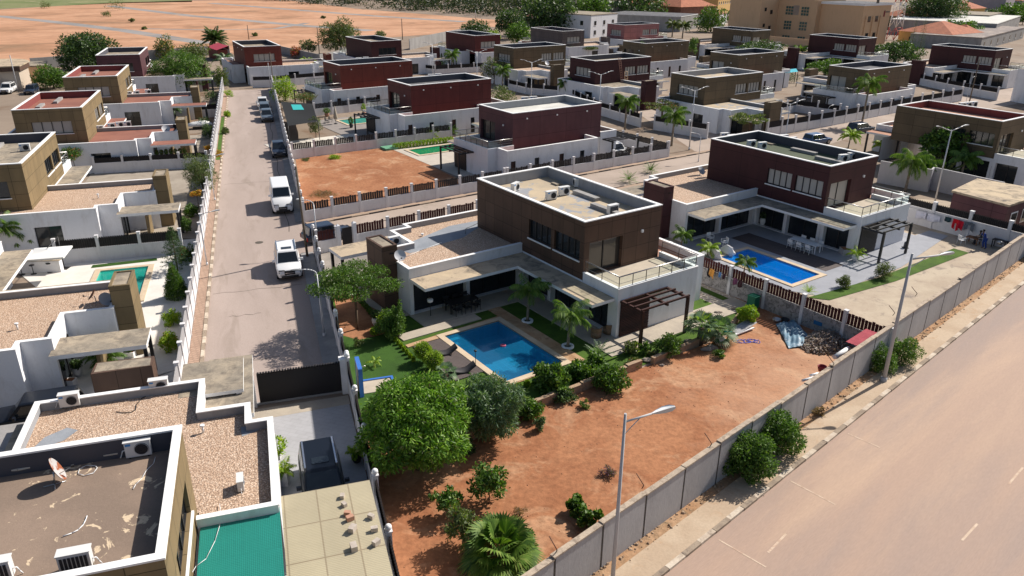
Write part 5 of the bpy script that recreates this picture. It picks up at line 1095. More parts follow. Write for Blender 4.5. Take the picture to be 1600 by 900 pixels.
palm('agave clump on the side street corner by the tan pavement',1016,270,.3,1.4,30,[L_MID],.15,.07,.08,(0,0),arch=.5,nl=10,vd=.1)
hedge('row of spiky green plants behind the brown villa along the side street',c(13.2,22.0),c(17.5,22.2),.9,.8,[L_MID],2600,ll=.5,lw=.05)
palm('spiky plant at the end of the green row behind the brown villa',982,285,.3,1.5,24,[L_MID],.2,.06,.08,(0,0),arch=.5,nl=10,vd=.1)
tree('flat-topped climbing tree over the entrance of the sandy wing roof villa',1172,186,2.9,2.9,.75,[L_OLIVE,L_LIME],2600,.25,.12,14,'tree',sub=.3,core=False)
tree('flowering creeper over the gate left of the sandy wing roof villa',1035,165,3.2,3.2,.7,[L_OLIVE,L_RED],2000,.25,.12,12,'tree',sub=.3,core=False)
tree('thick climbing plant on the corner of the olive villa behind the ladder villa',1001,80,5.2,1.9,1.9,[L_MID],1500,.35,.18,9,'climbing_plant','climber')
bush('hanging vines on the right corner of the olive villa behind the ladder',1083,72,1.2,2.2,[L_MID],900,.35,.18,cl=7,zc=4.8)
hedge('green creeper along the terrace roof between olive and grey villas',G(885,76,3),G(930,76,3),1.3,.6,[L_OLIVE],1600,z0=2.8,ll=.3,lw=.15)
tree('sparse olive tree at the left end wall of the long olive villa',772,108,3,3.0,2.6,[L_OLIVE,L_DRY],2000,.35,.14,12,'tree')
tree('pale grey-green bush between the dark red villa and the street',786,150,1.5,2.3,1.6,[L_OLIVE],1500,.3,.13,10,'garden_bush','bush')
tree('broad dark garden tree left of the maroon villa by the beige building',1400,82,3,6.0,3.0,[L_DARK,L_MID],5200,.6,.25,20,'garden_tree','tree',sub=.3)
tree('bright green hedge mass in front of the maroon villa by the cypresses',1290,106,1.8,5.0,1.8,[L_MID],3600,.4,.2,14,'garden_bush','bush',sub=.3)
tree('low dark green crown above the roof of the olive villa by the beige building',1190,75,4.5,5.0,1.6,[L_DARK],2000,.5,.2,12,'tree')
for x,y,lb in ((1245,100,'palm left of the maroon villa near the cypresses'),(1278,98,'yellow-green palm in front of the maroon villa near the cypresses'),(1352,100,'low palm at the right corner of the maroon villa')): palm(lb,x,y,3.4,2.9,16,[L_PALM],.8,.15,.15,vd=.8)
for x,y,lb in ((1050,58,'palm by the grey warehouse, left one'),(1066,60,'palm by the grey warehouse, right one')): palm(lb,x,y,4.2,3.4,16,[L_OLIVE],1.,.2,.2,vd=.8)
for x,y,h,lb in ((1325,58,14,'tall slim cypress before the beige building, left one'),(1350,60,11,'tall slim cypress before the beige building, right one'),(1270,60,9,'low cypress before the windows of the beige building'),(1420,92,11,'cypress in the group above the maroon villa, left one'),(1434,92,12,'cypress in the group above the maroon villa, right one')):
    conifer(lb,x,y,h,1.3,[L_DARK],2200,name='cypress_tree')
tree('very large dark round tree between the orange-roofed houses',1458,14,8,10.5,7.4,[L_DARK],12000,.75,.35,26,'tree',sub=.38,trunkr=.8)
tree('light green bush at the foot of the large dark tree among orange roofs',1502,48,3,6,4,[L_MID],1800,.9,.4,12,'tree')
tree('large dark round tree left of the grey and white house',862,24,6.5,9.5,7.0,[L_DARK],6500,1.0,.5,22,'tree',sub=.38,trunkr=.5)
tree('dark rounded tree above the dark red villa, tallest of the cluster',795,36,5,4.8,4.4,[L_DARK],3400,.7,.35,16,'tree')
tree('dark rounded tree above the dark red villa, left of the cluster',742,48,4,4.6,3.0,[L_DARK],2600,.6,.3,14,'tree')
tree('mid green tree at the right end of the tree cluster above the dark red villa',810,52,3.4,4.0,3.0,[L_MID],2400,.6,.3,12,'tree')
tree('bright green small tree in front of the dark cluster',772,56,2.6,2.2,1.8,[L_LIME],900,.5,.25,8,'tree')
tree('green tree just left of the white gabled house at the top',925,14,6,7,6,[L_MID],2600,1.1,.5,14,'tree')
tree('dark tree mass behind the orange roofs at the top',985,3,8,17,7,[L_DARK],3500,1.5,.7,18,'tree')
tree('round green tree right of the grey warehouse',1112,32,4,5.2,5.0,[L_MID],2400,.8,.4,14,'tree')
tree('slim tree beside the yellow kiosk near the beige building',1146,28,4,2.0,4,[L_DARK],900,.6,.3,8,'tree')
tree('small green bush at the top right edge',1592,18,4,10,4,[L_MID],1600,1.2,.6,12,'tree')
for i,(x,y,r,lb) in enumerate(((165,22,2.2,'lone bush in the red field near the upper track'),(182,8,5,'dark bush at the top edge above the red field'),(206,32,1.2,'tiny bush in the middle of the red field'),(72,8,3,'shrub in the pale scrub at the top left'),(225,44,1.0,'tiny bush on the dirt track in the red field'),(505,27,1.1,'tiny bush near the upper dirt track'),(398,54,1.0,'tiny bush in the red field behind the red villa'),(62,100,1.4,'low bush at the field edge behind the pale building'),(88,98,1.3,'low bush by the wall near the leaning pale pole'))):
    bush(lb,x,y,r,r*.6,[L_OLIVE],420,.5,.2,cl=6)
# woodland beyond the field : reads as one mass
cl=[];rg=np.random.default_rng(5)
for i in range(460):
    u=rg.random(); xx=330+640*u; yy=-1+36*max(0,(xx-400)/560)**.75-rg.random()*36; q=G(xx,yy-1,0); hh=4+6*rg.random(); rr=4+4.5*rg.random(); cl.append((q.x,q.y,hh*.55,rr,rr,hh*.75))
for i in range(120):
    xx=-150+600*rg.random(); q=G(xx,-3-rg.random()*22,0); hh=4+6*rg.random(); rr=6+6*rg.random(); cl.append((q.x,q.y,hh*.5,rr,rr,hh*.7))
L_WOOD=leafmat('woodland_leaves',[(.012,.026,.014),(.028,.045,.024),(.045,.06,.034),(.09,.095,.06)])  # darker and less saturated leaves, distance haze put into the colour
o=foliage(cl,90000,1.3,.65,[L_WOOD],'woodland',None,.1,.7); o['kind']='stuff'
cl=[]
for i in range(320):
    xx=-300+2400*rg.random(); q=G(xx,-16-rg.random()*28,0); hh=6+7*rg.random(); rr=9+10*rg.random(); cl.append((q.x,q.y,hh*.4,rr,rr,hh*.6))
o=foliage(cl,40000,3.,1.6,[L_WOOD],'distant_woodland',None,.1,.7); o['kind']='stuff'

for x,y,r,mt,lb in ((300,330,.7,L_MID,'green climber inside the left fence below the orange creeper'),(318,192,1.0,L_DARK,'dark shrub inside the globe lamp fence by the red-roofed wing'),(336,170,1.0,L_MID,'green shrub inside the globe lamp fence near the street end'),(330,150,1.3,L_DARK,'dark shrub below the bamboo mass beside the globe lamps'),(258,232,.9,L_MID,'hanging green plants on the second red wing wall'),(355,178,.6,L_LIME,'lime shrub on the grass verge of the left street'),(352,205,.6,L_OLIVE,'olive shrub on the grass verge of the left street'),(716,172,1.2,L_OLIVE,'bush behind the dark red villa beside its white end wall'),(1128,168,1.4,L_MID,'green bush beside the front wall of the sandy wing roof villa'),(1235,120,1.6,L_DARK,'dark bush between the turquoise canopy and olive villa'),(1395,108,1.6,L_DARK,'dark shrub between the olive villa and the maroon villa terrace'),(950,150,1.0,L_MID,'green shrub at the foot of the ladder villa front wall'),(845,125,1.4,L_OLIVE,'olive bush in the garden of the long olive villa'),(690,95,1.6,L_MID,'green bush behind the lighter red villa'),(1580,205,1.8,L_MID,'leafy bush at the right edge beside the pink roof'),(1420,215,1.2,L_MID,'green bush at the left corner of the pink roofed villa')):
    bush(lb,x,y,r,r*.9,[mt],900,.2,.1,cl=8)
sheet('grass_verge',[s(-.2,45),s(.3,45),s(.3,75),s(-.2,75)],.13,LAWN)
for i in range(7):
    x=[1495,1535,1565,1592,1412,1550,1600][i]; y=[0,9,-2,14,-4,22,27][i]
    tree(['round','dark','small','broad'][i%4]+' tree among the far roofs, '+['behind','left of','right of','beside'][(i//4)%4]+' '+['the orange roofs','the pale town houses','the grey sheds','the beige building'][(i*7//4)%4],x,y,3,2.8+i%3,2.6,[L_DARK if i%2 else L_MID],800,.8,.4,10,'tree')
# ============================================================= VEHICLES
CARGLASS=plain('car_glass',(.012,.016,.02),.06,0,.7); TYRE=plain('tyre_rubber',(.02,.02,.02),.85); RIM=plain('alloy_rim',(.38,.38,.4),.3,.7); HEADL=plain('headlight_glass',(.65,.68,.72),.1,0,.8); TAILL=plain('tail_light',(.35,.02,.02),.2); CHROME=plain('chrome',(.6,.6,.62),.2,.9)
def paint(n,col): return plain('car_paint_'+n,col,.22,0,.6)
P_WHITE=paint('white',(.74,.745,.75)); P_BLACK=plain('car_paint_black',(.008,.011,.018),.3,0,.35); P_NAVY=paint('dark_blue',(.02,.03,.055)); P_GREY=paint('blue_grey',(.10,.13,.17)); P_SIL=paint('silver',(.4,.42,.45))
def car(label,pos,az,kind='suv',col=P_WHITE,L=4.9,W=1.95,H=1.85,rails=True,sunroof=False,name=None,detail=2):
    name=name or {'suv':'parked_car','van':'parked_van','pickup':'pickup_truck'}[kind]
    t=thing(name,label,{'suv':'car','van':'van','pickup':'pickup'}[kind],(pos.x,pos.y,pos.z),az)   # +y = front
    hl=L/2;hw=W/2; van=kind=='van'
    # lower body as loft of cross sections along y : (y, half width, belt height, sill height)
    belt=H*.57 if not van else H*.60; hood=belt-.06 if not van else belt-.05
    if kind=='van': st=[(-hl,.93,belt,.35),(-hl+.08,1,belt,.28),(hl-1.25,1,belt,.28),(hl-.8,.98,belt-.12,.28),(hl-.28,.93,belt-.42,.3),(hl,.82,belt-.75,.36)]
    elif kind=='pickup': st=[(-hl,.94,belt,.45),(-hl+.06,1,belt,.38),(hl-1.45,1,belt,.36),(hl-.5,.98,hood,.36),(hl-.12,.9,hood-.12,.4),(hl,.8,hood-.3,.45)]
    else: st=[(-hl,.88,belt-.12,.4),(-hl+.15,.97,belt,.32),(-hl+.8,1,belt+.01,.3),(hl-1.5,1,belt,.3),(hl-.55,.97,hood,.3),(hl-.15,.88,hood-.12,.34),(hl,.76,hood-.32,.4)]
    mb=MB(); secs=[]
    for y,w_,b,s0 in st:
        w_=w_*hw; secs.append([(-w_*.93,y,s0),(-w_,y,s0+.2),(-w_,y,b-.16),(-w_*.94,y,b-.03),(-w_*.80,y,b+.015),(0,y,b+.045),(w_*.80,y,b+.015),(w_*.94,y,b-.03),(w_,y,b-.16),(w_,y,s0+.2),(w_*.93,y,s0)])
    for a,b in zip(secs[:-1],secs[1:]):
        for i in range(10): mb.face([a[i],a[i+1],b[i+1],b[i]],col,sm=True)
        mb.face([a[0],b[0],b[10],a[10]],BLACKM)
    mb.face(secs[0][::-1],col); mb.face(secs[-1],col)
    # greenhouse : roof polygon and belt polygon
    if kind=='van': bel=[(-hl+.04,hl-1.15)]; roof=(-hl+.10,hl-1.5); rw=.86
    elif kind=='pickup': bel=[(-hl+1.55,hl-1.25)]; roof=(-hl+1.75,hl-2.0); rw=.78
    else: bel=[(-hl+.18,hl-1.35)]; roof=(-hl+.4,hl-1.95); rw=.80
    y0,y1=bel[0]; r0,r1=roof; bz=belt+.02; bw=hw*.93; tw=hw*rw; tz=H-.04
    B=[(-bw,y0,bz),(bw,y0,bz),(bw*.94,y1,bz),(-bw*.94,y1,bz)]; T=[(-tw,r0,tz),(tw,r0,tz),(tw*.95,r1,tz-.03),(-tw*.95,r1,tz-.03)]
    g=MB()
    def lp(p,q,f): return tuple(p[i]+(q[i]-p[i])*f for i in range(3))
    # pillars and roof in paint, glass inset as its own parts
    for i in range(4):
        j=(i+1)%4; a,b,c_,d=B[i],B[j],T[j],T[i]
        mb.face([a,b,c_,d],col)
    rr=[(-tw*.86,r0+.06,tz+.05),(tw*.86,r0+.06,tz+.05),(tw*.80,r1-.1,tz+.03),(-tw*.80,r1-.1,tz+.03)]
    for i in range(4): j=(i+1)%4; mb.face([T[i],T[j],rr[j],rr[i]],col,sm=True)
    mb.face(rr,col)
    bo=mb.obj('body',t); bv=bo.modifiers.new('soft_edges','BEVEL'); bv.width=.05; bv.segments=3; bv.limit_method='ANGLE'; bv.angle_limit=R(28)
    def pane(nm,i,u0,u1,v0,v1,off=.012):
        j=(i+1)%4; a,b,c_,d=B[i],B[j],T[j],T[i]; f=lambda u,v: Vector(lp(lp(a,b,u),lp(d,c_,u),v)); q=[f(u0,v0),f(u1,v0),f(u1,v1),f(u0,v1)]; n=(q[1]-q[0]).cross(q[3]-q[0]).normalized()*off
        g=MB(); g.face([tuple(p+n) for p in q],CARGLASS); return g.obj(nm,t)
    pane('windscreen',2,.05,.95,.05,.94); 
    if kind!='van':
        pane('rear_window',0,.08,.92,.15,.9)
        for u0,u1 in (((.06,.33),(.36,.63),(.66,.93)) if kind=='suv' else ((.08,.48),(.52,.92))): pane('side_window',1,u0,u1,.1,.88); pane('side_window',3,1-u1,1-u0,.1,.88)
    else:
        pane('side_window',1,.76,.95,.12,.8); pane('side_window',3,.05,.24,.12,.8)
    wr=.37 if kind!='van' else .35
    wm=None
    for sx in (-1,1):
        for y in (-hl+.95 if kind!='van' else -hl+1.1,hl-.92):
            m_=MB(); m_.tube((0,0,0),(.0+.23,0,0),wr,TYRE,seg=18); w_=m_.obj('wheel',t); w_.location=(sx*(hw-.115)-.115,y,wr)
            m_=MB(); m_.tube((.235 if sx>0 else -.012,0,0),(.245 if sx>0 else -.005,0,0),wr*.62,RIM,seg=14); m_.obj('rim',w_)
    for sx in (-1,1):
        m_=MB(); fy=hl-.10; hz_=hood-.28 if kind!='van' else belt-.66; m_.box(sx*hw*.60-.19,sx*hw*.60+.19,fy-.12,fy+.05,hz_-.02,hz_+.16,HEADL); m_.box(sx*hw*.60-.23,sx*hw*.60+.23,fy-.14,fy+.035,hz_-.06,hz_+.2,BLACKM); m_.obj('headlight',t)
        m_=MB(); m_.box(sx*hw*.86-.08,sx*hw*.86+.08,-hl-.02,-hl+.06,belt-.5,belt-.15,TAILL); m_.obj('tail_light',t)
        m_=MB(); my=y1-.35; m_.box(sx*(hw+.10)-.11,sx*(hw+.10)+.11,my-.06,my+.06,bz+.02,bz+.2,col); m_.obj('wing_mirror',t)
        if rails and kind=='suv': m_=MB(); m_.box(sx*tw*.9-.04,sx*tw*.9+.04,r0+.15,r1-.15,tz+.05,tz+.13,CHROME); m_.obj('roof_rail',t)
    m_=MB(); gz=hood-.36 if kind!='van' else belt-.92; m_.box(-hw*.40,hw*.40,hl-.1,hl+.03,gz-.08,gz+.24,BLACKM); m_.box(-hw*.34,hw*.34,hl+.032,hl+.045,gz+.05,gz+.10,CHROME); m_.obj('grille',t)
    m_=MB(); m_.box(-hw*.66,hw*.66,hl-.1,hl+.03,.36,.53,BLACKM); m_.obj('bumper_intake',t)
    m_=MB(); m_.box(-.26,.26,hl+.012,hl+.025,.56,.67,WHITEP); m_.obj('number_plate',t)
    if sunroof: m_=MB(); m_.box(-tw*.5,tw*.5,r1-.95,r1-.45,tz+.052,tz+.06,CARGLASS); m_.obj('sunroof',t)
    if kind=='pickup': m_=MB(); m_.box(-bw*.85,bw*.85,-hl+.08,-hl+1.45,belt+.02,belt+.05,BLACKM); m_.obj('load_bed_cover',t)
    return t
car('white sport utility car with sunroof parked facing the camera on the left street',s(6.55,4.0),161,'suv',P_WHITE,5.05,2.0,1.92,sunroof=True)
car('white high-roofed panel van parked facing the camera beside the wall shade',s(6.85,22.3),161,'van',P_WHITE,5.7,2.05,2.55)
car('dark double cab pickup parked up the street beyond the white van',s(7.55,46.4),161,'pickup',P_NAVY,5.2,1.85,1.75)
car('blue-grey pickup in the tight row of three, nearest the camera',s(6.75,71.2),161,'pickup',P_GREY,5.1,1.85,1.75)
car('blue-grey car in the tight row of three, the middle one',s(6.6,77.6),161,'suv',P_GREY,4.7,1.85,1.6,rails=False)
car('white pickup in the tight row of three, farthest from the camera',s(6.4,83.3),161,'pickup',P_WHITE,5.0,1.85,1.7)
car('large black sport utility car with silver roof rails on the grey driveway',s(6.6,-26.2),161.5,'suv',P_BLACK,4.9,1.98,1.88,sunroof=True)
q=G(530,364); car('dark blue car parked behind the maroon slatted fence on the side street',c(-8.2,24.9+1.2)+Vector((0,0,0)),54.8,'suv',P_NAVY,4.6,1.85,1.6,rails=False)
q=G(961,243); car('white car under the black carport of the purple villa',q+Vector((0,0,.02)),160,'pickup',P_WHITE,5.0,1.85,1.75)
q=G(13.5,145); car('white sport utility car parked beside the pale round-roofed building',q,165,'suv',P_WHITE,4.8,1.9,1.8)
q=G(50,146); car('dark car half hidden in the bush shade at the upper left',q,165,'suv',P_NAVY,4.4,1.8,1.6,rails=False)
q=G(1344,207); car('dark blue car on the road beside the long white street fence',q,60,'suv',P_NAVY,4.7,1.85,1.6,rails=False)
q=G(1276,225); car('blue car on the cross road just above the green flat roof',q,60,'suv',paint('blue',(.05,.10,.22)),4.6,1.8,1.6,rails=False)
q=G(62,664,0); car('black car squeezed between white walls, lower left villa yard',q,251.8,'suv',P_BLACK,4.9,1.9,1.8,rails=False)
# ============================================================= ROOF EQUIPMENT
FAN=plain('fan_dark',(.02,.022,.03),.6); BLUEL=plain('blue_label',(.05,.25,.6),.4); ACW=plain('ac_casing',(.66,.66,.65),.45)
_ac=None
def ac(label,pos,az,group=None,sc_=1,back=False,parts=True):
    global _ac
    if _ac is None:
        t=thing('air_conditioner_unit',label,'air conditioner',pos,az); mb=MB(); mb.box(-.44,.44,-.17,.17,.06,.70,ACW); mb.box(-.47,.47,-.19,.19,.69,.72,ACW); mb.box(-.36,-.28,-.15,.15,0,.06,BLACKM); mb.box(.28,.36,-.15,.15,0,.06,BLACKM); mb.obj('casing',t)
        mb=MB(); mb.tube((-.12,.17,.37),(-.12,.185,.37),.25,FAN,seg=20)
        for r in (.08,.16,.235):
            for i in range(20): a,b=2*PI*i/20,2*PI*(i+1)/20; mb.tube((-.12+r*math.cos(a),.195,.37+r*math.sin(a)),(-.12+r*math.cos(b),.195,.37+r*math.sin(b)),.006,WHITEP if r>.2 else BLACKM,seg=4,cap=False)
        mb.obj('fan_grille',t); mb=MB(); mb.box(.22,.40,.17,.178,.55,.64,BLUEL); mb.obj('label_plate',t)
        mb=MB(); 
        for i in range(7): mb.box(-.38+i*.11,-.30+i*.11,-.185,-.17,.14,.6,FAN)
        mb.obj('coil_grille',t); mb=MB(); mb.path([(.44,0,.3),(.55,.02,.3),(.6,.02,.15),(.66,.03,.02)],.02,WHITEP,6); mb.obj('pipe',t); _ac=t
    else: t=dup(_ac,pos,az,label)
    t.scale=(sc_,)*3
    if group: t['group']=group
    elif 'group' in t: del t['group']
    return t
rz=ZU-.8; wz=3.18
def acp(label,x,y,z,az,**k): 
    q=G(x,y,z); return ac(label,(q.x,q.y,z),az,**k)
acp('white air conditioner with dark fan at the back right corner of the nearest worn roof',219,711,rz,161.8)
acp('white air conditioner showing its coil grille at the front edge of the nearest worn roof',122,889,rz+.0,-18)
acp('white air conditioner cut by the photo edge on the nearest worn roof',-3,905,rz,-18)
acp('air conditioner on the near gravel roof beside the black parked car',111,634,wz+.1,161.8)
acp('air conditioner on the near gravel roof by the white parapet corner',250,611,wz+.1,161.8)
acp('slim white air conditioner standing alone at the right of the near gravel roof',377,762,wz,71,sc_=.75)
acp('air conditioner at the notch of the central villa gravel roof',616,383,wz+.1,144)
acp('box-shaped air conditioner by the rear parapet of the sandy roof',899,291,rz,-100)
acp('grey air conditioner in the middle of the sandy roof, left of the pair',861,312,rz,150)
acp('grey air conditioner in the middle of the sandy roof, right of the pair',881,305,rz,150)
acp('dark-fanned air conditioner at the left corner of the sandy roof',805,299,rz,120)
acp('air conditioner standing just inside the front edge of the sandy roof',957,334,rz,-35)
acp('air conditioner near the right corner of the sandy roof',1003,323,rz,-35,sc_=.8)
for x,y,lb in ((1224,221,'air conditioner at the rear edge of the green flat roof, left of the pair'),(1237,225,'air conditioner at the rear edge of the green flat roof, right of the pair'),(1131,218,'low white unit on the left end of the green flat roof'),(1142,221,'second low white unit on the left end of the green flat roof'),(1173,230,'white unit by the front rim of the green flat roof, left one'),(1190,233,'white unit by the front rim of the green flat roof, right one'),(1316,253,'white unit on the right end of the green flat roof, left one'),(1330,250,'white unit on the right end of the green flat roof, right one')): acp(lb,x,y,rz,160)
for x,y,lb in ((820,161,'air conditioner on the rear parapet of the pale roof, left of the pair'),(833,160,'air conditioner on the rear parapet of the pale roof, right of the pair'),(674,124,'air conditioner on the dark red villa roof, left of the pair'),(685,123,'air conditioner on the dark red villa roof, right of the pair'),(561,97,'air conditioner on the lighter red villa roof, left of the pair'),(572,96,'air conditioner on the lighter red villa roof, right of the pair'),(1502,170,'air conditioner on the pink terracotta roof, leftmost of three'),(1511,169,'air conditioner on the pink terracotta roof, middle of three'),(1520,168,'air conditioner on the pink terracotta roof, rightmost of three')): acp(lb,x,y,rz,160,sc_=1.1)
acp('small white unit on the ledge under the purple villa wall',806,227,3.1,145)
for x,y,lb in ((157,205,'air conditioner on the front wing of the red-roofed villa, first from the left'),(175,201,'air conditioner on the front wing of the red-roofed villa, second from the left'),(188,199,'air conditioner on the front wing of the red-roofed villa, third from the left'),(200,198,'air conditioner on the front wing of the red-roofed villa, fourth from the left'),(202,150,'air conditioner on the rear red wing roof, leftmost'),(214,149,'air conditioner on the rear red wing roof, middle'),(232,147,'air conditioner on the rear red wing roof, rightmost')): acp(lb,x,y,3.2,150)
acp('small units between the roofs at the upper left corner of the second villa',40,236,rz,160)
DISH=plain('dish_grey',(.50,.50,.52),.5); RUST=mottled('rusty_dish',(.46,.44,.43),(.30,.10,.05),2.2,lo=.5,hi=.56,fa=.2,mode='obj')
def dish(label,x,y,z,az,r=.42,m=None,tilt=38):
    q=G(x,y,z); t=thing('satellite_dish',label,'satellite dish',(q.x,q.y,z),az); mb=MB(); m=m or DISH
    prof=[(r*i/5,.16*r*(i/5)**2*1.4) for i in range(6)]; mb.lathe(prof,m,seg=20); mb.lathe([(p[0],p[1]+.012) for p in prof[::-1]],m,seg=20); d=mb.obj('reflector',t); d.location=(0,.1,.55); d.rotation_euler=(-R(90-tilt),0,0)
    mb=MB(); mb.tube((0,0,0),(0,.05,.5),.03,STEEL); mb.tube((-.35,0,.02),(.35,0,.02),.02,STEEL); mb.tube((0,-.35,.02),(0,.35,.02),.02,STEEL); mb.obj('stand',t)
    mb=MB(); mb.tube((0,.12,.35),(0,.65,.55),.015,STEEL); mb.box(-.04,.04,.6,.7,.52,.6,BLACKM); mb.obj('receiver_arm',t); return t
dish('rusty satellite dish standing on the nearest worn tan roof',86,757,rz,60,.46,RUST,25)
dish('grey satellite dish at the corner of the central villa gravel roof',625,410,3.6,160)
dish('satellite dish on the gravel roof behind the brown tower, second left villa',243,297,3.2,80)
dish('brown-backed satellite dish beside the tower of the villa with the teal pool, upper one',151,473,3.2,250,.4,plain('brown_dish',(.14,.06,.04),.5))
dish('grey satellite dish beside the tower of the villa with the teal pool, lower one',166,480,3.2,120,.45)
dish('satellite dish at the back edge of the maroon villa wing roof',1093,275,3.6,140,.45)
dish('satellite dish on the red-roofed wing beside the terracotta tower, left one',260,208,3.2,150,.5)
dish('dark satellite dish on the red-roofed wing beside the terracotta tower, right one',274,206,3.2,100,.45,plain('dark_dish',(.06,.06,.08),.5))
dish('small satellite dish on the roof edge of the long olive villa',854,103,3.8,150,.5)
# pipes and cables on roofs
def cable(label,pts,z,r=.015,m=None,name='cable',cat='cable'):
    mb=MB(); P=[G(a,b,z) for a,b in pts]; o=P[0]; mb.path([(p-o) for p in P],r,m or WHITEP,5); ob=mb.obj(name); ob.location=o; return tag(ob,label,cat)
cable('white cable curling across the stained middle of the nearest roof',[(136,806),(134,812),(130,820),(122,828),(112,833),(98,838)],rz+.03,.02)
cable('loose white loop of cable below the wall of the nearest roof',[(150,728),(135,727),(124,733),(122,740),(132,743),(146,739),(152,731),(148,727)],rz+.03,.014)
cable('white cable hanging from the air conditioner at the nearest roof corner',[(243,714),(240,724),(228,736),(222,747),(212,757),(208,764)],rz+.03,.014)
cable('fat lagged pipe running along the back wall of the nearest roof',[(0,735),(28,734),(55,728),(105,719),(140,714),(165,711),(195,706)],rz+.2,.05,plain('lagging',(.50,.46,.40),.9),'pipe','pipe')
cable('thin white cable lying across the teal corrugated roof',[(343,787),(346,812),(336,845),(322,873),(306,885),(297,900)],3.27,.012)
cable('black cable snaking on the gravel roof to the corner air conditioner',[(182,643),(192,645),(205,644),(212,640),(213,632),(222,622),(238,614)],wz+.03,.02,BLACKM)
cable('black cable crossing the dark roof patch of the central villa wing',[(727,365),(728,357),(740,352),(748,348)],wz+.03,.02,BLACKM)
cable('pale cable stretched diagonally across the central gravel roof',[(632,402),(655,392),(690,379)],wz+.03,.02)
def vent(label,x,y,z,h=.35):
    q=G(x,y,z); mb=MB(); mb.tube((0,0,0),(0,0,h),.05,WHITEP,seg=8); mb.tube((0,0,h),(0,0,h+.08),.11,WHITEP,seg=8); o=mb.obj('vent_pipe'); o.location=(q.x,q.y,z); return tag(o,label,'vent pipe')
vent('white vent pipe on the near gravel roof beside the carport slab',318,676,wz); vent('white vent pipe on the gravel roof of the villa with the teal pool',28,515,wz); vent('small vent pipe on the gravel roof of the second left villa',154,310,wz); vent('small vent pipe on the grey strip of the central wing roof',660,369,wz,.15)
PATCH=mottled('grey_roof_membrane_patch',(.30,.32,.35),(.25,.27,.30),.6,fa=.15)
def patch(name,pts,z,m,parent=None):
    mb=MB(); P=[G(a,b,z) for a,b in pts]; T=tessellate_polygon([P])
    for t in T:
        p=[P[i] for i in t]
        if (p[1]-p[0]).cross(p[2]-p[0]).z<0:p=p[::-1]
        mb.face([tuple(v) for v in p],m)
    o=mb.obj(name)
    if parent: o.parent=parent; bpy.context.view_layer.update(); o.matrix_parent_inverse=parent.matrix_world.inverted()
    return o
patch('membrane_strip',((622,389),(640,379),(702,353),(750,344),(752,352),(724,371),(640,396)),3.186,PATCH,V['C'])
patch('membrane_strip',((52,700),(70,683),(105,668),(122,672),(100,688),(66,700)),3.19,PATCH,V['N'])
patch('membrane_strip',((376,667),(403,663),(405,672),(378,682)),3.19,PATCH,V['N'])
# carport roofs beside the nearest villa
TEAL=grid_mat('teal_corrugated_sheet',(.02,.27,.22),(.018,.25,.205),3,.07,(.012,.20,.165),.015,0,mode='obj',rough=.45,dirt=.25)
BEIGE=grid_mat('beige_translucent_sheet',(.50,.44,.30),(.46,.405,.28),2.05,1.3,(.33,.27,.18),.03,0,mode='obj',rough=.5,dirt=.25)
def corr(label,x0,x1,y0,y1,z,m,name,cat,n,lines):
    t=thing(name,label,cat,nf(0,0,0),NAZ); mb=MB(); k_=int((x1-x0)/.09)
    for i in range(k_):
        a=x0+(x1-x0)*i/k_;b=x0+(x1-x0)*(i+.5)/k_;c_=x0+(x1-x0)*(i+1)/k_
        mb.face([(a,y0,z),(b,y0,z+.022),(b,y1,z+.022),(a,y1,z)],m); mb.face([(b,y0,z+.022),(c_,y0,z),(c_,y1,z),(b,y1,z+.022)],m)
    mb.obj('roof_sheet',t)
    for x in (x0+.12,x1-1.) :
        for y in (y0+.2,y1-.2): mb=MB(); mb.box(x-.05,x+.05,y-.05,y+.05,0,z-.08,BLACKM); mb.obj('post',t)
    for x in lines: mb=MB(); mb.box(x-.03,x+.03,y0+.02,y1-.02,z-.08,z-.01,BLACKM); mb.obj('beam',t)
    return t
corr('teal green corrugated roof attached to the nearest villa',.62,10.,13.75,16.72,3.22,TEAL,'carport_roof','carport',1,(.5,2.2,4))
mbt=corr('beige sheet carport roof with bricks on top beside the black car',-.02,10.,16.80,20.42,3.24,BEIGE,'carport_roof','carport',1,(.5,1.8,4))
BR=mottled('pale_block',(.52,.46,.40),(.42,.36,.31),3,fa=.2,mode='obj')
for i,(x,y,sz,lb) in enumerate(((535,777,.12,'topmost pale stone on the beige carport roof'),(538,790,.12,'second stone from the top on the beige carport roof'),(543,804,.13,'orange stone on the beige carport roof above the thin brick'),(547,812,.15,'thin orange brick on the beige carport roof'),(551,829,.17,'grey block in the middle of the beige carport roof'),(553,858,.18,'largest grey block on the beige carport roof, lowest one'),(580,809,.13,'small pale stone at the right edge of the beige roof, upper one'),(585,829,.14,'pale stone at the right edge of the beige roof, middle one'),(588,850,.15,'pale block at the right edge of the beige roof, lower one'))):
    q=G(x,y,3.27); mb=MB(); m_=BR if i not in(2,3) else PINKROOF; mb.prism([(-sz*.6,-sz),(sz*.7,-sz*.9),(sz*.6,sz),(-sz*.7,sz*.9)],0,sz*1.3,m_); o=mb.obj('stone_block'); o.location=(q.x,q.y,3.26); o.rotation_euler=(0,0,i*.7); tag(o,lb,'block')
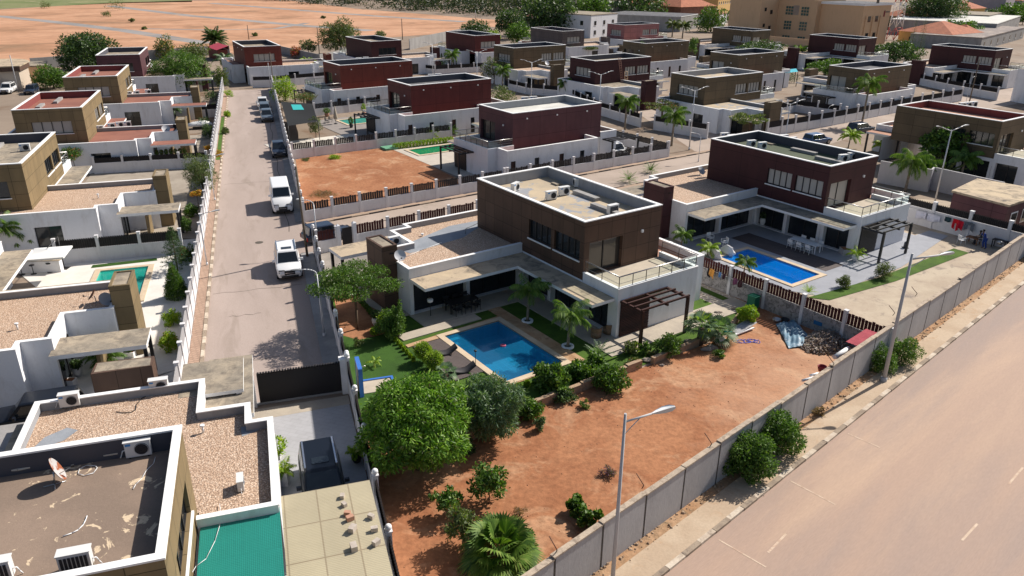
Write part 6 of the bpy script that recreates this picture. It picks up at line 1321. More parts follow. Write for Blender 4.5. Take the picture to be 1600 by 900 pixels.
# grey slab roof over the gate passage and left grey roof
t=thing('gatehouse_roof','stained sandy slab roof between the gravel roof and the black gate','roof slab',s(2.0,-17.6),-18.2)
mb=MB(); mb.box(-1.75,1.35,-2.9,.75,3.0,3.2,COPE,top=SLABROOF); mb.obj('roof_slab',t)
for x in (-1.5,1.1):
    for y in (-2.7,.5): mb=MB(); mb.box(x-.12,x+.12,y-.12,y+.12,0,3.0,WHITE); mb.obj('pillar',t)
t=thing('lean_to_roof','grey stained sheet roof beside the nearest gravel roof at the left edge','roof',nf(-10.6,5.2,0),NAZ)
mb=MB(); mb.box(-.2,3.2,-6.,.2,2.3,2.4,CONC); mb.obj('roof_sheet',t)
for x,y in ((0,0),(3,0),(0,-5.5)): mb=MB(); mb.box(x-.06,x+.06,y-.06,y+.06,0,2.3,BLACKM); mb.obj('post',t)
t=thing('low_wall','low olive panelled box wall below the grey canopy, beside the white air conditioner','wall',l1(-9.9,0,0),LAZ)
q0=G(143,606,2.2);q1=G(237,595,2.2)
bpy.data.objects.remove(t)
# ============================================================= GARDEN AND YARD OBJECTS
def chair(label,pos,az,m=WHITEP,group=None,name='garden_chair',arms=True,s_=1):
    key=('chair',m.name,arms)
    if key in _protos: return dup(_protos[key],pos,az,label,group=group)
    t=thing(name,label,'chair',pos,az,group); mb=MB(); mb.box(-.24,.24,-.24,.24,.41,.45,m); mb.obj('seat',t)
    mb=MB(); mb.box(-.24,.24,-.27,-.23,.62,.86,m)
    for x in (-.2,-.07,.07,.2): mb.box(x-.02,x+.02,-.27,-.235,.45,.62,m)
    mb.obj('backrest',t)
    for x,y in ((-.22,-.22),(.22,-.22),(-.22,.22),(.22,.22)): mb=MB(); mb.tube((x,y,.42),(x*1.15,y*1.15,0),.022,m,seg=6); mb.obj('leg',t)
    if arms:
        for x in (-.25,.25): mb=MB(); mb.box(x-.025,x+.025,-.24,.22,.63,.66,m); mb.box(x-.02,x+.02,.18,.22,.45,.63,m); mb.obj('armrest',t)
    _protos[key]=t; return t
_protos={}
def table(label,pos,az,L,W,h,m,name='table',group=None):
    t=thing(name,label,'table',pos,az,group); mb=MB(); mb.box(-W/2,W/2,-L/2,L/2,h-.05,h,m); mb.obj('tabletop',t)
    for x in (-W/2+.07,W/2-.07):
        for y in (-L/2+.07,L/2-.07): mb=MB(); mb.box(x-.035,x+.035,y-.035,y+.035,0,h-.05,m); mb.obj('leg',t)
    return t
# dining set of the maroon villa
tc=(G(1244,395)+G(1280,402))/2; 
tc=mr(-2.05,-.1); table('long white dining table on the tiled patio by the bright blue pool',(tc.x,tc.y,.06),144.8,2.7,.9,.75,WHITEP,'dining_table')
for i in range(3):
    for sgn in (-1,1):
        p=mr(-2.05+sgn*.75,-1.0+.9*i); chair(['nearest','middle','farthest'][i]+(' white chair on the pool side of the long white dining table',' white chair on the house side of the long white dining table')[sgn>0],(p.x,p.y,.06),CAZ+(90 if sgn<0 else -90),group='white chairs round the dining table')
for x,y,a,lb in ((1109,379,150,'white garden armchair by the glass doors of the maroon villa, left one'),(1131,386,-100,'white garden armchair by the glass doors of the maroon villa, right one')): q=G(x,y); chair(lb,(q.x,q.y,.06),a)
def pot(label,x,y,r,h,m=COPE,plant=None,pr=.4,ph=.5,base=None,square=False,z0=0.,name='plant_pot',pname=None):
    q=base or G(x,y); t=thing(name,label,'plant pot',(q.x,q.y,z0)); mb=MB()
    if square: mb.box(-r,r,-r,r,0,h,m); mb.box(-r+.05,r-.05,-r+.05,r-.05,h,h+.005,EARTHP)
    else: mb.lathe([(0,.005),(r*.6,.01),(r*.95,h*.45),(r,h*.7),(r*.8,h),(r*.7,h),(r*.7,h-.04),(0,h-.04)],m,seg=16)
    mb.obj('pot',t)
    if plant=='palm': v=frondmesh(14,ph,.25,.05,3,1.0,(0,1.3),12,.5)+np.array([0,0,h+.1]); rawmesh('plant',v,4,[L_LIME],t)
    elif plant: foliage([(0,0,h+ph*.5,pr,pr,ph*.6)],500,.16,.08,[plant],'plant',t)
    return t
pot('tall white vase at the back of the maroon villa patio',1191,352,.3,.75,plant=L_DARK,pr=.3,ph=.6)
pot('white pot with a yellow palm beside the black slatted screen',1335,408,.28,.6,plant='palm',ph=1.1)
pot('grey square planter at the white wall end behind the yellow palm',1321,398,.45,.6,WALLG,square=True)
pot('white pot with a dark plant beside the lime ball in the pool garden',588,508,.3,.6,plant=L_DARK,pr=.35,ph=.5)
pot('white pot near the small palms at the corner of the tiled patio',1092,400,.22,.45)
pot('tall white square pot with a green plant beside the grey driveway',445,757,.24,.8,square=True,plant='palm',ph=.8)
pot('dark round pot with a thin palm in the shade of the driveway fence',558,722,.28,.55,BLACKM,plant='palm',ph=.7)
pot('white pot with dark plant under the lower left grey canopy',123,588,.28,.6,plant=L_DARK,pr=.3,ph=.5)
pot('small white box beside the potted plant under the grey canopy',113,604,.25,.5,square=True)
pot('potted plant on the dark patio behind the beige parasol',569,180,.35,.6,PINKROOF,plant=L_LIME,pr=.4,ph=1.2)
pot('terracotta pot with a bushy plant at the edge of the grey patio',511,182,.4,.6,PINKROOF,plant=L_MID,pr=.6,ph=.7)
pot('tall pot beside the black pergola of the dark red villa',549,200,.3,.7,BLACKM,plant=L_MID,pr=.4,ph=.9)
pot('little flower pot standing on the cream patio behind the pergola post',992,545,.13,.25,PINKROOF,plant=L_LIME,pr=.15,ph=.25)
pot('white planter with green shrub beyond the grey canopy parapet',205,556,.35,.4,square=True,plant=L_MID,pr=.4,ph=.5)
hedge('leafy white-flowering shrub strip beside the gravel roof and grey driveway',s(4.1,-20.5),s(4.4,-25.2),.3,.7,[L_MID,L_BLUE],2200,ll=.16,lw=.08)
pot('yellow-green bush in a pot left of the black car',434,716,.2,.3,square=True,plant=L_LIME,pr=.5,ph=.9)
# loungers
def lounger(label,x,y,az):
    q=G(x,y,.1); t=thing('sun_lounger',label,'sun lounger',(q.x,q.y,.104),az); m=plain('dark_rattan',(.045,.042,.045),.6); mb=MB(); n=10; P=[]
    for i in range(n+1):
        u=i/n; P.append((-.95+1.9*u,.22+.22*math.cos(u*5.2)*.6+.35*max(0,u-.72)*2))
    for (y0,z0),(y1,z1) in zip(P[:-1],P[1:]):
        mb.face([(-.33,y0,z0),(.33,y0,z0),(.33,y1,z1),(-.33,y1,z1)],m,sm=True); mb.face([(-.33,y1,z1-.07),(.33,y1,z1-.07),(.33,y0,z0-.07),(-.33,y0,z0-.07)],m,sm=True)
        mb.face([(.33,y0,z0),(.33,y0,z0-.07),(.33,y1,z1-.07),(.33,y1,z1)],m); mb.face([(-.33,y0,z0-.07),(-.33,y0,z0),(-.33,y1,z1),(-.33,y1,z1-.07)],m)
    mb.obj('lounge_shell',t)
    for x_ in (-.28,.28):
        for y_ in (-.6,.55): mb=MB(); mb.tube((x_,y_,0),(x_,y_,.2),.025,m,seg=5); mb.obj('leg',t)
    return t
lounger('dark wavy sun lounger on the wooden deck, the one beside the topiary balls',691,553,70); lounger('dark wavy sun lounger on the wooden deck, the one nearer the round tree',719,581,70)
# outdoor dining group in the shade
q=c(-6.2,6.1); table('dark dining table in the deep shade under the central canopy',(q.x,q.y,.09),54.8,2.4,.9,.75,BLACKM,'dining_table')
for i in range(3):
    for sgn in (-1,1):
        p=c(-7.0+.8*i,6.1+sgn*.7); chair(['left','middle','right'][i]+(' dark chair on the pool side of the shaded dining table',' dark chair on the wall side of the shaded dining table')[sgn>0],(p.x,p.y,.09),CAZ+(0 if sgn<0 else 180),BLACKM,'dark chairs round the shaded table')
q=G(673,495); t=thing('floor_lamp','black stand with a small white shade at the edge of the shaded patio','lamp',(q.x,q.y,.09)); mb=MB(); mb.tube((0,0,0),(0,0,1.1),.025,BLACKM); mb.obj('stand',t); mb=MB(); mb.lathe([(.12,1.05),(.2,1.1),(.22,1.3),(.0,1.3)],COPE); mb.obj('lamp_shade',t)
WICK=mottled('wicker',(.30,.20,.13),(.22,.145,.09),8,fa=.3,mode='obj')
for x,y,a,lb in ((931,528,0,'brown wicker tub chair under the canopy end, left one'),(950,522,-60,'brown wicker tub chair under the canopy end, right one')):
    q=G(x,y); t=thing('wicker_chair',lb,'chair',(q.x,q.y,.09),a); mb=MB(); mb.lathe([(0,0),(.34,.0),(.38,.4),(0,.4)],WICK,seg=12); mb.obj('seat',t); mb=MB()
    for i in range(9):
        b0=PI*(.0+i/9);b1=PI*((i+1)/9); mb.face([(-.36*math.cos(b0),-.36*math.sin(b0),.38),(-.36*math.cos(b1),-.36*math.sin(b1),.38),(-.42*math.cos(b1),-.42*math.sin(b1),.75),(-.42*math.cos(b0),-.42*math.sin(b0),.75)],WICK); mb.face([(-.42*math.cos(b0),-.42*math.sin(b0),.75),(-.42*math.cos(b1),-.42*math.sin(b1),.75),(-.34*math.cos(b1),-.34*math.sin(b1),.75),(-.34*math.cos(b0),-.34*math.sin(b0),.75)],WICK); mb.face([(-.34*math.cos(b1),-.34*math.sin(b1),.4),(-.34*math.cos(b0),-.34*math.sin(b0),.4),(-.34*math.cos(b0),-.34*math.sin(b0),.75),(-.34*math.cos(b1),-.34*math.sin(b1),.75)],WICK)
    mb.obj('backrest',t)
# free standing shower wall with blue edge
BLU=plain('blue_mosaic_edge',(.05,.16,.50),.4)
t=thing('garden_shower_wall','free-standing pale slab with blue edges on the artificial lawn','shower wall',G(566,621),-18.2); mb=MB(); mb.box(-.09,.09,0,1.5,0,1.85,WALLG); mb.obj('slab',t)
mb=MB(); mb.box(-.12,.12,1.5,1.56,0,1.9,BLU); mb.box(-.12,.12,-.06,0,0,1.9,BLU); mb.box(-.12,.12,0,1.5,1.853,1.91,BLU); mb.obj('blue_edging',t)
mb=MB(); mb.tube((.1,.75,1.6),(.4,.75,1.65),.02,STEEL); mb.obj('shower_arm',t)
t=thing('shower_tray','cream shower pad with blue border beside the free-standing slab','shower pad',G(590,604),-18.2); mb=MB(); mb.box(-.9,.9,-.7,.7,0,.08,PATIO); mb.obj('pad',t); mb=MB(); mb.box(-.9,1.05,.7,.85,0,.14,BLU); mb.box(.9,1.05,-.7,.7,0,.14,BLU); mb.obj('border',t)
for x,y,lb in ((743,571,'thin black garden light at the left edge of the deep blue pool'),): q=G(x,y); mb=MB(); mb.tube((0,0,.1),(0,0,.95),.02,BLACKM); mb.lathe([(0,.95),(.09,1.),(.09,1.08),(0,1.1)],BLACKM); o=mb.obj('garden_light'); o.location=q; tag(o,lb,'garden light')
q=G(786,538,.1); mb=MB(); 
for i in range(14): a,b=2*PI*i/14,2*PI*(i+1)/14; mb.tube((.16*math.cos(a),.12*math.sin(a),.0),(.16*math.cos(b),.12*math.sin(b),.0),.05,plain('pink_float',(.6,.12,.2),.4),seg=6)
o=mb.obj('pool_float'); o.location=(q.x,q.y,.02); tag(o,'small pink float drifting in the deep blue pool','pool float')
# things around the fan palms and the rubble corner
GREENP=plain('green_plastic',(.015,.16,.09),.45)
q=G(1176,482); t=thing('wheeled_bin','green bin against the stone wall near the lime bush','bin',(q.x,q.y,.03),-35); mb=MB(); mb.prism([(-.28,-.3),(.28,-.3),(.32,.34),(-.32,.34)],.06,.95,GREENP); mb.obj('body',t); mb=MB(); mb.box(-.34,.34,-.36,.38,.96,1.03,GREENP); mb.obj('lid',t)
for sx in (-.3,.3): mb=MB(); mb.tube((sx-.03,.3,.1),(sx+.03,.3,.1),.1,TYRE,seg=10); mb.obj('wheel',t)
q=G(1160,534); mb=MB(); m=plain('blue_hose',(.08,.12,.55),.4); rg=random.Random(2)
P=[(.02*i-.3+(.34+.14*math.sin(i*.37))*math.cos(i*.5),(.24+.10*math.cos(i*.61))*math.sin(i*.5+.4*math.sin(i*.2)),.03+.02*(i%3)) for i in range(70)]; mb.path(P,.018,m,5); o=mb.obj('garden_hose'); o.location=q; tag(o,'tangled blue hose lying at the foot of the fan palms','hose')
q=G(1137,523); mb=MB(); 
for k_ in range(3):
    for i in range(16): a,b=2*PI*i/16,2*PI*(i+1)/16; mb.tube((.26*math.cos(a),.2*math.sin(a),.25+.04*k_),(.26*math.cos(b),.2*math.sin(b),.25+.04*k_),.025,plain('turquoise_hose',(.03,.42,.38),.4),seg=5)
o=mb.obj('hose_coil'); o.location=q; tag(o,'turquoise coil of hose among the fan palms','hose')
q=G(1133,540); mb=MB(); mb.lathe([(0,.0),(.3,.05),(.34,.5),(.28,.85),(.2,.9),(.16,.9),(.16,.3)],plaster('stained_jar',(.55,.52,.48),amt=.6),seg=14); o=mb.obj('clay_jar'); o.location=q+Vector((0,0,.2)); o.rotation_euler=(R(62),0,R(-60)); tag(o,'big pale jar lying on its side by the fan palms','jar')
for i,(x,y,az,l_,lb) in enumerate(((1160,516,50,2.2,'grey sheet of corrugated metal behind the blue hose'),(1158,523,55,2.6,'long white plank below the corrugated sheet'))):
    q=G(x,y); mb=MB(); 
    if i==0:
        for k_ in range(8): mb.face([(-.4+k_*.1,-l_/2,.1+.04*(k_%2)),(-.3+k_*.1,-l_/2,.1+.04*((k_+1)%2)),(-.3+k_*.1,l_/2,.3+.04*((k_+1)%2)),(-.4+k_*.1,l_/2,.3+.04*(k_%2))],WALLG)
    else: mb.box(-.07,.07,-l_/2,l_/2,.04,.12,COPE)
    o=mb.obj(['metal_sheet','plank'][i]); place(o,(q.x,q.y,.1),az); tag(o,lb,['metal sheet','plank'][i])
ROCK=mottled('garden_rock',(.42,.36,.30),(.28,.23,.19),2,fa=.4,mode='obj'); ROCKW=plaster('white_boulder',(.66,.65,.66),amt=.3)
def rock(label,x,y,r,m=ROCK,sz=(1,.8,.6),name='rock',az=0,z0=0):
    q=G(x,y); bm=bmesh.new(); bmesh.ops.create_icosphere(bm,subdivisions=3,radius=r); rg=random.Random(int(x*7+y)); ph=[rg.uniform(0,6) for _ in range(6)]
    for v in bm.verts:
        n=v.co/r; k_=1+.14*math.sin(3*n.x+ph[0])+.12*math.sin(4*n.y+ph[1])+.08*math.sin(6*n.z+ph[2])+.05*math.sin(9*n.x+7*n.y+ph[3]); v.co=Vector((v.co.x*sz[0],v.co.y*sz[1],max(v.co.z*sz[2],-r*sz[2]*.6)))*k_
    me=bpy.data.meshes.new(name); bm.to_mesh(me); bm.free(); me.materials.append(m); o=bpy.data.objects.new(name,me); COL.objects.link(o); o.location=(q.x,q.y,z0+r*sz[2]*.5); o.rotation_euler=(0,0,-R(az)); return tag(o,label,'rock')
rock('white boulder by the bright blue pool corner, left one',1116,403,.62,ROCKW,(1.3,.6,.75),'boulder',54); rock('white boulder by the bright blue pool corner, right one',1137,397,.62,ROCKW,(1.3,.6,.75),'boulder',54)
for x,y,r,lb in ((1103,548,.3,'rock at the foot of the left fan palm'),(1113,545,.35,'larger brown rock between the two fan palms'),(1075,535,.28,'brown rock beside the pale-flowered shrub'),(1122,490,.25,'pale rock on the stone path near the lime bush, left one'),(1147,484,.28,'pale rock near the lime bush, right one'),(1034,572,.16,'loose stone on the red earth beside the retaining wall'),(1012,565,.3,'dark rock at the broken end of the retaining wall')): rock(lb,x,y,r)
for i in range(14): pass
TARP=mottled('faded_blue_tarpaulin',(.22,.34,.42),(.14,.24,.32),1.5,(.45,.52,.58),2.5,lo3=.55,hi3=.62,fa=.15,rough=.5)
def drape(label,corners,z0,amp,m,name,cat,n=26,seed=1,th=0):
    P=[G(*p) for p in corners]; o=P[0]; rg=np.random.default_rng(seed); ph=rg.uniform(0,6,8); mb=MB(); H={}
    def at(u,v):
        p=P[0].lerp(P[1],u).lerp(P[3].lerp(P[2],u),v); h=z0+amp*(abs(math.sin(5*u+3*v+ph[0]))*.5+abs(math.sin(9*v-4*u+ph[1]))*.3+.25*math.sin(17*u+11*v+ph[2])**2)*(.25+.75*math.sin(PI*u)**.5*math.sin(PI*v)**.5); return (p.x-o.x,p.y-o.y,max(.03,h))
    for i in range(n):
        for j in range(n): mb.face([at(i/n,j/n),at((i+1)/n,j/n),at((i+1)/n,(j+1)/n),at(i/n,(j+1)/n)][::-1],m,sm=True)
    ob=mb.obj(name); ob.location=(o.x,o.y,0); return tag(ob,label,cat)
drape('crumpled pale blue tarpaulin spread on the red earth beside the rubble',[(1212,508),(1240,502),(1277,540),(1232,546)],.05,.42,TARP,'tarpaulin','tarpaulin')
# rubble heap : reads as one mass
RUB=leafmat('rubble_pieces',[(.20,.14,.12),(.44,.35,.29),(.28,.20,.17),(.66,.60,.55)],.8)
q=G(1290,536); mb=MB(); rg=random.Random(9)
for i in range(900):
    a=rg.uniform(0,2*PI); d=rg.random()**.6; x=2.3*d*math.cos(a); y=1.35*d*math.sin(a); z=max(0,.62*(1-d*d))*rg.uniform(.7,1.05); l_=rg.uniform(.06,.26); h_=rg.uniform(.02,.09); b=rg.uniform(0,PI); w_=rg.uniform(.03,.12)
    cx,sx=math.cos(b),math.sin(b); q4=[(x+cx*l_/2-sx*w_/2,y+sx*l_/2+cx*w_/2),(x-cx*l_/2-sx*w_/2,y-sx*l_/2+cx*w_/2),(x-cx*l_/2+sx*w_/2,y-sx*l_/2-cx*w_/2),(x+cx*l_/2+sx*w_/2,y+sx*l_/2-cx*w_/2)]; t0=rg.uniform(-.08,.08)
    mb.face([(q4[0][0],q4[0][1],z+t0+h_),(q4[1][0],q4[1][1],z+h_-t0),(q4[2][0],q4[2][1],z-t0+h_),(q4[3][0],q4[3][1],z+t0+h_)],RUB)
    for e in range(4): a_,b_=q4[e],q4[(e+1)%4]; za=[z+t0+h_,z+h_-t0,z-t0+h_,z+t0+h_]; mb.face([(a_[0],a_[1],z-.1),(b_[0],b_[1],z-.1),(b_[0],b_[1],za[(e+1)%4]),(a_[0],a_[1],za[e])],RUB)
o=mb.obj('rubble_heap'); place(o,(q.x,q.y,.03),140); o['kind']='stuff'
mb=MB(); 
for k_ in range(11):
    for l_ in (0,): mb.face([(-.55+k_*.1,-1.25,.0+.03*(k_%2)),(-.45+k_*.1,-1.25,.0+.03*((k_+1)%2)),(-.45+k_*.1,1.25,.12+.03*((k_+1)%2)),(-.55+k_*.1,1.25,.12+.03*(k_%2))],mottled('faded_red_sheet',(.42,.09,.11),(.34,.07,.09),1.5,fa=.15))
q=G(1350,531,1.9); o=mb.obj('roofing_sheet'); place(o,(q.x,q.y,1.95),50); tag(o,'faded red roofing sheet lying against the grey wall corner','roofing sheet')
for i,(x,y,z,l_,lb,m_) in enumerate(((1315,551,1.6,1.8,'rolled pale plastic sheet leaning on the grey wall','w'),(1263,592,2.3,.9,'broken white pipe on top of the grey wall, lower one','w'),(1272,585,2.35,.6,'short white pipe on top of the grey wall, upper one','w'))):
    q=G(x,y,z); mb=MB(); mb.tube((0,-l_/2,0),(0,l_/2,0),.14 if i==0 else .07,COPE,seg=10); o=mb.obj('plastic_roll' if i==0 else 'pipe'); place(o,(q.x,q.y,z),48 if i==0 else 65); tag(o,lb,'pipe' if i else 'plastic roll')
q=G(1284,578,1.9); mb=MB(); mb.lathe([(0,0),(.2,.0),(.27,.3),(.25,.3),(.18,.05)],plain('dark_red_plastic',(.22,.02,.025),.4)); o=mb.obj('tub'); o.location=(q.x,q.y,1.85); tag(o,'dark red tub behind the grey wall above the white pipes','tub')
q=G(1279,506,.6); mb=MB(); mb.box(-.3,.3,-.15,.15,0,.25,plain('blue_crate_plastic',(.02,.14,.32),.4)); o=mb.obj('crate'); place(o,(q.x,q.y,.55),50); tag(o,'small blue crate on the rubble heap by the stone wall','crate')
for x,y,lb,m_ in ((1213,503,'shiny basin on the ground by the stone wall',STEEL),(1226,503,'dark bucket beside the shiny basin by the stone wall',BLACKM)):
    q=G(x,y); mb=MB(); mb.lathe([(0,.02),(.22,.02),(.3,.22),(.28,.22),(.2,.05),(0,.05)],m_); o=mb.obj('basin'); o.location=(q.x,q.y,.03); tag(o,lb,'basin')
# clothes
def cloth(label,origin,az,w_,h,col,seed,name='hanging_cloth',rough=.9,split=False):
    m=plain('cloth_%d'%int(col[0]*99+col[1]*9900+col[2]*990000),col,.9); mb=MB(); n=8; rg=random.Random(seed)
    A=lambda u,v:(.05*math.sin(u*9+seed)*(.3+v)+.03*math.sin(v*7),(u-.5)*w_*(1-.12*v*rg.random()*0),-h*v*(1-.12*math.sin(u*5+seed)))
    for i in range(n):
        for j in range(n):
            if split and .42<(i+.5)/n<.58 and j>2: continue
            mb.face([A(i/n,j/n),A((i+1)/n,j/n),A((i+1)/n,(j+1)/n),A(i/n,(j+1)/n)],m,sm=True)
    o=mb.obj(name); place(o,origin,az); return tag(o,label,'clothes')
bw=lambda l,z: c(41.12,l,z)
for i,(x,y,z,w_,h,col,lb,sp) in enumerate(((1441,330,1.5,1.0,.75,(.6,.6,.68),'white sheet on the washing line by the white wall, leftmost piece',0),(1455,337,1.5,1.2,.7,(.62,.62,.7),'second white sheet on the washing line, just left of the dark top',0),(1477,341,1.6,.55,.45,(.02,.05,.06),'dark green top on the washing line left of the red clothes',0),(1488,345,1.6,.6,1.0,(.55,.01,.02),'red trousers on the washing line, left of the red shirt',1),(1497,347,1.55,.55,.8,(.50,.01,.03),'red shirt on the washing line, right of the red trousers',0),(1513,349,1.6,.9,.75,(.10,.12,.15),'dark grey clothes on the washing line right of the red shirt',1))):
    q=G(x,y,z); l=loc(CO,CAZ,q)[1]; cloth(lb,c(41.1,l,z),CAZ,w_,h,col,i,split=bool(sp))
o_=c(41.1,1); mb=MB(); mb.tube(c(41.1,1.2,1.62),c(41.1,-7,1.62),.008,BLACKM,seg=4); tag(mb.obj('washing_line'),'thin washing line in front of the white louvred wall','washing line')
mb=MB(); mb.tube(c(11.9,6,1.75),c(11.9,-4.5,1.7),.008,BLACKM,seg=4); tag(mb.obj('washing_line'),'thin washing line in front of the rough stone wall','washing line')
for i,(x,y,w_,h,col,lb) in enumerate(((1105,424,.3,.75,(.02,.02,.025),'black garment on the line by the stone wall, leftmost'),(1114,424,.5,.7,(.6,.28,.06),'orange garment on the line by the stone wall'),(1130,428,.3,.5,(.10,.22,.45),'blue garment on the line by the stone wall'),(1138,430,.3,.5,(.05,.02,.03),'dark garment right of the blue one on the line'),(1156,437,.4,.55,(.18,.06,.12),'purple garment hanging under the maroon fence'),(1164,440,.35,.6,(.07,.03,.035),'dark brown garment hanging under the maroon fence, rightmost'))):
    q=G(x,y,1.5); l=loc(CO,CAZ,q)[1]; cloth(lb,c(11.88,l,1.74),CAZ,w_,h,col,i+9)
# ------------------------------------------------------------- people
SKIN=plain('dark_skin',(.085,.045,.03),.55)
def skinmesh(name,pts,edges,rad,m,parent,root=0):
    me=bpy.data.meshes.new(name); me.from_pydata(pts,edges,[]); o=bpy.data.objects.new(name,me); COL.objects.link(o); o.parent=parent; me.materials.append(m)
    md=o.modifiers.new('skin','SKIN'); md.use_smooth_shade=True
    if not me.skin_vertices: me.attributes  # layer is created by the modifier
    for i,r in enumerate(rad): me.skin_vertices[0].data[i].radius=(r,r) if not isinstance(r,tuple) else r
    me.skin_vertices[0].data[root].use_root=True
    s2=o.modifiers.new('sub','SUBSURF'); s2.levels=1; s2.render_levels=2; return o
def person(label,pos,az,pose,shirt,trous,h=1.7):
    t=thing('person',label,'person',pos,az); k_=h/1.7
    if pose=='stand': hip=.92;kn=[(.12,.10,.5),(-.12,-.04,.48)];ft=[(.13,-.02,.07),(-.13,-.16,.07)];lean=.28
    else: hip=.50;kn=[(.12,.42,.50),(-.12,.44,.50)];ft=[(.13,.44,.07),(-.13,.40,.07)];lean=.10
    ch=(0,lean*.8,hip+.42);nk=(0,lean,hip+.56);hd=(0,lean+.04,hip+.72)
    pts=[(0,0,hip),(0,lean*.4,hip+.2),ch,nk,hd,(0,lean+.05,hip+.84)];E=[(0,1),(1,2),(2,3),(3,4),(4,5)];rad=[.13,(.14,.11),(.17,.11),.055,.10,.07]
    for s_ in (1,-1):
        i=len(pts); sh=(.19*s_,lean*.85,hip+.50); el=(.27*s_,lean*.8+.08,hip+.24); wr=(.20*s_,lean+.32,hip+.18); hn=(.18*s_,lean+.42,hip+.19)
        pts+=[sh,el,wr,hn]; E+=[(2,i),(i,i+1),(i+1,i+2),(i+2,i+3)]; rad+=[.06,.045,.032,.04]
        j=len(pts); tip=[(hn[0]+.018*(q_-1.5),hn[1]+.09-.01*abs(q_-1.5),hn[2]-.02) for q_ in range(4)]+[(hn[0]-.05*s_,hn[1]+.03,hn[2]+.01)]
        pts+=tip; E+=[(i+3,j+q_) for q_ in range(5)]; rad+=[.011]*5
    for f,s_ in ((0,1),(1,-1)):
        i=len(pts); pts+=[(.11*s_,.02,hip-.02),kn[f],ft[f],(ft[f][0],ft[f][1]+.18,.04)]; E+=[(0,i),(i,i+1),(i+1,i+2),(i+2,i+3)]; rad+=[.10,.065,.045,.04]
    pts=[(a*k_,b*k_,c_*k_) for a,b,c_ in pts]
    skinmesh('body',pts,E,rad,SKIN,t)
    P=[pts[0],pts[1],pts[2],pts[6],pts[7],pts[15],pts[16]] ; 
    skinmesh('shirt',[pts[0],pts[1],pts[2],pts[6],pts[7],pts[15],pts[16]],[(0,1),(1,2),(2,3),(3,4),(2,5),(5,6)],[.15,(.165,.13),(.185,.13),.08,.062,.08,.062],shirt,t)
    n=len(pts); L0=n-8; skinmesh('trousers',[pts[0],pts[L0],pts[L0+1],pts[L0+2],pts[L0+4],pts[L0+5],pts[L0+6]],[(0,1),(1,2),(2,3),(0,4),(4,5),(5,6)],[.145,.115,.085,.068,.115,.085,.068],trous,t)
    mb=MB(); mb.sphere((0,hd[1]*k_-.015,(hd[2]+.07)*k_),.112,plain('black_hair',(.012,.01,.01),.9),10,7,(.95,1,.8)); mb.obj('hair',t)
    mb=MB(); 
    for s_ in (-1,1): mb.sphere((.035*s_,(hd[1]+.092)*k_,(hd[2]+.02)*k_),.014,COPE,6,4); mb.sphere((.105*s_,hd[1]*k_,(hd[2])*k_),.022,SKIN,6,4,(.5,1,1.3))
    mb.tube((0,(hd[1]+.10)*k_,(hd[2]+.01)*k_),(0,(hd[1]+.125)*k_,(hd[2]-.02)*k_),.012,SKIN,.018,6); mb.box(-.025,.025,(hd[1]+.085)*k_,(hd[1]+.1)*k_,(hd[2]-.062)*k_,(hd[2]-.052)*k_,plain('lips',(.15,.05,.045),.5)); mb.obj('face',t)
    return t
q=G(1536,389); person('person in bright blue overalls bending forward beside the brown table',(q.x,q.y,.05),-80,'stand',plain('blue_overall',(.02,.06,.28),.8),plain('blue_overall',(.02,.06,.28),.8))
q=G(1530,383); q2=q; chair('white plastic chair under the person in the dark teal top',(q.x,q.y,.04),-70); person('person in a dark teal top seated on a white chair at the brown table',(q.x,q.y,.04),-70,'sit',plain('teal_top',(.015,.06,.08),.8),plain('dark_jeans',(.02,.025,.04),.8))
q=G(1513,371); person('person in black and red seated behind the brown table by the white wall',(q.x,q.y,.04),170,'sit',plain('black_red_top',(.05,.012,.015),.8),plain('dark_jeans',(.02,.025,.04),.8)); mb=MB(); mb.box(-.22,.22,-.2,.2,0,.38,BLACKM); o=mb.obj('stool'); place(o,(q.x,q.y,.04),170); tag(o,'dark box stool under the person in black and red','stool')
q=G(1519,381); table('low brown wooden table between the seated people',(q.x,q.y,.04),-35,1.1,.75,.6,mottled('brown_wood',(.26,.13,.07),(.2,.1,.055),3,fa=.2,mode='obj'))
q=G(1501,382); chair('empty white plastic chair left of the brown table, draped in pale green',(q.x,q.y,.04),80); 
q=G(1560,388); table('black worktop with pots beside the white louvred wall',(q.x,q.y,.04),-35,1.2,.6,.75,BLACKM,'work_table')
q=G(1562,381,.8); mb=MB(); mb.lathe([(0,0),(.2,0),(.24,.25),(.0,.25)],STEEL); o=mb.obj('cooking_pot'); o.location=(q.x,q.y,.79); tag(o,'silver cooking pot on the black worktop','pot')
q=G(1414,388); mb=MB(); mb.box(-.22,.22,-.22,.22,0,.06,BLACKM); mb.lathe([(.12,.06),(.17,.1),(.15,.5),(.05,.6),(0,.6)],plain('grey_plastic',(.1,.1,.11),.5)); o=mb.obj('water_pump'); o.location=(q.x,q.y,.06); tag(o,'small dark pump against the white wall under the black pergola','pump')
